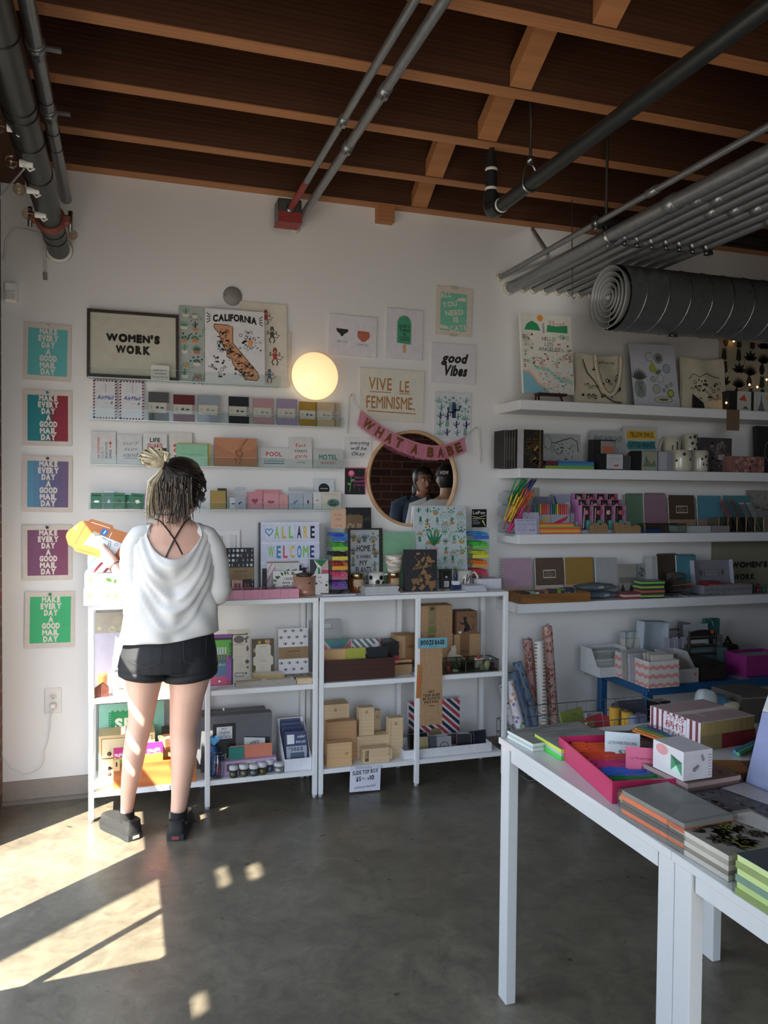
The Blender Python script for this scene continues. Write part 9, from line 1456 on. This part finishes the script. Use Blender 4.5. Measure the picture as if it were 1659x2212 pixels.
# ---- the customer at the shelves, seen from behind
SKW=skinmat('d9ad98');HD=C('231d1b',.42,var=.3,sc=90);HB=C('b5a98c',.45,var=.2,sc=90);HL=C('cfc6ac',.4,var=.15,sc=120);HM=C('6a5a4c',.45,var=.25,sc=90)
def rg(l,r_,py,y,k):a=at(l,py,y=y);b=at(r_,py,y=y);return((a.x+b.x)/2,y,a.z,(b.x-a.x)/2,(b.x-a.x)/2*k)
W=thing('person','person in a loose white top and black shorts, back turned, holding an orange folder','person',(at(330,1790,y=3.4).x,3.4,0));B=MB()
LEGS=([(262,360,1440,3.35,1.05),(269,354,1463,3.35,1.08),(275,342,1510,3.355,1.15),(277,334,1550,3.37,1.12),(272,325,1583,3.385,1.12),(265,316,1624,3.385,1.14),(262,306,1673,3.4,1.15),(260,295,1713,3.42,1.1),(260,288,1752,3.435,1.25),(258,289,1790,3.44,1.5)],[(360,463,1440,3.34,1.05),(364,456,1463,3.34,1.08),(366,441,1510,3.345,1.12),(366,433,1550,3.355,1.1),(366,425,1583,3.365,1.12),(368,427,1624,3.36,1.12),(370,418,1673,3.365,1.15),(370,410,1713,3.375,1.1),(368,402,1752,3.385,1.25),(366,404,1790,3.39,1.5)])
for L_ in LEGS:loft(B,[rg(*q)for q in L_[::-1]],SKW)
TOR=[(268,460,1450,3.34,.62),(264,463,1420,3.34,.62),(276,456,1380,3.34,.58),(294,446,1330,3.34,.6),(294,448,1280,3.34,.62),(288,452,1230,3.335,.6),(284,458,1180,3.335,.52),(290,456,1155,3.34,.42),(310,440,1138,3.345,.46),(334,416,1125,3.35,.62),(344,406,1112,3.355,.95),(347,403,1090,3.365,1.0),(350,402,1060,3.375,1.0)]
TR=[rg(*q)for q in TOR];loft(B,TR,SKW,24)
SH={-1:at(296,1166,y=3.335),1:at(452,1166,y=3.335)};EL={-1:at(295,1286,y=3.34),1:at(467,1276,y=3.33)};WR_={-1:at(247,1217,y=3.462),1:at(458,1270,y=3.53)}
for s in(-1,1):B.tube([SH[s]+Vector((-s*.04,0,.0)),SH[s],SH[s].lerp(EL[s],.5),EL[s],EL[s].lerp(WR_[s],.3),WR_[s].lerp(EL[s],.3),WR_[s]],[.045,.047,.041,.036,.037,.03,.024],SKW,14)
hd=at(236,1207,y=3.485)-WR_[-1];hand(B,SKW,WR_[-1],hd,Vector((.25,.75,.35)),.5,1);hand(B,SKW,WR_[1],Vector((-.25,.6,-.3)),Vector((0,-.3,-1)),.25,-1)
HO=at(388,1108,y=3.375);TH=Matrix.Translation((HO.x,3.375,HO.z))@Matrix.Rotation(-.55,4,'Z')@Matrix.Rotation(-.16,4,'X')@Matrix.Scale(.98,4);B.T=TH;head(B,SKW);face(B,W,TH,SKW);B.T=Matrix();skinned(B,'body',W,.0055,5)
mb=MB(TH);haircap(mb,HD,lambda fr:.155 if fr>.45 else(.12 if fr>.0 else .03),.013);r=random.Random(21)
tie=at(355,1004,y=3.28);tl=TH.inverted()@tie
for i in range(150):
 a=r.uniform(.9,5.4);zz=r.uniform(.02,.17);k=min(range(len(HEAD)),key=lambda q:abs(HEAD[q][0]-zz));z,rx,f,b=HEAD[k];e_=Vector(((rx+.015)*math.sin(a),(f+b)/2+((f-b)/2+.015)*math.cos(a),z))
 pts=[]
 for q in range(7):
  u=q/6;p=e_.lerp(tl,u);c_=Vector((0,-.01,.11));d=(p-c_);rr=d.length;lim=.107+.012*(1-u)*u;p=c_+d*max(1,(lim)/max(rr,.02)*(.98 if abs(d.x)>.05 else 1.0))if rr<lim and 0<u<1 else p;pts.append(p)
 mb.tube(pts,[.0016,.003,.0035,.0035,.003,.003,.0025],HD if e_.x>-.03 or r.random()<.35 else HM,5)
mb.build('hair',W)
mb=MB();bc=at(338,993,y=3.285);mb.sphere(bc,.038,HB,14,(1.15,.85,.85))
for i in range(90):
 th=r.uniform(.4,3.6);R_=r.uniform(.045,.062)*(1.1 if 1<th<3 else .9);o_=Vector((math.cos(th)*1.05,r.uniform(-.75,.45),math.sin(th)*.72))*R_;w_=Vector((-math.sin(th),0,math.cos(th)))*.03*r.choice((-1,1));m_=bc+o_
 mb.tube([tie+Vector((r.uniform(-.008,.004),r.uniform(-.01,.01),r.uniform(-.006,.006))),tie.lerp(m_,.5)+Vector((0,-.018*r.random(),.008)),m_,m_+w_*.6-o_*.25,bc-o_*.1+w_],[.003,.0052,.0058,.0045,.002],r.choice((HB,HL,HL,HM,HB)),6)
mb.build('hair_bun',W);mb=MB();mb.tube([tie+Vector((.012*math.cos(a)*.6,.02*math.sin(a),.018*math.cos(a)))for a in[i*PI/6 for i in range(12)]],.004,BLACK,6,closed=True);mb.build('hair_tie',W)
mb=MB()
for i in range(110):
 u=r.random();e_=at(318+34*u+r.uniform(-4,4),1082+38*r.random()-10*u,y=3.3+.05*u);m1=at(340-16*(1-u)+r.uniform(-4,4),1040,y=3.268+.01*u);e2=e_+Vector((r.uniform(-.02,.012),0,-.02))
 mb.tube([tie,tie.lerp(m1,.5)+Vector((.004,-.006,0)),m1,m1.lerp(e_,.6)+Vector((-.004,0,0)),e_,e2],[.003,.0036,.0038,.003,.0018,.0006],r.choice((HL,HL,HB,HB,HM))if u<.75 else r.choice((HM,HD,HB)),5)
for i in range(90):x0=r.uniform(340,414);a=at(x0,r.uniform(1045,1086),y=3.272);e_=at(x0+r.uniform(-12,10),r.uniform(1108,1140),y=3.285);mb.tube([a+Vector((0,-.006,.03)),a,a.lerp(e_,.6)+Vector((r.uniform(-.006,.006),-.004,0)),e_],[.003,.003,.0018,.0005],r.choice((HD,HD,HM)),4)
for i in range(16):a=at(428+r.uniform(-4,3),1015+r.uniform(-8,20),y=3.36);e_=at(424+r.uniform(-8,8),1085+r.uniform(0,25),y=3.36);mb.tube([a,a.lerp(e_,.5)+Vector((.014,0,0)),e_],[.002,.0018,.0005],HD,4)
mb.build('loose_strands',W)
q=at(418,1078,y=3.335);mb=MB();mb.lathe([(0,-.008),(.007,-.007),(.008,0),(0,.003)],C('1c1512',.3),12,q,ax='y');mb.build('earring',W)
SHM=C('d3d0cc',.85,var=.03,sc=220);mb=MB();n,m_=72,44;vs=[]
def prof(z):
 for a,b in zip(TR,TR[1:]):
  if a[2]<=z<=b[2]:u=(z-a[2])/(b[2]-a[2]);return[a[i]+(b[i]-a[i])*u for i in range(5)]
 return list(TR[0]if z<TR[0][2]else TR[9])
zh0=at(350,1388,y=3.24).z;zn=at(368,1207,y=3.25).z;zs=at(307,1131,y=3.3).z
for i in range(m_+1):
 v=i/m_
 for j in range(n):
  a=2*PI*j/n;sa,ca=math.sin(a),math.cos(a);back=max(0,ca);side=abs(sa)
  zt=zs-(zs-zn)*(max(0,1-(side/.8)**2.1))*(1 if ca>0 else .55);zb=zh0+.035*max(0,sa)-.012*sa*sa+.014*(1-back)*0;z=zb+v*(zt-zb);cx,cy,_,rx,ry=prof(z)
  lo_=math.exp(-((v-.25)/.35)**2);g=.014+.03*lo_*(.6+.4*side);dr=math.sin(34*(z+.2*(1-side)**1.4)+2*sa)*.008*back*(1-v*.3)+math.sin(21*(z-.25*sa)+1)*.005*back+math.sin(9*a+30*z)*.0035*lo_+math.sin(55*z+4*a)*.002*(v<.5)
  if back:dr+=sum(math.exp(-((z-(zn-.035-.06*q+.3*side*side+.01*math.sin(3*q)))/.011)**2)*.011 for q in range(5))*back**.5*(1-.5*v)
  g+=dr+.035*math.exp(-((z-zn+.03)/.05)**2)*back*(1-side)**.7*.6;g=max(.006,g)
  vs.append((cx+(rx+g)*sa*(1 if v<.96 else .99),cy-(ry+g)*ca,z))
mb.add(vs,[(i*n+j,i*n+(j+1)%n,(i+1)*n+(j+1)%n,(i+1)*n+j)for i in range(m_)for j in range(n)],SHM,True);o=mb.build('top',W);sm=o.modifiers.new('cloth','SOLIDIFY');sm.thickness=.003
for s in(-1,1):
 cuff=WR_[s].lerp(EL[s],.55 if s<0 else .4);pts=[SH[s]+Vector((-s*.055,0,.024)),SH[s]+Vector((-s*.012,0,.014)),SH[s]+Vector((s*.014,-.004,-.04)),SH[s].lerp(EL[s],.5)+Vector((s*.012,0,0)),EL[s].lerp(SH[s],.2)+Vector((s*.008,-.004,0)),EL[s]+Vector((s*.006,-.012,-.012)),EL[s].lerp(cuff,.5),cuff]
 P_=[]
 for k in range(len(pts)-1):P_+=[pts[k].lerp(pts[k+1],q/4)for q in range(4)]
 P_.append(pts[-1]);rb_=[.038,.045,.05,.052,.053,.052,.05,.046];R_=[rb_[k//4]+(rb_[min(7,k//4+1)]-rb_[k//4])*(k%4)/4+.0035*math.sin(k*2.4)*(k>8)for k in range(len(P_))];mb=MB();mb.tube(P_,R_,SHM,22,cap=False);o=mb.build('sleeve',W);sm=o.modifiers.new('cloth','SOLIDIFY');sm.thickness=.003;ss=o.modifiers.new('soften','SMOOTH');ss.iterations=2
def onback(px,py,off):
 z0=at(px,py,y=3.27).z;cx,cy,_,rx,ry=prof(z0);y=3.27
 for _ in range(4):q=at(px,py,y=y);cx,cy,_,rx,ry=prof(q.z);u=max(-.98,min(.98,(q.x-cx)/rx));y=cy-ry*math.sqrt(1-u*u)-off
 return at(px,py,y=y)
SB=C('211614',.6)
for pts in(((335,1121),(344,1124),(354,1134),(364,1147),(374,1161),(384,1178),(394,1198)),((412,1119),(403,1124),(395,1134),(387,1147),(378,1162),(368,1182),(358,1204))):mb=MB();mb.tube([onback(x,y,.004)for x,y in pts],.0042,SB,6,el=.5);mb.build('strap',W)
mb=MB();mb.tube([onback(x,y,.004)for x,y in((344,1110),(356,1112),(368,1112),(382,1110),(400,1107))],.0022,SB,6);mb.tube([onback(x,y,.0035)for x,y in((366,1113),(367,1135),(367,1158))],.001,C('6a5040',.4),4);mb.build('necklace',W)
mb=MB()
for a,b in(((359,1129),(381,1115)),((381,1115),(386,1130)),((359,1129),(386,1121)),((359,1129),(386,1132)),((360,1130),(386,1126)),((371,1122),(379,1131)),((381,1115),(372,1131))):mb.tube([onback(a[0]+(b[0]-a[0])*k/5,a[1]+(b[1]-a[1])*k/5,.0022)for k in range(6)],.0008,C('5a4640',.7),4)
mb.build('tattoo',W);mb=MB();ax_=(WR_[-1]-EL[-1]).normalized();u=ax_.orthogonal().normalized();v_=ax_.cross(u);c_=WR_[-1]-ax_*.02;mb.tube([c_+(u*math.cos(a)+v_*math.sin(a))*.0275 for a in[i*PI/9 for i in range(18)]],.0022,C('6a4434',.5),6,closed=True);mb.build('bracelet',W)
SHO=C('17181c',.75,var=.1,sc=160);mb=MB();gr=lambda q,g:(q[0],q[1],q[2],q[3]+g,q[4]+g)
loft(mb,[gr(q,.012)for q in TR[:4]],SHO,28)
for L_ in LEGS:a=rg(*L_[0]);b=rg(*L_[1]);loft(mb,[(b[0],b[1],b[2]-.002,b[3]+.014,b[4]+.016),gr(a,.016),(a[0],a[1],a[2]+.05,a[3]+.006,a[4]+.008)],SHO,24)
skinned(mb,'shorts',W,.006,3)
for L_,dx in zip(LEGS,(-.01,.012)):b=rg(*L_[1]);mb=MB();mb.tube([(b[0]+(b[3]+.013)*math.cos(a),b[1]+(b[4]+.015)*math.sin(a),b[2]+.012+dx*math.cos(a))for a in[i*PI/18 for i in range(36)]],.014,SHO,8,closed=True,el=1.3);mb.build('cuff',W)
STI=C('3a3a40',.7)
def onseat(px,py):y=3.2;q=at(px,py,y=y);cx,cy,_,rx,ry=prof(q.z);u=max(-.95,min(.95,(q.x-cx)/(rx+.01)));return at(px,py,y=cy-(ry+.0135)*math.sqrt(1-u*u)-.002)
for pts in(((283,1392),(284,1430),(312,1442),(346,1432),(349,1394)),((396,1386),(398,1430),(424,1436),(444,1426),(446,1378))):mb=MB();mb.tube([onseat(x,y)for x,y in pts],.0012,STI,4);mb.build('back_pocket',W)
for(heel,toe,L_,k)in(((270,1813),(219,1784),LEGS[0],0),((388,1812),(404,1768),LEGS[1],1)):
 h=at(*heel,z=0);t_=at(*toe,z=0);d=(t_-h).normalized();yaw=math.atan2(-d.x,d.y);an=rg(*L_[8]);T=Matrix.Translation((an[0],an[1],0))@Matrix.Rotation(yaw,4,'Z');SM=C('1d1e1e',.7,var=.12,sc=120);s_=MB(T)
 out=[(.036,-.055),(.03,-.066),(0,-.07),(-.03,-.066),(-.036,-.055),(-.034,.0),(-.043,.09),(-.044,.13),(-.03,.168),(0,.182),(.03,.168),(.044,.13),(.043,.09),(.034,0)][::-1]
 sm=MB(T);sm.prism([(x*1.06,y*1.02)for x,y in out],.0005,.026,C('222323',.6),C('26282a',.55));so_=None
 up=MB(T);n=len(out);lv=[(.0,.024,1.,1.),(0,.045,.98,1.),(0,.06,.9,.95)]
 rows=[[(x*a,y*b,z)for x,y in out]for _,z,a,b in lv];rows.append([(x*.86,min(y,.03)*.98 if y<.03 else .03+(y-.03)*.55,.078 if y<.03 else .072-.1*(y-.03))for x,y in out])
 vs=[p for rw in rows for p in rw];up.add(vs,[(i*n+j,i*n+(j+1)%n,(i+1)*n+(j+1)%n,(i+1)*n+j)for i in range(len(rows)-1)for j in range(n)],SM,True);up.add(rows[-1],[tuple(range(n))],SM);sh=up.build('shoe',W);sd=sh.modifiers.new('round','SUBSURF');sd.levels=sd.render_levels=1
 sm.build('sole',sh);lb=MB(T);lb.box(-.014,-.0725,.008,.014,-.071,.02,C('b9b4b0' if k==0 else '8a3a3a',.5));lb.build('heel_tab',sh)
 loft_=MB();loft(loft_,[(an[0],an[1],.06,an[3]+.006,an[4]+.006),(an[0],an[1]-.004,.105,an[3]+.004,an[4]+.004)],C('121214',.9),16,False);loft_.build('sock',W)
FO=C('b0662f',.45,var=.06);yf=3.515;px=[(141,1160),(143,1152),(149,1145),(174,1126),(190,1126),(197,1121),(243,1135),(246,1142),(290,1156),(286,1218),(268,1213),(205,1203),(162,1191),(157,1183),(146,1176)]
pl=[at(a,b,y=yf)for a,b in px];o0=at(215,1170,y=yf);t=thing('document_folder','orange fibre envelope folder held in the left hand','folder',o0);S0=stand(o0.x,yf,o0.z,-.12);L2=lambda a,b:(at(a,b,y=yf).x-o0.x,at(a,b,y=yf).z-o0.z)
mb=MB(S0);mb.prism([L2(*q)for q in px][::-1],-.006,0,FO);mb.build('folder',t);mb=MB(S0);LN=C('e8d8c0')
for a,b in(((197,1128),(238,1141)),((164,1186),(206,1197)),((242,1150),(236,1162))):mb.ribbon([L2(*a),L2(*b)],.003,LN if b[1]<1170 else C('8a4a20'),.0005)
mb.ribbon([L2(185,1133),L2(161,1175)],.002,C('8a4a20'),.0005);mb.face([(L2(163,1141)[0]+.006*math.cos(i*PI/6),L2(163,1141)[1]+.006*math.sin(i*PI/6))for i in range(12)],LN,.0006);mb.build('embossed_line',t)
mb=MB(S0);mb.face([L2(*q)for q in((203,1147),(217,1153),(197,1176),(179,1177))][::-1],C('b5ac98'),.001);mb.face([L2(*q)for q in((219,1156),(264,1174),(247,1200),(199,1181))][::-1],C('d2d6d8'),.0014);mb.face([L2(*q)for q in((199,1160),(219,1156),(199,1181),(180,1177))][::-1],C('e0ddd4'),.0012)
for a,b in(((221,1161),(231,1166)),((233,1168),(241,1170)),((236,1171),(233,1182)),((240,1172),(237,1184))):mb.ribbon([L2(*a),L2(*b)],.002,INK,.0018)
mb.ribbon([(L2(252,1176)[0]+.007*math.cos(i*PI/6),L2(252,1176)[1]+.005*math.sin(i*PI/6))for i in range(12)],.0016,C('5a3a30'),.0018,True);mb.build('paper_insert',t)
mb=MB(S0);mb.face([L2(*q)for q in((222,1141),(237,1146),(229,1158),(216,1153))][::-1],C('2f6aa8'),.0014);mb.ribbon([L2(224,1153),L2(229,1146)],.004,WHITE,.0018);mb.build('stamp',t)
# ---- two people further along the shop, seen only in the round mirror
def figure(px,rest,yaw,Hs,label,sk,topm,botm,name_top,man):
 m_=at(*px,y=3.92);d=(m_-CAMO).normalized();d.y=-d.y;f_=m_+d*rest;zc=f_.z-.1;s=zc/1.45;T=Matrix.Translation((f_.x,f_.y,0))@Matrix.Rotation(yaw,4,'Z')@Matrix.Scale(s,4);t=thing('person',label,'person',(f_.x,f_.y,0));sk=skinmat(sk);B=MB(T);w=1.14 if man else 1
 for q in(-1,1):loft(B,[(q*.1,.0,.07,.042,.05),(q*.1,-.01,.3,.055,.06),(q*.1,0,.48,.055,.06),(q*.09,0,.8,.085,.09)],sk)
 TRR=[(0,0,.78,.165,.12),(0,0,.9,.17,.115),(0,.0,1.05,.14*w,.1),(0,0,1.25,.17*w,.115),(0,-.01,1.36,.18*w,.1),(0,-.01,1.41,.1*w,.075),(0,-.01,1.44,.056,.06),(0,0,1.5,.054,.056)];loft(B,TRR,sk,24)
 for q in(-1,1):A=[Vector((q*.15*w,0,1.36)),Vector((q*.21*w,0,1.33)),Vector((q*.25*w,-.02,1.1)),Vector((q*.24*w,.08,.9))];B.tube(A,[.05,.05,.042,.028],sk,12);hand(B,sk,A[-1]*1.,Vector((0,.35,-1)),Vector((-q,0,0)),.25,q if False else 1)
 Th=T@Matrix.Translation((0,.005,1.45))@Matrix.Rotation(-.35 if not man else .1,4,'Z');B.T=Th;head(B,sk);face(B,t,Th,sk);B.T=T;skinned(B,'body',t,.008,3)
 g=.022;mb=MB(T);loft(mb,[(a,b,z,rx+g,ry+g)for a,b,z,rx,ry in TRR[:6]],topm,28,False,lambda a,z:.02*math.sin(5*a+20*z));mb.build(name_top,t)
 for q in(-1,1):
  mb=MB(T);e_=3 if not man else 2;A=[Vector((q*.13*w,0,1.37)),Vector((q*.21*w,0,1.34)),Vector((q*.25*w,-.02,1.12)),Vector((q*.24*w,.07,.93))];mb.tube(A[:e_+1],[.06,.072,.062,.052][:e_+1],topm,16,cap=False);mb.build('sleeve',t)
 mb=MB(T);loft(mb,[(0,0,.76,.18,.13),(0,0,.95,.175,.125)],botm,24)
 for q in(-1,1):loft(mb,[(q*.1,0,.06,.06,.065),(q*.1,0,.45,.07,.075),(q*.09,0,.82,.1,.105)],botm,18)
 mb.build('trousers',t)
 for q in(-1,1):mb=MB(T);mb.rbox(q*.1-.045,-.08,.001,q*.1+.045,.18,.07,.02,BLACK);mb.build('shoe',t)
 mb=MB(Th)
 if man:
  haircap(mb,HD,lambda fr:.2 if fr>.2 else .045,.006);mb.build('hair',t);cp=MB(Th);CPM=C('131315',.7);haircap(cp,CPM,lambda fr:.135,.018);cp.box(-.07,.08,.135,.07,.17,.142,CPM);c_=cp.build('cap',t);tx=MB(Th@Matrix.Translation((0,-.121,.158))@Matrix.Rotation(PI/2,4,'X'));tx.glyphs('WOW',0,0,.026,C('d0d0d0'),w=.07,bold=.05);tx.build('lettering',c_)
 else:
  haircap(mb,HD,lambda fr:.16 if fr>.5 else(.12 if fr>.1 else .0),.014);mb.sphere((0,-.1,.03),.06,HD,14,(1,.8,1.3));mb.build('hair',t);cl=MB(T);cl.tube([(.085*math.sin(a),-.01-.075*math.cos(a),1.415+.02*math.cos(a))for a in[-2.6+i*.26 for i in range(21)]],.02,topm,8);cl.build('collar',t)
figure((914,1040),2.7,.28,1,'person with dark hair in a denim jacket, seen in the round mirror','a8765c',C('2f3f52',.8,var=.12,sc=120),C('22252c',.8),'jacket',False)
figure((966,1040),2.,PI+.5,1,'person in a black cap and white shirt, back of head in the mirror','b08468',C('b9b8b6',.85),C('2a2a2e',.8),'shirt',True)
bpy.data.objects.remove(_fo)
bpy.context.view_layer.update()
